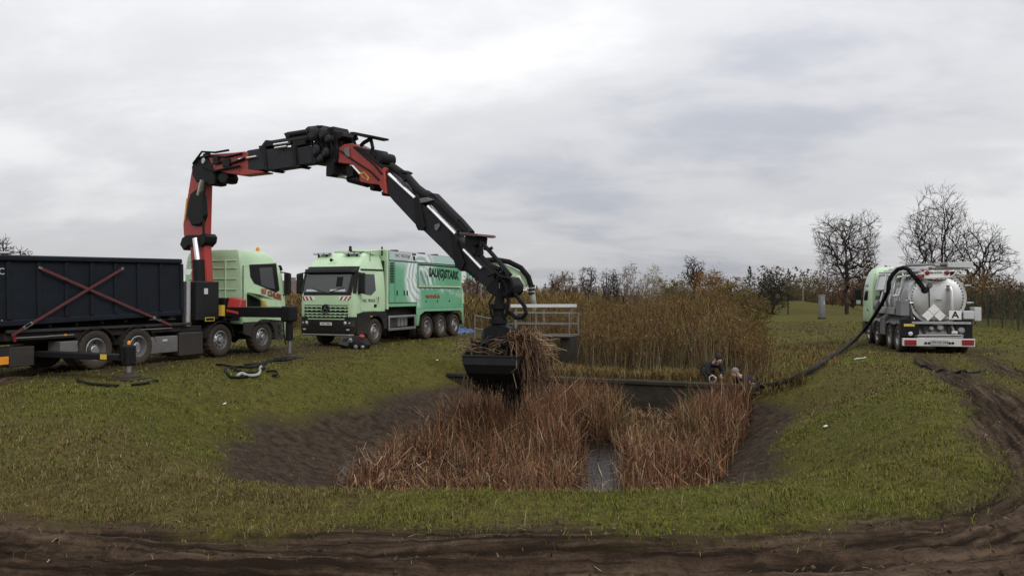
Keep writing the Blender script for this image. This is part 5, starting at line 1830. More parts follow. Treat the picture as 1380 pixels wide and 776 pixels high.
# placards
for px, py in ((1258.5, 417), (1250.5, 425), (1266.8, 425.3)):
    c = rp(px, py, .28)
    q = .21
    part('hazard_placard', MB().prism([c + Vector((0, q, 0)), c + Vector((0, 0, q)), c + Vector((0, -q, 0)), c + Vector((0, 0, -q))], (.012, 0, 0)), M['white'], tt_, .004)
part('placard_post', MB().tube([rp(1258.5, 421, .30), rp(1258.5, 434, .30)], .018, 6).tube([rp(1243, 425, .30), rp(1279, 425.5, .30)], .018, 6), M['galv'], tt_)
a_, b_ = rp(1279, 430.5, .12), rp(1295.5, 418.5, .12)
asg = part('letter_sign', MB().box(.12, .132, b_.y, a_.y, a_.z, b_.z), M['white'], tt_, .003)
text('sign_letter', 'A', .36, (.117, (a_.y + b_.y) / 2, (a_.z + b_.z) / 2), (0, -1, 0), (0, 0, 1), M['bblack'], asg, bold=.008)
# rear shelf, catch trough and bumper
a_, b_ = rp(1228.5, 436.5, .12), rp(1308.5, 431.5, .12)
tp('rear_shelf', MB().box(.10, .45, b_.y, a_.y, a_.z, a_.z + .09), 'alu')
a_, b_ = rp(1236, 456, .0), rp(1297, 437, .35)
tp('catch_trough', MB().prism([(.05, rp(1298, 456, .05).y, rp(1298, 456, .05).z), (.05, rp(1236, 456, .05).y, rp(1236, 456, .05).z), (.4, rp(1230, 438, .4).y, rp(1230, 438, .4).z), (.4, rp(1300, 438, .4).y, rp(1300, 438, .4).z)], (.04, 0, 0)), 'grey')
for py in (452, 455.5):
    tp('trough_bar', MB().tube([rp(1236, py, .04), rp(1296, py - .6, .04)], .03, 8), 'alu', sm=True, bev=0)
for px, py, r_ in ((1266, 442, .12), (1254, 443, .09), (1294, 445, .14)):
    tp('drain_cap', MB().lathe([(r_, 0), (r_, .1), (r_ * .7, .13), (.001, .13)], rp(px, py, .26), (-1, 0, .2), 16), 'galv', bev=0, sm=30)
tp('drain_pipe', MB().tube([rp(1282.5, 418, .27), rp(1282.5, 440, .25), rp(1286, 450, .1)], .06, 10), 'galv', bev=0, sm=True)
tp('drain_handle', MB().box(.06, .12, rp(1290, 448, .1).y, rp(1282, 448, .1).y, rp(1282, 450, .1).z, rp(1282, 446, .1).z), 'white', bev=.02)
yL, yR = TR(1216, 460)[0], TR(1313.5, 460)[0]
zb0, zb1 = TR(1263, 466.5)[1], TR(1263, 456)[1]
bpm = tp('bumper_beam', MB().box(-.02, .10, yR, yL, zb0, zb1), 'white', bev=.01)
for px0, px1 in ((1218.5, 1234.5), (1296, 1312)):
    a_, b_ = TR(px0, 464.8), TR(px1, 458)
    tl = part('tail_light', MB().box(-.045, -.02, b_[0], a_[0], a_[1], b_[1]), M['redlens'], bpm, .006)
    part('lens_strip', MB().box(-.05, -.045, b_[0] + .03, a_[0] - .03, (a_[1] + b_[1]) / 2 - .01, (a_[1] + b_[1]) / 2 + .025), M['textred'], tl)
a_, b_ = TR(1254, 464.5), TR(1277.5, 458)
npl = part('number_plate', MB().box(-.04, -.02, b_[0], a_[0], a_[1], b_[1]), M['wgrey'], bpm)
text('plate_characters', 'VM VA 344', .12, (-.043, (a_[0] + b_[0]) / 2, (a_[1] + b_[1]) / 2), (0, -1, 0), (0, 0, 1), M['bblack'], npl)
for px in (1247, 1251.5, 1279, 1283.5):
    part('reverse_sensor', MB().lathe([(.045, 0), (.045, .03), (.02, .04)], (-.02, *TR(px, 462)), (-1, 0, 0), 10), M['bblack'], bpm)
# left side: box with yellow lettering, aluminium tray, guards and ladders
a_, b_ = TS_(1209, 440, 1.22), TS_(1216, 419, 1.22)
tp('valve_cabinet', MB().box(.30, 1.0, .92, 1.24, 1.42, 2.02), 'grey', bev=.015)
tp('rear_mudguard_box', MB().box(.12, .5, .62, 1.24, .62, 1.30), 'bblack', bev=.02)
yp = part('yellow_lettering', MB().box(.112, .117, .78, 1.16, 1.02, 1.12), M['yellow'], tt_)
part('side_reflector', MB().lathe([(.08, 0), (.08, .03), (.03, .045)], (.12, .93, .74), (-1, 0, 0), 14), M['lamp'], tt_, 0, 30)
tp('hose_tray', MB().prism([(1.2, 1.28, 1.46), (3.9, 1.28, 1.46), (3.9, 1.28, 1.72), (1.2, 1.28, 1.72)], (0, -.06, 0)), 'alu', bev=.006)
tp('hose_tray_floor', MB().box(1.2, 3.9, .75, 1.22, 1.44, 1.49), 'alu', bev=.004)
for k in range(5):
    x_ = 1.35 + k * .55
    tp('tray_clutter', MB().tube([(x_, 1.05 - .08 * (k % 2), 1.56), (x_ + .4, .95, 1.60), (x_ + .55, 1.1, 1.58)], .05, 8), 'hose' if k % 2 else 'galv', bev=0, sm=True)
tp('side_locker', MB().box(2.95, 3.85, .8, 1.24, .55, 1.28), 'grey', bev=.015)
tp('fuel_tank', MB().box(5.05, 5.65, .7, 1.22, .5, 1.05), 'dgrey', bev=.06)
tp('pump_unit', MB().box(4.6, 5.35, .1, 1.1, 1.15, 2.2), 'dgrey', bev=.03)
tp('pump_drum', MB().tube([(4.5, .95, 1.75), (5.2, .95, 1.75)], .3, 16), 'galv', bev=0, sm=30)
for x0_, x1_, z0_, z1_, y_ in ((1.9, 3.3, 2.35, 3.05, 1.13), (3.6, 5.0, 2.45, 3.1, 1.13)):
    g = tp('guard_frame', MB().tube([(x0_, y_, z0_), (x1_, y_, z0_), (x1_ + .1, y_ - .15, z1_), (x0_ + .15, y_ - .15, z1_), (x0_, y_, z0_)], .045, 8), 'alu', bev=0, sm=30)
    part('guard_sheet', MB().prism([(x0_ + .05, y_ - .01, z0_ + .05), (x1_ - .05, y_ - .01, z0_ + .05), (x1_ + .03, y_ - .14, z1_ - .05), (x0_ + .18, y_ - .14, z1_ - .05)], (0, -.02, 0)), M['tank'], g)
for x_ in (1.2, 1.55, 2.4, 3.2, 4.0):
    tp('side_pipe', MB().tube([(x_, .75, 1.35), (x_, 1.12, 1.6), (x_ + .05, 1.15, 2.0), (x_ + .1, 1.0, 2.5)], .055, 10), 'alu', bev=0, sm=True)
tp('tank_ladder', MB().tube([(1.0, 1.08, 1.5), (1.05, 1.1, 2.4), (1.2, .8, 3.05)], .03, 8), 'alu', bev=0, sm=True)
tp('walkway', MB().box(.9, 5.2, .2, .75, 3.08, 3.12), 'galv')
tp('left_tank_saddle', MB().prism([(.5, 1.2, 1.1), (5.3, 1.2, 1.1), (5.3, .75, 1.5), (.5, .75, 1.5)], (0, 0, -.06)), 'grey')
tp('right_tank_saddle', MB().prism([(.5, -1.2, 1.1), (5.3, -1.2, 1.1), (5.3, -.75, 1.5), (.5, -.75, 1.5)], (0, 0, -.06)), 'grey')
# rear arm frame sloping beside the tank
tp('door_arm', MB().tube([rp(1221, 404, .6), rp(1226, 420, .5), rp(1234, 436, .3)], .05, 8), 'alu', bev=0, sm=True)
tp('sloping_panel', MB().prism([rp(1222, 404, .55), rp(1226, 404, .55), rp(1238, 456, .08), rp(1233, 456, .08)], (.04, 0, 0)), 'dgrey')
# right side boxes
a_, b_ = rp(1298, 430, .5), rp(1313, 419, .5)
tp('right_locker', MB().box(.5, 1.1, b_.y, a_.y, a_.z, b_.z), 'wgrey', bev=.02)
a_, b_ = rp(1313, 432.5, .75), rp(1322.5, 414, .75)
tp('right_cabinet', MB().box(.75, 1.3, b_.y, a_.y, a_.z, b_.z), 'wgrey', bev=.015)
tp('right_mudguard', MB().box(.15, .25, -1.24, -.62, .45, 1.3), 'bblack', bev=.02)
# roof gear: boom trough, pipes, white lamp board
a_, b_ = rp(1226, 362, .4), rp(1311, 358, .4)
tp('roof_trough', MB().prism([rp(1278, 360, .1), rp(1312, 361, .1), rp(1311, 352.5, .1), rp(1278, 353.5, .1)], (3.2, 0, 0)), 'wgrey', bev=.01)
for y0_, y1_, z_, r_ in ((.55, .1, 3.30, .05), (.75, .3, 3.22, .045), (.3, -.1, 3.38, .05), (.95, .55, 3.15, .045)):
    tp('roof_pipe', MB().tube([(5.2, y0_, z_ + .06), (2.5, (y0_ + y1_) / 2, z_ + .03), (.2, y1_, z_)], r_, 10), 'alu', bev=0, sm=30)
tp('roof_boom', MB().tube([rp(1222, 358, 2.6), rp(1262, 357, .5), rp(1284, 355.5, .15)], .075, 12), 'galv', bev=0, sm=30)
tp('roof_boom', MB().tube([rp(1215, 362, 2.6), rp(1250, 361, .6), rp(1300, 359.5, .2)], .06, 12), 'alu', bev=0, sm=30)
bd = tp('lamp_board', MB().prism([rp(1246, 375, .12), rp(1281, 374, .12), rp(1288, 369, .12), rp(1291, 364, .12), rp(1246, 364.5, .12)], (.06, 0, 0)), 'white', bev=.01)
for px in (1249.7, 1276.3):
    part('round_lamp', MB().lathe([(.085, 0), (.085, .03), (.03, .045), (.001, .045)], rp(px, 367.5, .115), (-1, 0, 0), 18), M['redlens'], bd, 0, 30)
c_ = rp(1263, 367.5, .114)
text('board_lettering', '1.86/6000-17', .13, (c_.x, c_.y, c_.z), (0, -1, 0), (0, 0, 1), M['bblack'], bd)
part('board_notch', MB().prism([rp(1281, 372, .112), rp(1285, 369.5, .112), rp(1288, 365.5, .112), rp(1280, 366, .112)], (.004, 0, 0)), M['bblack'], bd)
cb = tp('warning_cone', MB().lathe([(.19, 0), (.19, .03), (.14, .03), (.07, .34), (.001, .36)], rp(1242, 374.5, .35), (0, 0, 1), 18), 'redlens', bev=0, sm=30)
part('cone_stripe', MB().lathe([(.122, 0), (.103, .1)], rp(1242, 374.5, .35) + Vector((0, 0, .13)), (0, 0, 1), 18, False), M['white'], cb)
for k in range(3):
    tp('top_cable', MB().tube([rp(1246 + k * 4, 376, .2), rp(1255 + k * 5, 378 + k * .6, .2), rp(1264 + k * 6, 376, .2)], .02, 6), 'redlens' if k == 1 else 'bblack', bev=0, sm=True)
# big hose hoop at the left top
hp = [(1197, 392), (1198, 380), (1203, 370), (1210, 363), (1218, 360.5), (1224, 363), (1236, 377), (1246, 390)]
tp('hose_hoop', MB().tube([rp(*p, 1.0 - .1 * i) for i, p in enumerate(hp)], .085, 12), 'hose', bev=0, sm=True)
tp('hoop_guide', MB().tube([rp(1203, 399, .9), rp(1202, 385, .9), rp(1207, 372, .9), rp(1214, 366, .9), rp(1218, 371, .9), rp(1215, 386, .9), rp(1211, 398, .9), rp(1203, 399, .9)], .05, 8), 'alu', bev=0, sm=True)

# the long suction hose lying down the bank into the reeds
w_ = lambda v: TF.o + TF.h * v.x + TF.l * v.y + Vector((0, 0, v.z))
h0 = w_(rp(1197, 392, 1.0))
hpath = [h0]
for px, py in ((1190, 406), (1181, 421), (1171, 436), (1163, 446)):        # hangs free beside the truck's left side
    hpath.append(on_plane(px, py, TF.o + TF.l * 1.50, TF.l))
ya, yb_ = hpath[-1].y, ground_hit(1100, 494.5, .09).y * .99
for px, py in ((1150, 459.5), (1130, 475), (1113, 487)):                    # sags towards the bank
    hpath.append(at(px, py, ya + (yb_ - ya) * (1163 - px) / 63.0))
for px, py in ((1100, 494.5), (1085, 503), (1060, 513.5), (1035, 519), (1012, 521), (1000, 519)):
    p = ground_hit(px, py, .09)
    hpath.append(at(px, py, p.y * .992))
hx = catmull([tuple(p) for p in hpath], 6)
for i in range(len(hx)):
    g_ = gz(hx[i][0], hx[i][1]) + .12
    if hx[i][2] < g_:
        hx[i][2] = g_
sh = part('suction_hose_line', MB().tube([tuple(p) for p in hx], .072, 12), M['hose'], None, 0, True)
tag(sh, 'thick black suction hose running from the tank truck down the bank', 'hose')
# ================================================================== vegetation
def axis_rand(n, s0, s1, t0, t1, rng):
    s_ = rng.uniform(s0, s1, n)
    t_ = rng.uniform(t0, t1, n)
    return s_ * AX.x + t_ * RX.x, s_ * AX.y + t_ * RX.y, s_, t_


def base_pts(x, y, sink=0.02):
    return np.stack([x, y, ground_z(x, y) - sink], 1)


# ---- short grass: dense near the camera, sparser further off
def turf_cols(n, dry, rng):
    green = pick_cols(n, [(.100, .118, .018), (.138, .150, .025), (.182, .175, .036), (.118, .120, .022)], [3, 3, 2, 3], .22, rng)
    straw = pick_cols(n, [(.155, .122, .045), (.115, .085, .030), (.21, .175, .085), (.075, .055, .022)], [3, 3, 1.3, 2], .2, rng)
    k = (rng.uniform(0, 1, n) < np.clip(dry, .10, .85))[:, None]
    return np.where(k, straw, green)


rng = np.random.default_rng(3)
gparts = []
for (x0, x1, y0, y1, n, hh, ww) in ((-6.5, 7.5, 5.6, 9.3, 130000, .056, .006), (-10, 11.5, 8.6, 16, 95000, .060, .010), (-15, 17, 15, 29, 95000, .066, .018), (-26, 34, 28, 60, 60000, .09, .04)):
    x, y = rng.uniform(x0, x1, n), rng.uniform(y0, y1, n)
    d, q = track_coords(x, y)
    nn = fbm(x * 0.9, y * 0.9, 51, 4) - .5
    tm = 1 - sstep(1.25, 2.0, np.where(d > 0, d, -d / (1.15 + .9 * sstep(2, 6, x) * (1 - sstep(9, 15, y)))) * (1 + .3 * sstep(11, 18, y)) + nn * .9)
    tm = tm * (1 - .75 * np.exp(-((d + .1) / .5) ** 2) * sstep(12, 18, y))
    if y0 > 12:
        tm = tm * (1 - .5 * sstep(24, 36, y))
        t_ = x * RX.x + y * RX.y
        tm = np.maximum(tm, np.exp(-((t_ + 17.6) / 2.4) ** 2) * .75 * (y < 45))
        tm = np.maximum(tm, np.exp(-(((x - 17.5) / 3.5) ** 2 + ((y - 32) / 6) ** 2)) * .8)
    z = ground_z(x, y)
    mm = mud_mask(x, y, z)
    clump = fbm(x * 2.6, y * 2.6, 77, 3)
    keep = rng.uniform(0, 1, n) < (1 - tm * .975) * (1 - mm * .97) * np.clip((clump - .28) * 3.0, .45, 1)
    x, y, z, clump = x[keep], y[keep], z[keep], clump[keep]
    m = len(x)
    dr = np.clip((fbm(x * .28, y * .28, 61, 4) - .42) * 2.6 + .34 + .9 * (fbm(x * 1.3, y * 1.3, 65, 3) - .5), 0, 1)
    h = hh * rng.uniform(.35, 1.25, m) * (.6 + .9 * clump)
    B = np.stack([x, y, z - .01], 1)
    c = turf_cols(m, dr, rng)
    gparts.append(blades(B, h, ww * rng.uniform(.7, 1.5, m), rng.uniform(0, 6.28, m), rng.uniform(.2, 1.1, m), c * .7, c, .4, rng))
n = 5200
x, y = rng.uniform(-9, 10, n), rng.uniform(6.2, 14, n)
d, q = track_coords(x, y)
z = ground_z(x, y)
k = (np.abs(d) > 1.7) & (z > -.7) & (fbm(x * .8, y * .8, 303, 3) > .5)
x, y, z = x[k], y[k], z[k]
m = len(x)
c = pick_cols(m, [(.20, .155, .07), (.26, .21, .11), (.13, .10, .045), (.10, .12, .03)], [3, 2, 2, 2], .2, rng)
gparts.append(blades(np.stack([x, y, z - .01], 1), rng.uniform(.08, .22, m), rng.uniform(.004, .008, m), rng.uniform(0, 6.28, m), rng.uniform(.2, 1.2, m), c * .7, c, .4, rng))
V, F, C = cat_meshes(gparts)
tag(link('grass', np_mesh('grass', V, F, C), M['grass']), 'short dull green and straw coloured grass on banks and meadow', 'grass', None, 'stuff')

# ---- dry cattail reeds in the basin
rng = np.random.default_rng(8)
RED = [(.165, .074, .039), (.225, .117, .062), (.105, .047, .027), (.37, .26, .155), (.060, .033, .023), (.20, .150, .070)]
n = 74000
x, y, s_, t_ = axis_rand(n, 10.0, WALL_S - .35, -9.4, -1.1, rng)
nn = fbm(x * .6, y * .6, 91, 4)
ch = np.clip(1.5 * np.exp(-((x - (.113 * y + .25 * np.sin(y * .9) * sstep(15, 18, y))) / ((.020 + .022 * nn) * y)) ** 4), 0, 1) * (1 - sstep(18.6, 19.8, y))
strip = sstep(2.6, 3.2, x) * (1 - sstep(4.8, 5.3, x)) * sstep(20.4, 21.4, y + (x - 4) * .395)
mid = np.exp(-(((x - 3.3) / .6) ** 2 + ((y - 20.0) / 1.2) ** 2)) * .5
left = sstep(-8.9 + 0.9, -8.9, t_ - (nn - .5) * 1.6)
leftback = sstep(18.0, 20.0, s_) * sstep(-6.6, -7.4, t_ + (nn - .5) * 1.2)
prob = (1 - ch * .955) * (1 - strip * .95) * (1 - mid) * (1 - left) * (1 - leftback) * np.clip((nn - .25) * 4, .25, 1)
prob *= sstep(-.232, -.185, x / y + (nn - .5) * .09)
prob *= np.where(t_ > -2.15 + (nn - .5) * 1.2, np.clip(1 - (t_ + 2.15) / .5, 0, 1), 1)
prob *= 1 - .55 * sstep(.132, .150, x / y) * (1 - sstep(.205, .225, x / y)) * sstep(17, 19, y)
keep = rng.uniform(0, 1, n) < prob
x, y, t_, s_, nn = x[keep], y[keep], t_[keep], s_[keep], nn[keep]
m = len(x)
z = np.maximum(ground_z(x, y), WATER_Z - .1)
h0 = .62 + .82 * sstep(12.5, 19.0, y) - .22 * sstep(1.5, 4.0, x) * sstep(10, 16, y)
u_ = x / y
lowmid = sstep(.132, .150, u_) * (1 - sstep(.205, .225, u_)) * sstep(16.5, 18.5, y)
h0 = h0 * (1 - .48 * lowmid) + .06 * sstep(.205, .235, u_) * sstep(18, 20.5, y)
h0 = h0 * (.55 + .45 * sstep(-.235, -.06, u_))
cl2 = fbm(x * 1.7, y * 1.7, 191, 3)
h = h0 * .93 * rng.uniform(.42, 1.14, m) * (.50 + .5 * nn + .55 * cl2)
az = np.where(rng.uniform(0, 1, m) < .6, rng.normal(2.7, 1.3, m), rng.uniform(0, 6.28, m)) + (nn - .5) * 9
ln = np.abs(rng.normal(.30, .24, m))
broken = rng.uniform(0, 1, m) < .30
ln[broken] = rng.uniform(.6, 1.1, broken.sum())
h[broken] *= .75
c = pick_cols(m, RED, [3.2, 2.2, 2.8, 1.3, 2.0, .8], .24, rng)
grn = (rng.uniform(0, 1, m) < .55 * np.exp(-(((x - 3.5) / .9) ** 2 + ((y - 20) / 2.0) ** 2)))[:, None]
c = np.where(grn, pick_cols(m, [(.17, .16, .055), (.23, .20, .09)], [1, 1], .15, rng), c)
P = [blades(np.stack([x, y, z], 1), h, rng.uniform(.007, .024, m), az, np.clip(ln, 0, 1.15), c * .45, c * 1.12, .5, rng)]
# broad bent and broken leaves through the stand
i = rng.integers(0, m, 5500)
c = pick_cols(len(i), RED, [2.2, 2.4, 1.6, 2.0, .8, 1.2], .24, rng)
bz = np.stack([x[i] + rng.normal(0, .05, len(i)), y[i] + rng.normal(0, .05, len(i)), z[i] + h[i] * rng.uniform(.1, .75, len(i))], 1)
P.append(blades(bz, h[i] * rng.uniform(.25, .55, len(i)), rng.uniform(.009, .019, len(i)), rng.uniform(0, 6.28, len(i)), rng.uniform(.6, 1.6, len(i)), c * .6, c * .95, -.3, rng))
# fallen straw and litter at the foot of the stand
n = 5200
x, y, s_, t_ = axis_rand(n, 10.5, WALL_S - .4, -9.2, -1.3, rng)
k = (np.abs(x - .113 * y) > .03 * y) & (x / y > -.2) & (t_ < -2.2)
x, y = x[k], y[k]
n = len(x)
c = pick_cols(n, RED, [2, 2, 2, 2, 1, 1], .2, rng)
P.append(blades(np.stack([x, y, np.maximum(ground_z(x, y), WATER_Z) + rng.uniform(0.0, .25, n)], 1), rng.uniform(.15, .35, n), rng.uniform(.012, .025, n), rng.uniform(0, 6.28, n), rng.uniform(1.2, 2.4, n), c * .8, c, .3, rng))
V, F, C = cat_meshes(P)
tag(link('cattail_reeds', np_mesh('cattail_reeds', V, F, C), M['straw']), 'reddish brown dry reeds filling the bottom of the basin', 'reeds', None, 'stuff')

# ---- willow thicket behind the weir wall
def thicket(name, label, x, y, hgt, stem_c, twig_c, tw, rng, per=20, stem_r=.013, twig_len=(.22, .55), leafn=4, leaf_c=None):
    n = len(x)
    z = ground_z(x, y, False)
    B = np.stack([x, y, z - .05], 1)
    az = rng.uniform(0, 6.28, n)
    lean = np.abs(rng.normal(.15, .11, n))
    tip = B.copy()
    tip[:, 0] += np.cos(az) * lean * hgt
    tip[:, 1] += np.sin(az) * lean * hgt
    tip[:, 2] += hgt
    bow = np.stack([rng.normal(0, .05, n), rng.normal(0, .05, n), np.zeros(n)], 1) * hgt[:, None]
    m1 = B * .62 + tip * .38 + bow * .6
    m2 = B * .28 + tip * .72 + bow
    sr = stem_r * rng.uniform(.6, 1.5, n)
    sc_ = pick_cols(n, stem_c[0], stem_c[1], .2, rng)
    parts = [seg_tubes(B, m1, sr, sr * .75, sc_, 3), seg_tubes(m1, m2, sr * .75, sr * .45, sc_, 3), seg_tubes(m2, tip, sr * .45, sr * .15, sc_, 3)]
    k = per
    f = np.clip(rng.beta(3.0, 1.2, (n, k)), .22, 1)
    seg = np.where(f[..., None] < .72, m1[:, None] + (m2 - m1)[:, None] * ((f - .38) / .34)[..., None], m2[:, None] + (tip - m2)[:, None] * ((f - .72) / .28)[..., None])
    seg = np.where(f[..., None] < .38, B[:, None] + (m1 - B)[:, None] * (f / .38)[..., None], seg).reshape(-1, 3)
    N = len(seg)
    tl = rng.uniform(twig_len[0], twig_len[1], N)
    tc_ = pick_cols(N, twig_c[0], twig_c[1], .22, rng)
    parts.append(tris(seg, tl * .85, np.full(N, tw) * rng.uniform(.6, 1.5, N), rng.uniform(0, 6.28, N), rng.uniform(.2, 1.3, N), tc_, rng))
    if leafn:
        N2 = n * leafn
        idx = rng.integers(0, N, N2)
        lp = seg[idx] + rng.normal(0, .12, (N2, 3)) + np.array([0, 0, .2])
        lc = pick_cols(N2, *leaf_c, .25, rng)
        a = rng.uniform(0, 6.28, N2)
        parts.append(tris(lp, rng.uniform(-.05, .07, N2), rng.uniform(.03, .06, N2), a, rng.uniform(.5, 2, N2), lc, rng))
    V, F, C = cat_meshes(parts)
    return tag(link(name, np_mesh(name, V, F, C), M['bark']), label, 'thicket', None, 'stuff')


rng = np.random.default_rng(21)
n = 1150
x, y, s_, t_ = axis_rand(n, 24.4, 43, -15.0, -0.2, rng)
lft = -7.9 - np.clip(s_ - 25.2, 0, 99) * .55
keep = (t_ > lft) & (t_ < -1.7 - .09 * (s_ - 26) + .35 * np.sin(s_ * .8)) & (rng.uniform(0, 1, n) < 1.0)
keep &= ~((np.abs(x - 1.2) < 2.6) & (y < 27.6) & (x < 2.6))
x, y, s_, t_ = x[keep], y[keep], s_[keep], t_[keep]
edge = -1.7 - .09 * (s_ - 26)
hg = (1.55 + .42 * sstep(25, 32, s_) + .55 * np.exp(-(((x / y) - .255) / .055) ** 2) - .22 * sstep(.17, .08, x / y)) * rng.uniform(.68, 1.10, len(x)) * (.85 + .35 * fbm(x * .7, y * .7, 17, 3))
hg *= 1 - .45 * sstep(edge - 2.0, edge, t_)
hg = np.where((x < 3.2) & (y < 31.5), hg * 1.22, hg)
rep = 9
x, y, hg = np.repeat(x, rep), np.repeat(y, rep), np.repeat(hg, rep) * rng.uniform(.6, 1.08, len(x) * rep)
x = x + rng.normal(0, .16, len(x))
y = y + rng.normal(0, .16, len(y))
thicket('willow_thicket', 'dense brown willow thicket with thin upright stems behind the weir wall', x, y, hg,
        ([(.165, .126, .070), (.105, .078, .044), (.26, .21, .13), (.065, .045, .028)], [3, 3, 1.4, 1.6]),
        ([(.155, .092, .038), (.115, .070, .032), (.195, .110, .040), (.090, .066, .030), (.075, .046, .026)], [3, 3, 2, 2, 1.6]), .0095, rng, 24, .013, (.10, .32), 4,
        ([(.20, .125, .03), (.13, .085, .025), (.095, .085, .02)], [1, 2, 2]))
# orange fringe and outlying willow scrub to the left, beyond the platform and behind the trucks
n = 3400
x, y = rng.uniform(-21, 5.5, n), rng.uniform(43, 58, n)
hg = rng.uniform(1.3, 2.0, n) * (1 + .12 * np.sin(x * .9))
thicket('reed_bed', 'brown reed bed behind the parked green trucks', x, y, hg, ([(.16, .118, .052), (.125, .088, .038), (.20, .155, .080)], [3, 3, 1]),
        ([(.155, .108, .042), (.115, .080, .032), (.19, .142, .065)], [3, 3, 1.2]), .05, rng, 9, .02, (.3, .6), 0)
# yellow straw grass on the shelf behind the wall and on the bank beside the platform
rng = np.random.default_rng(31)
P = []
for (s0, s1, t0, t1, n, hh) in ((WALL_S + .2, WALL_S + 1.9, -9.6, -.4, 9000, .34), (WALL_S + .4, WALL_S + 5, -10.6, -7.0, 6000, .36), (26, 40, -2.0, 0.6, 5000, .26)):
    x, y, s_, t_ = axis_rand(n, s0, s1, t0, t1, rng)
    k = rng.uniform(0, 1, n) < np.clip((fbm(x * 1.1, y * 1.1, 13, 3) - .3) * 3, .1, 1)
    x, y = x[k], y[k]
    m = len(x)
    c = pick_cols(m, [(.20, .145, .055), (.145, .10, .038), (.26, .20, .095), (.085, .065, .024)], [3, 3, 1, 2], .2, rng)
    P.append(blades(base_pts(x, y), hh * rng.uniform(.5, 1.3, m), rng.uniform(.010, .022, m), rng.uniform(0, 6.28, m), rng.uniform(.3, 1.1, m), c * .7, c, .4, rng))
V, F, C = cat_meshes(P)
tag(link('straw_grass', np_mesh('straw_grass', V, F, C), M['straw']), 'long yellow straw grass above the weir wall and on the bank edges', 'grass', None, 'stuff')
# litter of torn stalks and clods on the bare slopes and the track
n = 2600
x, y = rng.uniform(-9, 10, n), rng.uniform(4.6, 22, n)
z = ground_z(x, y)
d, q = track_coords(x, y)
k = (mud_mask(x, y, z) > .4) & (z > WATER_Z) | (np.abs(d) < 1.9)
x, y, z = x[k], y[k], z[k]
m = len(x)
c = pick_cols(m, [(.14, .095, .055), (.24, .18, .11), (.055, .04, .028)], [2, 1, 3], .2, rng)
V, F, C = blades(np.stack([x, y, z + .012], 1), rng.uniform(.02, .05, m), rng.uniform(.006, .016, m), rng.uniform(0, 6.28, m), rng.uniform(2, 5.5, m), c, c, .2, rng)
tag(link('straw_litter', np_mesh('straw_litter', V, F, C), M['straw']), 'scattered bits of straw and stalks on bare earth', 'litter', None, 'stuff')


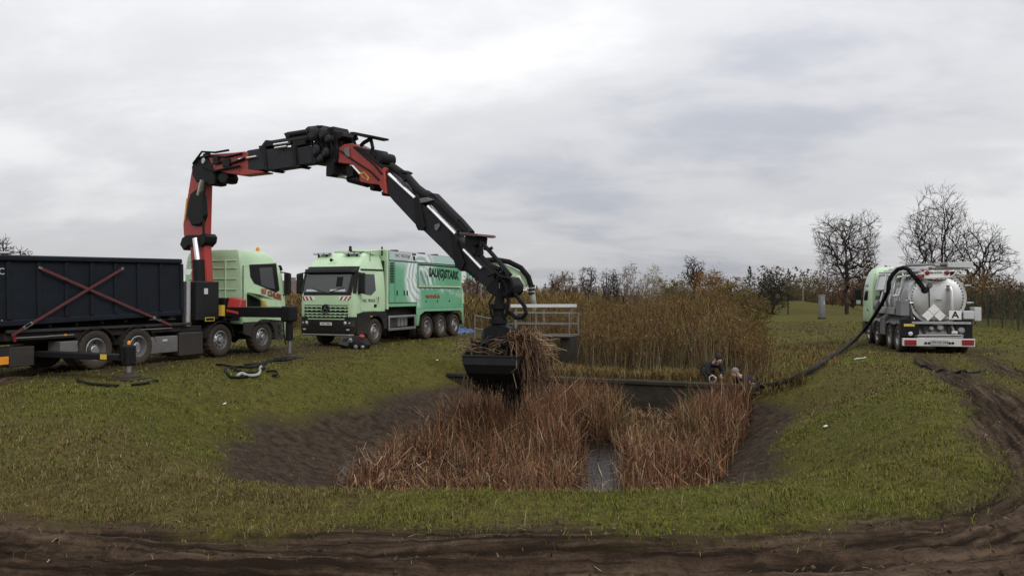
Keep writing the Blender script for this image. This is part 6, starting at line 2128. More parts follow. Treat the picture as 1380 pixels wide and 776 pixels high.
# ------------------------------------------------------------------ trees
def grow_tree(h, w, seed, n=700, base=.22, trunks=1, shape=1.0, follow=.7, rise=.25, tip_r=.014, jitter=.035):
    """branches grown towards points spread through the crown; thickness adds up from the twigs (pipe model)"""
    rs = np.random.default_rng(seed)
    u = rs.normal(0, 1, (n * 3, 3))
    u /= np.linalg.norm(u, axis=1, keepdims=True)
    rad = rs.uniform(.12, 1, n * 3) ** .45
    lum = 1 + .22 * np.sin(u[:, 0] * 4 + seed) * np.cos(u[:, 2] * 3 + seed * .7)
    p = u * rad[:, None] * lum[:, None]
    zc, zh = h * (base + (1 - base) * .5), h * (1 - base) * .5
    pts = np.stack([p[:, 0] * w / 2, p[:, 1] * w / 2, zc + p[:, 2] * zh], 1)
    f = np.clip((pts[:, 2] - base * h) / ((1 - base) * h), 0, 1)
    pts[:, :2] *= (.35 + .65 * f[:, None] ** (.6 * shape)) if shape > 1 else 1
    pts = pts[:n]
    pos, par, dirs = [], [], []
    for k in range(trunks):
        a = 2 * math.pi * k / trunks + rs.uniform(0, 1)
        tl = 0 if trunks == 1 else rs.uniform(.10, .26)
        hh_ = h * (base + (.25 if trunks == 1 else .38))
        st = 10
        for i in range(st + 1):
            q = i / st
            pos.append((math.cos(a) * tl * hh_ * q + rs.normal(0, .012) * h * (i > 0), math.sin(a) * tl * hh_ * q + rs.normal(0, .012) * h * (i > 0), hh_ * q - (.15 if i == 0 else 0)))
            par.append(len(pos) - 2 if i else -1)
            dirs.append((math.cos(a) * tl, math.sin(a) * tl, 1.0))
    order = np.argsort(np.linalg.norm((pts - np.array([0, 0, base * h])) * np.array([1, 1, .8]), axis=1))
    prim = order[-max(8, n // 9):]
    prim = rs.permutation(prim)[:max(6, n // 28)]
    order = np.concatenate([prim, order[~np.isin(order, prim)]])
    P = np.zeros((n * 14 + 100, 3)); D = np.zeros_like(P)
    m = len(pos)
    P[:m] = pos; D[:m] = np.array(dirs) / np.linalg.norm(dirs, axis=1, keepdims=True)
    step = h * .045
    lo = base * h * .8
    tips = []
    for t in order:
        tgt = pts[t]
        v = tgt - P[:m]
        d = np.linalg.norm(v, axis=1) + 1e-6
        c = np.einsum('ij,ij->i', v, D[:m]) / d
        cost = d * (1 + follow * (1 - c)) + np.where(P[:m, 2] < lo, 1e3, 0) + rise * np.maximum(P[:m, 2] - tgt[2], 0) * 2
        j = int(np.argmin(cost))
        k = max(1, int(math.ceil(d[j] / step)))
        k = min(k, 12)
        prev, p0, d0, L = j, P[j].copy(), D[j].copy(), d[j]
        for i in range(1, k + 1):
            q = i / k
            ctrl = p0 + d0 * L * .30 + np.array([0, 0, L * rise * .25])
            b_ = (1 - q) ** 2 * p0 + 2 * q * (1 - q) * ctrl + q * q * tgt + (rs.normal(0, jitter, 3) * step if i < k else 0)
            P[m] = b_
            dv = b_ - P[prev]
            D[m] = dv / (np.linalg.norm(dv) + 1e-9)
            par.append(prev)
            prev = m
            m += 1
        tips.append(prev)
    # a spray of twigs at each end
    for j in tips:
        for k in range(3):
            dv = D[j] + rs.normal(0, .38, 3) + np.array([0, 0, rise * .5])
            dv /= np.linalg.norm(dv)
            if m >= len(P):
                break
            P[m] = P[j] + dv * step * rs.uniform(.7, 1.7)
            D[m] = dv
            par.append(j)
            m += 1
    par = np.array(par)
    acc = np.zeros(m)
    kids = np.bincount(par[par >= 0], minlength=m)
    ex = 2.6
    acc[kids == 0] = tip_r ** ex
    for i in range(m - 1, -1, -1):
        if par[i] >= 0:
            acc[par[i]] += acc[i]
    rad = acc ** (1 / ex)
    k = np.nonzero(par >= 0)[0]
    return P[par[k]], P[k], np.minimum(rad[par[k]], rad[k] * 1.5), rad[k], P[tips]


def bare_tree(name, label, px, py_top, Y, seed, width_px, col_=(.050, .038, .032), group=None, min_r=.0085, **kw):
    X = (px - CX) / F_PX * Y
    g = gz(X, Y)
    h = (HOR - py_top) / F_PX * Y + CAM_H - g
    S0, S1, A, B, E = grow_tree(h, width_px / F_PX * Y, seed, tip_r=min_r, **kw)
    root = thing(name, label, 'tree', (X, Y, g), 0, group)
    big = A > min_r * 4.5
    rs = np.random.default_rng(seed)
    for nm, mk, ns in (('trunk', big, 6), ('crown', ~big, 3)):
        if not mk.any():
            continue
        c = pick_cols(int(mk.sum()), [col_, tuple(q * 1.3 for q in col_), tuple(q * .75 for q in col_)], [2, 1, 1], .15, rs)
        V, F, C = seg_tubes(S0[mk], S1[mk], A[mk], B[mk], c, ns)
        link(nm, np_mesh(nm, V, F, C), M['bark'], root)
    return root


def leafy_tree(name, label, px, py_top, Y, wpx, seed, pal, wts, nleaf=2600, leaf=.16, base=.15, cat='tree', group=None, n=150, trunk_c=(.05, .04, .032), spread=.055, trunks=1):
    X = (px - CX) / F_PX * Y
    g = gz(X, Y)
    h = (HOR - py_top) / F_PX * Y + CAM_H - g
    w = wpx / F_PX * Y
    rs = np.random.default_rng(seed)
    root = thing(name, label, cat, (X, Y, g), 0, group)
    S0, S1, A, B, E = grow_tree(h, w, seed, n, base, trunks, tip_r=.006 + .00006 * Y)
    c = pick_cols(len(S0), [trunk_c, tuple(q * 1.4 for q in trunk_c)], [2, 1], .15, rs)
    V, F, C = seg_tubes(S0, S1, A, B, c, 4)
    link('trunk', np_mesh('trunk', V, F, C), M['bark'], root)
    i = rs.integers(0, len(E), nleaf)
    p = E[i] + rs.normal(0, 1, (nleaf, 3)) * w * spread * rs.uniform(.4, 1.5, len(E))[i][:, None]
    p[:, 2] = np.maximum(p[:, 2], .05)
    sh = np.clip(1.0 + rs.normal(0, .14, len(E)), .65, 1.4)[i][:, None]
    c = pick_cols(nleaf, pal, wts, .2, rs) * sh
    sz = leaf * rs.uniform(.5, 1.4, nleaf)
    V, F, C = tris(p, sz * rs.uniform(-.6, .8, nleaf), sz, rs.uniform(0, 6.28, nleaf), rs.uniform(-1.4, 1.4, nleaf), c, rs)
    link('crown', np_mesh('crown', V, F, C), M['leaf'], root)
    return root


bare_tree('bare_tree', 'round crowned leafless tree left of the tank truck cab', 1141, 285, 78, 5, 92, n=1100, base=.28, follow=1.1, rise=.3)
bare_tree('bare_tree', 'tall leafless tree with fan of upright limbs behind the stainless tank', 1262, 263, 80, 14, 112, n=1100, base=.14, trunks=4, shape=1.5, follow=1.5, rise=.7)
bare_tree('bare_tree', 'smaller dark leafless tree with drooping side branches near the mesh fence', 1326, 304, 74, 33, 74, n=600, base=.3, col_=(.036, .029, .026), rise=.1, follow=1.0)
bare_tree('bare_tree', 'leafless tree rising alone above the orange bushes', 936, 346, 150, 41, 36, n=240, base=.3, shape=1.4, min_r=.022, rise=.5)
bare_tree('bare_tree', 'spreading leafless grey tree beside the round reddish brown tree', 792, 358, 140, 52, 44, n=260, base=.12, trunks=4, shape=1.5, min_r=.019, rise=.5, col_=(.085, .072, .066))
bare_tree('bare_tree', 'slim leafless grey tree between the spreading grey tree and the purple brown tree', 818, 362, 142, 57, 28, n=150, base=.12, trunks=3, shape=1.5, min_r=.019, col_=(.085, .072, .066))
bare_tree('bare_tree', 'leafless tree top showing above the rear of the dark container', 3, 321, 95, 61, 44, n=260, base=.3, min_r=.018)
bare_tree('bare_tree', 'small leafless tree top just clearing the rim of the dark container', 31, 332, 97, 64, 26, n=120, base=.3, min_r=.018)
leafy_tree('round_tree', 'round dense reddish brown tree standing at the field edge', 757, 366, 112, 48, 71, [(.115, .065, .040), (.085, .050, .032), (.14, .085, .050)], [2, 2, 1], 7000, .14, base=.04, n=260, trunk_c=(.075, .048, .034))
leafy_tree('purple_tree', 'purple brown loose leaved tree with pale trunk', 846, 356, 122, 40, 72, [(.13, .076, .062), (.095, .058, .050), (.18, .115, .09)], [2, 2, 1], 2200, .15, base=.2, trunk_c=(.17, .15, .13))
leafy_tree('birch_tree', 'yellow olive birch with a whitish stem', 879, 360, 116, 36, 73, [(.19, .145, .045), (.14, .112, .038), (.25, .195, .07)], [2, 2, 1], 3000, .15, base=.12, trunk_c=(.30, .28, .25))
leafy_tree('dark_conifer', 'small ragged dark conifer left of the purple brown tree', 828, 364, 124, 15, 74, [(.035, .036, .024), (.052, .046, .030)], [2, 1], 1200, .17, base=.1, n=90)
leafy_tree('orange_tree', 'orange leaved tree below the lone leafless tree', 958, 363, 104, 56, 75, [(.21, .105, .032), (.16, .084, .030), (.27, .145, .046)], [2, 2, 1], 7000, .15, base=.04, n=240, trunk_c=(.10, .06, .03))
leafy_tree('orange_tree', 'yellow brown small tree at the right shoulder of the orange one', 988, 374, 98, 36, 76, [(.15, .108, .036), (.12, .085, .034), (.19, .138, .05)], [2, 2, 1], 4200, .14, base=.04, trunk_c=(.09, .068, .035))
leafy_tree('olive_tree', 'low olive yellow tree between the birch and the lone leafless tree', 908, 374, 108, 44, 171, [(.13, .105, .038), (.10, .08, .032), (.16, .13, .055)], [2, 2, 1], 5200, .15, base=.04, n=220, trunk_c=(.085, .07, .035))
leafy_tree('dark_bush', 'tall dark grey green bush right of the willow thicket', 1041, 368, 76, 46, 77, [(.036, .038, .022), (.052, .052, .030), (.026, .026, .018)], [2, 1, 2], 9000, .10, base=.01, n=280, cat='bush', trunks=4, trunk_c=(.035, .034, .022))
leafy_tree('leaning_willow', 'olive brown willow bush at the right tip of the thicket', 1010, 390, 48, 62, 78, [(.14, .095, .030), (.11, .078, .026), (.17, .112, .036)], [2, 2, 1], 7000, .05, base=.01, n=460, cat='bush', trunks=6, spread=.045, trunk_c=(.10, .072, .032))
for k, (px, pt, Y, w, lab, pal) in enumerate((
        (641, 362, 92, 40, 'loose brown bush in front of the red brown roofed house', [(.10, .070, .045), (.075, .052, .036), (.13, .10, .07)]),
        (1072, 374, 108, 46, 'pale brown bush just right of the dark grey green bush', [(.115, .092, .052), (.09, .072, .042), (.145, .12, .07)]),
        (1096, 369, 104, 50, 'pale olive bush behind the grass mound', [(.12, .098, .050), (.095, .075, .040), (.155, .125, .07)]),
        (1122, 366, 99, 50, 'tall brown bush behind the grey cabinet pillar', [(.11, .072, .044), (.088, .058, .037), (.14, .095, .058)]),
        (1150, 372, 92, 54, 'reddish brown bush under the round crowned leafless tree', [(.112, .067, .042), (.088, .053, .035), (.145, .092, .056)]),
        (1176, 377, 90, 44, 'low brown bush just behind the tank truck cab mirror', [(.105, .068, .042), (.085, .056, .036)]),
        (1296, 370, 68, 60, 'golden brown bush behind the right end of the stainless tank', [(.160, .105, .044), (.125, .082, .038), (.20, .135, .06)]),
        (1332, 367, 66, 62, 'golden brown bush behind the fence under the smaller leafless tree', [(.150, .096, .044), (.115, .075, .036), (.185, .125, .056)]),
        (1368, 376, 64, 60, 'dull brown bush behind the last fence posts', [(.11, .075, .042), (.085, .058, .034), (.14, .10, .056)]))):
    leafy_tree('autumn_bush', lab, px, pt, Y, w, 100 + k, pal, [1] * len(pal), 8500, .085, base=.01, cat='bush', group='bushes along the meadow edge', n=320, trunks=5, spread=.06, trunk_c=tuple(q * .75 for q in pal[0]))
# dark undergrowth along the fence
rng = np.random.default_rng(77)
n = 1500
x, y = rng.uniform(33.5, 52, n), rng.uniform(46, 76, n)
k = x > 31.6 + (y - 46) * .235 + .7
x, y = x[k], y[k]
thicket('fence_undergrowth', 'dark brown undergrowth crowding behind the mesh fence', x, y, rng.uniform(1.3, 2.6, len(x)), ([(.065, .050, .032), (.085, .065, .042)], [2, 1]), ([(.080, .060, .034), (.060, .046, .028), (.11, .08, .045)], [2, 2, 1]), .035, rng, 10, .014, (.25, .6), 0)

# far wood: one mass of mixed crowns along the horizon
rng = np.random.default_rng(91)
P = []
T = 620
fx = rng.uniform(-330, 420, T)
fy = rng.uniform(185, 290, T) + np.abs(fx) * .08
pxs = CX + fx / fy * F_PX
hh = rng.uniform(6.0, 8.8, T) * (.66 + .50 * sstep(840, 960, pxs)) * (1 + .12 * np.sin(pxs * .05))
kinds = rng.choice(4, T, p=[.40, .27, .2, .13])
for i in range(T):
    pal = ([(.075, .058, .042), (.090, .068, .046)], [(.036, .040, .032), (.048, .052, .038)], [(.11, .088, .060), (.09, .072, .052)], [(.13, .085, .045), (.15, .108, .055)])[kinds[i]]
    m = 240
    w = hh[i] * (rng.uniform(.45, .8) if kinds[i] != 1 else .36)
    f = rng.uniform(0, 1, m)
    prof = np.sqrt(np.clip(1 - (2 * f - 1) ** 2, 0, 1)) if kinds[i] != 1 else (1 - f) ** .8
    a = rng.uniform(0, 6.28, m)
    r_ = rng.uniform(.2, 1, m) ** .6 * prof * w * .6
    z_ = hh[i] * (.08 + .86 * f)
    p = np.stack([fx[i] + np.cos(a) * r_, fy[i] + np.sin(a) * r_, z_], 1)
    c = pick_cols(m, pal, [1, 1], .22, rng)
    sz = rng.uniform(.5, 1.3, m) * hh[i] * .065
    P.append(tris(p, sz * rng.uniform(-.3, 1.1, m), sz, a, rng.uniform(-.9, .9, m), c, rng))
V, F, C = cat_meshes(P)
tag(link('far_wood', np_mesh('far_wood', V, F, C), M['leaf']), 'distant mixed wood along the horizon', 'wood', None, 'stuff')
n = 26000
x = rng.uniform(-260, 340, n)
y = rng.uniform(150, 200, n)
P = [tris(np.stack([x, y, np.zeros(n)], 1), rng.uniform(.6, 4.2, n) * (.55 + .9 * fbm(x * .06, y * .02, 7, 3)), rng.uniform(.25, .7, n), rng.uniform(0, 6.28, n), rng.uniform(0, .5, n), pick_cols(n, [(.115, .086, .050), (.080, .064, .040), (.15, .105, .050)], [2, 2, 1], .2, rng), rng)]
V, F, C = cat_meshes(P)
tag(link('far_scrub', np_mesh('far_scrub', V, F, C), M['leaf']), 'low brown scrub in front of the distant wood', 'scrub', None, 'stuff')
# ================================================================== houses, poles, fence and small things
def gx_(px, Y):
    return (px - CX) / F_PX * Y


def house(label, px, Y, w, d, wall_h, roof_h, rz, win):
    X = gx_(px, Y)
    o = thing('house', label, 'house', (X, Y, 0), rz)
    part('wall', MB().box(-w / 2, w / 2, -d / 2, d / 2, -.1, wall_h), M['wall'], o)
    e_ = .5
    rf = MB()
    v = [(-w / 2 - e_, -d / 2 - e_, wall_h), (w / 2 + e_, -d / 2 - e_, wall_h), (w / 2 + e_, d / 2 + e_, wall_h), (-w / 2 - e_, d / 2 + e_, wall_h), (-w / 2 + 2.2, 0, wall_h + roof_h), (w / 2 - 2.2, 0, wall_h + roof_h)]
    rf.add(v, [(0, 1, 5, 4), (2, 3, 4, 5), (1, 2, 5), (3, 0, 4), (3, 2, 1, 0)])
    r_ = part('roof', rf, M['roof'], o)
    part('chimney', MB().box(1.0, 1.5, -.3, .3, wall_h + roof_h - 1.0, wall_h + roof_h + .5), M['wall'], r_)
    for x_ in win:
        wd = part('window', MB().box(x_ - .5, x_ + .5, -d / 2 - .04, -d / 2 + .02, wall_h - 1.7, wall_h - .5), M['white'], o)
        part('pane', MB().box(x_ - .4, x_ + .4, -d / 2 - .06, -d / 2 - .04, wall_h - 1.6, wall_h - .6), M['dglass'], wd)
    part('door', MB().box(-.5, .5, -d / 2 - .05, -d / 2 + .02, -.1, 2.0), M['rust'], o)
    return o


house('brown hip roofed farmhouse far behind, between the two green cabs', 386, 125, 12, 8, 2.0, 2.2, R(-12), (-3.5, 2.8, 4.6))
house('red brown roofed house far beyond the tail of the suction truck', 618, 135, 10, 7, 1.7, 2.3, R(10), (-4.5, 2.4, 4.0))

for px, pt, Y, lab in ((648, 368, 62, 'grey wooden pole rising behind the crane jib'), (758, 366, 84, 'grey wooden pole in front of the round reddish brown tree'), (1082, 382, 98, 'pale pole standing on the grass mound')):
    X = gx_(px, Y)
    g = gz(X, Y)
    zt = CAM_H + (HOR - pt) / F_PX * Y
    o = thing('wooden_pole', lab, 'pole', (X, Y, g), 0, 'poles in the meadow')
    part('shaft', MB().tube([(0, 0, -.2), (0, 0, zt - g)], [.11, .085], 10), M['wood'], o, 0, 30)
    part('cap', MB().lathe([(.10, 0), (.10, .04), (.02, .09)], (0, 0, zt - g), (0, 0, 1), 10), M['galv'], o)
p = ground_hit(1062, 424)
o = thing('marker_post', 'thin black marker post with cross plate left of the grass mound', 'post', p)
hgt = CAM_H + (HOR - 398) / F_PX * p.y - p.z
part('shaft', MB().tube([(0, 0, -.1), (0, 0, hgt)], .055, 8), M['bblack'], o)
part('cross_plate', MB().box(-.16, .16, -.07, -.055, hgt - .35, hgt - .1), M['dgrey'], o)
# grey control cabinet pillar
p = ground_hit(1107.5, 430)
o = thing('cabinet_pillar', 'tall narrow grey control cabinet standing in the meadow', 'cabinet', p, R(8))
hgt = CAM_H + (HOR - 397) / F_PX * p.y - p.z
part('housing', MB().box(-.21, .21, -.16, .16, .0, hgt - .05), M['grey'], o, .015)
part('lid', MB().box(-.24, .24, -.19, .19, hgt - .05, hgt), M['grey'], o, .01)
dd_ = part('door', MB().box(-.18, .18, -.175, -.16, .3, hgt - .12), M['grey'], o, .006)
part('handle', MB().box(.08, .11, -.2, -.175, hgt * .6, hgt * .6 + .25), M['white'], dd_)
part('plinth', MB().box(-.26, .26, -.2, .2, -.1, .12), M['conc'], o, .01)

# mesh fence on the right
fc = thing('mesh_fence', 'dark green welded mesh fence with posts along the right meadow', 'fence', (31.2, 47.5, gz(31.2, 47.5)))
F0, FD = Vector((30.9, 46.0, 0)), Vector((.56, 2.44, 0))
prev = None
vert = MB()
for k in range(-1, 12):
    p = F0 + FD * k
    p.z = gz(p.x, p.y)
    part('post', MB().box(p.x - .035, p.x + .035, p.y - .035, p.y + .035, p.z - .2, p.z + 2.42), M['fencegreen'], fc, ws=True)
    if prev is not None:
        m_ = MB()
        a, b = prev, p
        for i in range(1, 18):
            q = a.lerp(b, i / 18)
            m_.obox(q + Vector((0, 0, .05)), q + Vector((0, 0, 2.35)), .006, .006, (0, 1, 0))
        for i in range(8):
            z_ = .06 + i * .325
            m_.obox(a + Vector((0, 0, z_)), b + Vector((0, 0, z_)), .010, .010)
        mp = part('mesh_panel', m_, M['fencegreen'], fc, ws=True)
        mp['kind'] = 'stuff'
    prev = p

# ---- small things lying about
def lie(pts, r, lift=.02, n=8):
    w = [ground_hit(*q) for q in pts]
    c = catmull([(p.x, p.y, p.z) for p in w], 5)
    return [(a, b, gz(a, b) + lift) for a, b, _ in c]


lab = ['black cable loop lying nearest the outrigger foot beside the green cab', 'black hose bent in a wide bow on the grass by the crane outrigger', 'thin black cable trailing left from the heap of hoses', 'black hose doubled back over the other hoses in the grass', 'black hose stretched along the heap towards the outrigger', 'short black cable end curling towards the basin']
paths = [[(388, 484), (375, 486), (360, 488), (352, 491), (340, 492), (330, 493)], [(305, 497), (304, 503), (309, 508), (316, 510.5), (330, 510), (345, 506)], [(292, 494), (303, 494.5), (318, 497), (335, 497), (350, 494)],
         [(312, 499), (325, 504), (338, 506), (350, 503), (356, 497), (345, 495)], [(398, 486), (385, 489), (368, 490), (352, 495), (338, 499), (322, 498)], [(360, 505), (371, 505), (374, 509), (368, 511)]]
for k, (q, l_) in enumerate(zip(paths, lab)):
    tag(part('hydraulic_hose_coil', MB().tube(lie(q, .03, .03 + .012 * k), .032, 7), M['hose'], None, 0, True), l_, 'hose', 'hoses heaped on the grass')
tag(part('pale_hose', MB().tube(lie([(320, 510.5), (326, 507), (334, 509.5), (345, 508.5), (350, 505), (352, 497)], .04, .06), .038, 8), M['ghose'], None, 0, True), 'pale grey hose bent in a hook on the heap of black hoses', 'hose')
for k, (q, l_) in enumerate((([(105, 514), (122, 519), (140, 521), (160, 522)], 'black hose lying left of the rear outrigger pad'), ([(178, 521), (195, 519), (205, 516), (214, 515)], 'black hose lying right of the rear outrigger pad'))):
    tag(part('ground_hose', MB().tube(lie(q, .03, .04), .03, 7), M['hose'], None, 0, True), l_, 'hose', 'hoses by the rear outrigger')
tag(part('thin_hose', MB().tube(lie([(1232, 487), (1250, 495), (1270, 500), (1295, 502.5), (1318, 503), (1328, 500)], .03, .05), .035, 7), M['hose'], None, 0, True), 'thin black hose lying on the grass behind the tank truck', 'hose')
tag(part('white_stick', MB().tube(lie([(1151, 485), (1158, 484), (1166, 482.5)], .03, .03), [.02] * 11, 6), M['white'], None, 0, True), 'short white stick lying on the right grass bank', 'stick')
for k, (px, py, l_) in enumerate(((589, 491, 'scrap of white paper on the grass below the suction truck'), (1112, 577, 'pale scrap on the right grass bank'), (303, 547, 'small pale scrap on the grass below the heap of hoses'))):
    p = ground_hit(px, py)
    sv = MB().add([(p.x - .035, p.y - .03, p.z + .03), (p.x + .04, p.y - .02, p.z + .05), (p.x + .03, p.y + .04, p.z + .07), (p.x - .04, p.y + .03, p.z + .04), (p.x, p.y, p.z + .065)], [(0, 1, 4), (1, 2, 4), (2, 3, 4), (3, 0, 4)])
    tag(part('paper_scrap', sv, M['white']), l_, 'litter', 'scraps on the grass')

# blue sheet crumpled by the rear wheels of the suction truck
p = ground_hit(621, 449)
rs = np.random.default_rng(4)
def crum(u, v):
    a = 2 * math.pi * u
    r_ = (1 - v) * (.55 + .10 * math.sin(3 * a) + .06 * math.sin(7 * a))
    return (p.x + r_ * math.cos(a) * 1.1, p.y + r_ * math.sin(a) * .7, p.z + .03 + .26 * (v ** .6) * (1 + .4 * math.sin(5 * a + v * 6)) + .05 * math.sin(9 * a))
tag(part('blue_sheet', MB().sheet(crum, 36, 7, (0, 0, .012)), M['blue'], None, 0), 'crumpled blue plastic sheet lying behind the rear wheels of the suction truck', 'sheet')

# black kit box with red cap and couplings by the front wheel
p = ground_hit(481, 470)
o = thing('hose_kit', 'black open kit bag with red cap and metal couplings beside the suction truck front wheel', 'bag', p, R(-20))
part('bag_body', MB().loft([ring(-.55, .42, .26, .12, .12, .0), ring(-.6, .48, .30, .14, .14, .16), ring(-.5, .36, .22, .12, .12, .36), ring(-.3, .2, .12, .08, .08, .46)]), M['bblack'], o, .02, 35)
part('flap', MB().prism([(-.6, -.3, .18), (-.15, -.36, .10), (-.1, -.2, .40), (-.5, -.15, .44)], (0, .04, .03)), M['dgrey'], o, .01)
part('red_cap', MB().lathe([(.10, 0), (.11, .06), (.07, .10), (.001, .11)], (.25, -.08, .42), (.2, -.2, 1), 14), M['textred'], o, 0, 30)
for k, (x_, y_, z_) in enumerate(((.15, -.33, .1), (.42, -.3, .08), (-.05, -.36, .3))):
    part('coupling', MB().lathe([(.07, 0), (.07, .06), (.045, .07), (.045, .16)], (x_, y_, z_), (.6, -.8, .3 * k), 12), M['galv'], o, 0, 30)
part('bag_hose', MB().tube([(.3, -.2, .25), (.5, -.35, .2), (.62, -.3, .06), (.45, -.45, .05)], .035, 8), M['hose'], o, 0, True)

# clods of earth on the track, pebbles on the slopes
rs = np.random.default_rng(15)
n = 5200
x, y = rs.uniform(-8, 11, n), np.where(rs.uniform(0, 1, n) < .8, rs.uniform(4.5, 8, n), rs.uniform(8, 22, n))
z = ground_z(x, y)
d, q = track_coords(x, y)
k = (np.abs(d) < 1.9) | ((mud_mask(x, y, z) > .5) & (z > WATER_Z))
x, y, z = x[k], y[k], z[k]
m = len(x)
sz = np.clip(rs.lognormal(-4.7, .5, m), 0, .026)
ov = np.array([(1, 0, 0), (-1, 0, 0), (0, 1, 0), (0, -1, 0), (0, 0, 1), (0, 0, -1)], float)
of = np.array([(0, 2, 4), (2, 1, 4), (1, 3, 4), (3, 0, 4), (2, 0, 5), (1, 2, 5), (3, 1, 5), (0, 3, 5)])
V = np.stack([x, y, z], 1)[:, None] + ov[None] * sz[:, None, None] * rs.uniform(.5, 1.3, (m, 6, 1)) + rs.normal(0, .2, (m, 6, 3)) * sz[:, None, None]
F = (np.arange(m)[:, None, None] * 6 + of[None]).reshape(-1, 3)
c = pick_cols(m, [(.045, .033, .022), (.065, .048, .032), (.030, .022, .015), (.11, .09, .065)], [3, 2, 2, .5], .2, rs)
tag(link('earth_clods', np_mesh('earth_clods', V.reshape(-1, 3), F, np.repeat(c, 6, axis=0)), M['bark']), 'loose clods of dark earth on the wheel track and bare slopes', 'clods', None, 'stuff')
# ================================================================== two workers kneeling at the hose end
def skin_mesh(name, nodes, edges, mat, parent, root=0, sub=2):
    """nodes: list of (x, y, z, radius_x, radius_y)"""
    me = bpy.data.meshes.new(name)
    me.from_pydata([n[:3] for n in nodes], edges, [])
    o = bpy.data.objects.new(name, me)
    col.objects.link(o)
    sk = o.modifiers.new('skin', 'SKIN')
    sk.use_smooth_shade = True
    if not me.skin_vertices:
        bpy.context.view_layer.objects.active = o
    lay = me.skin_vertices[0] if me.skin_vertices else me.attributes
    for i, n in enumerate(nodes):
        me.skin_vertices[0].data[i].radius = (n[3], n[4])
        me.skin_vertices[0].data[i].use_root = (i == root)
    ss = o.modifiers.new('subsurf', 'SUBSURF')
    ss.levels = sub
    ss.render_levels = sub
    dg = bpy.context.evaluated_depsgraph_get()
    m2 = bpy.data.meshes.new_from_object(o.evaluated_get(dg))
    bpy.data.objects.remove(o)
    m2.name = name
    m2.polygons.foreach_set('use_smooth', [True] * len(m2.polygons))
    return link(name, m2, mat, parent)


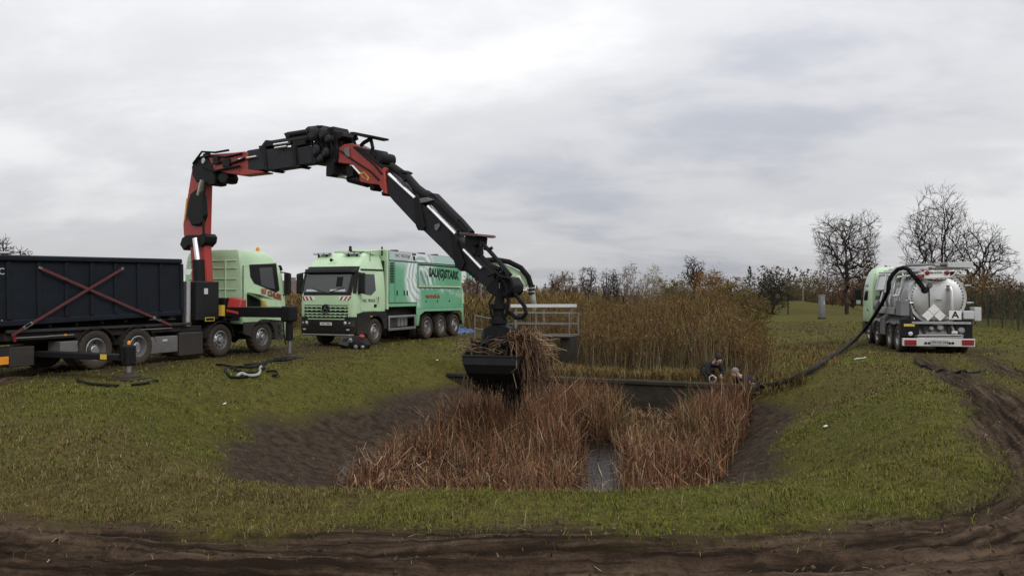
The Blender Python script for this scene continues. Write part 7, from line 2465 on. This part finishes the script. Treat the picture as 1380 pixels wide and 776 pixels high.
def person(label, loc, rz, hand_z=.16, reach=.55, hair='hair', twist=0.0):
    """kneeling and bent forward, facing +x; hands reach down in front"""
    r = thing('person', label, 'person', loc, rz, 'workers at the hose end')
    lo = .13          # sits back on the heels
    N, E = [], []

    def nd_(x, y, z, a, b=None):
        N.append((x, y, z - lo * min(max((z - .12) / .3, 0), 1), a, b or a))
        return len(N) - 1
    pel = nd_(0, 0, .42, .135, .115)
    sp1 = nd_(.16, 0, .54, .12, .11)
    ch = nd_(.34, 0, .63, .145, .12)
    nk = nd_(.47, 0, .70, .055)
    hd0 = nd_(.53, twist * .3, .74, .075)
    hd1 = nd_(.60, twist * .6, .80, .092, .10)
    hd2 = nd_(.63, twist, .87, .075)
    E += [(pel, sp1), (sp1, ch), (ch, nk), (nk, hd0), (hd0, hd1), (hd1, hd2)]
    for s_ in (-1, 1):
        hp = nd_(.02, s_ * .11, .38, .098)
        th = nd_(.20, s_ * .14, .24, .082)
        kn = nd_(.36, s_ * .15, .085, .068)
        ca = nd_(.14, s_ * .15, .075, .058)
        an = nd_(-.06, s_ * .14, .06, .042)
        ft = nd_(-.16, s_ * .14, .05, .045)
        to = nd_(-.17, s_ * .14, -.02, .040)
        E += [(pel, hp), (hp, th), (th, kn), (kn, ca), (ca, an), (an, ft), (ft, to)]
        sh = nd_(.37, s_ * .18, .62, .068)
        el = nd_(.44, s_ * .25, .38, .050)
        fa = nd_(.50, s_ * .19, .28, .042)
        wr = nd_(reach, s_ * .12, hand_z + .06, .028)
        pm = nd_(reach + .05, s_ * .10, hand_z + .02, .036, .022)
        E += [(ch, sh), (sh, el), (el, fa), (fa, wr), (wr, pm)]
        for k, (dy, ln) in enumerate(((-.028, .070), (-.010, .082), (.010, .078), (.028, .062))):
            f1 = nd_(reach + .085, s_ * .10 + dy, hand_z + .005, .0095)
            f2 = nd_(reach + .085 + ln * .5, s_ * .10 + dy * 1.1, hand_z - .015, .009)
            f3 = nd_(reach + .085 + ln * .6, s_ * .10 + dy, hand_z - .045, .008)
            E += [(pm, f1), (f1, f2), (f2, f3)]
        t1 = nd_(reach + .045, s_ * .10 - s_ * .045, hand_z + .012, .011)
        t2 = nd_(reach + .075, s_ * .10 - s_ * .062, hand_z - .012, .009)
        E += [(pm, t1), (t1, t2)]
    skin_mesh('body', N, E, M['skin'], r)
    # jacket over trunk and arms, trousers over hips and legs
    J, JE = [], []
    for (x, y, z, a) in ((-.06, 0, .44, .165), (.10, 0, .53, .165), (.24, 0, .60, .17), (.37, 0, .65, .165), (.45, 0, .69, .085)):
        J.append((x, y, z - lo, a, a * .9))
    JE += [(0, 1), (1, 2), (2, 3), (3, 4)]
    for s_ in (-1, 1):
        b = len(J)
        J += [(.37, s_ * .19, .62 - lo, .095, .095), (.43, s_ * .26, .40 - lo * .93, .078, .078), (.50, s_ * .20, .29 - lo * .55, .064, .064), (reach - .02, s_ * .14, hand_z + .08, .048, .048)]
        JE += [(3, b), (b, b + 1), (b + 1, b + 2), (b + 2, b + 3)]
    skin_mesh('jacket', J, JE, M['jacket'], r)
    T, TE = [(.0, 0, .40 - lo, .15, .13)], []
    for s_ in (-1, 1):
        b = len(T)
        T += [(.02, s_ * .11, .37 - lo * .85, .12, .12), (.20, s_ * .145, .24 - lo * .4, .10, .10), (.37, s_ * .155, .09, .085, .085), (.14, s_ * .155, .08, .075, .075), (-.05, s_ * .145, .07, .055, .055)]
        TE += [(0, b), (b, b + 1), (b + 1, b + 2), (b + 2, b + 3), (b + 3, b + 4)]
    skin_mesh('trousers', T, TE, M['trouser'], r)
    for s_ in (-1, 1):
        part('boot', MB().ball((-.13, s_ * .145, .03), .075, 12, 8, (1.5, .8, .9)), M['bblack'], r, 0, True)
    # head details
    hc = Vector((.60, twist * .6, .80 - lo))
    f_ = Vector((.75, twist, -.35)).normalized()
    u_ = Vector((.35, 0, .75)).normalized()
    l_ = u_.cross(f_).normalized()
    part('hair', MB().ball(hc - f_ * .015 + u_ * .035, .112, 16, 10, (1, .95, 1)), M[hair], r, 0, True)
    part('face', MB().ball(hc + f_ * .045 - u_ * .02, .085, 14, 10, (.9, .85, 1.1)), M['skin'], r, 0, True)
    part('nose', MB().prism([hc + f_ * .115 + l_ * .014 - u_ * .03, hc + f_ * .115 - l_ * .014 - u_ * .03, hc + f_ * .118 + u_ * .012], f_ * .022), M['skin'], r, .004)
    for s_ in (-1, 1):
        part('ear', MB().ball(hc + l_ * (s_ * .098) - u_ * .01, .03, 8, 6, (.8, .5, 1.1)), M['skin'], r, 0, True)
        part('eye', MB().ball(hc + f_ * .118 + l_ * (s_ * .03) + u_ * .008, .010, 8, 6), M['bblack'], r, 0, True)
    part('mouth', MB().prism([hc + f_ * .116 + l_ * .024 - u_ * .062, hc + f_ * .116 - l_ * .024 - u_ * .062, hc + f_ * .114 - u_ * .070], f_ * .006), M['textred'], r)
    return r


def on_shelf(px, s_):
    """point on the ground at axis coordinate s_, in the photo column px"""
    u = (px - CX) / F_PX
    Y = s_ / (u * AX.x + AX.y)
    return Vector((u * Y, Y, gz(u * Y, Y)))


pA = on_shelf(1014, WALL_S + .55)
person('grey haired worker in dark jacket kneeling at the weir wall end holding a white coupling', pA, R(200))
pB = on_shelf(953, WALL_S + .85)
person('worker in dark clothes crouching low behind the reeds beside the grey haired one', pB, R(285), hair='jacket', twist=.04)
hc_ = pA + Vector((math.cos(R(200)) * .62, math.sin(R(200)) * .62, .16))
o = thing('hose_coupling', 'white hose coupling held by the grey haired worker', 'coupling', hc_)
part('pipe_piece', MB().tube([(-.16, 0, 0), (.16, 0, .03)], .075, 14), M['white'], o, 0, 30)
part('collar', MB().tube([(-.04, 0, .005), (.04, 0, .012)], .10, 14), M['white'], o, 0, 30)
p = on_shelf(960, WALL_S + .30)
o = thing('coupling_ring', 'pale metal hose ring standing on the weir wall before the crouching worker', 'ring', p)
part('band', MB().lathe([(.09, -.025), (.108, -.025), (.108, .025), (.09, .025), (.09, -.025)], (0, 0, .12), (0, 1, .1), 22, False), M['white'], o, 0, 30)
part('clasp', MB().box(-.03, .03, -.04, .04, .0, .04), M['galv'], o, .005)
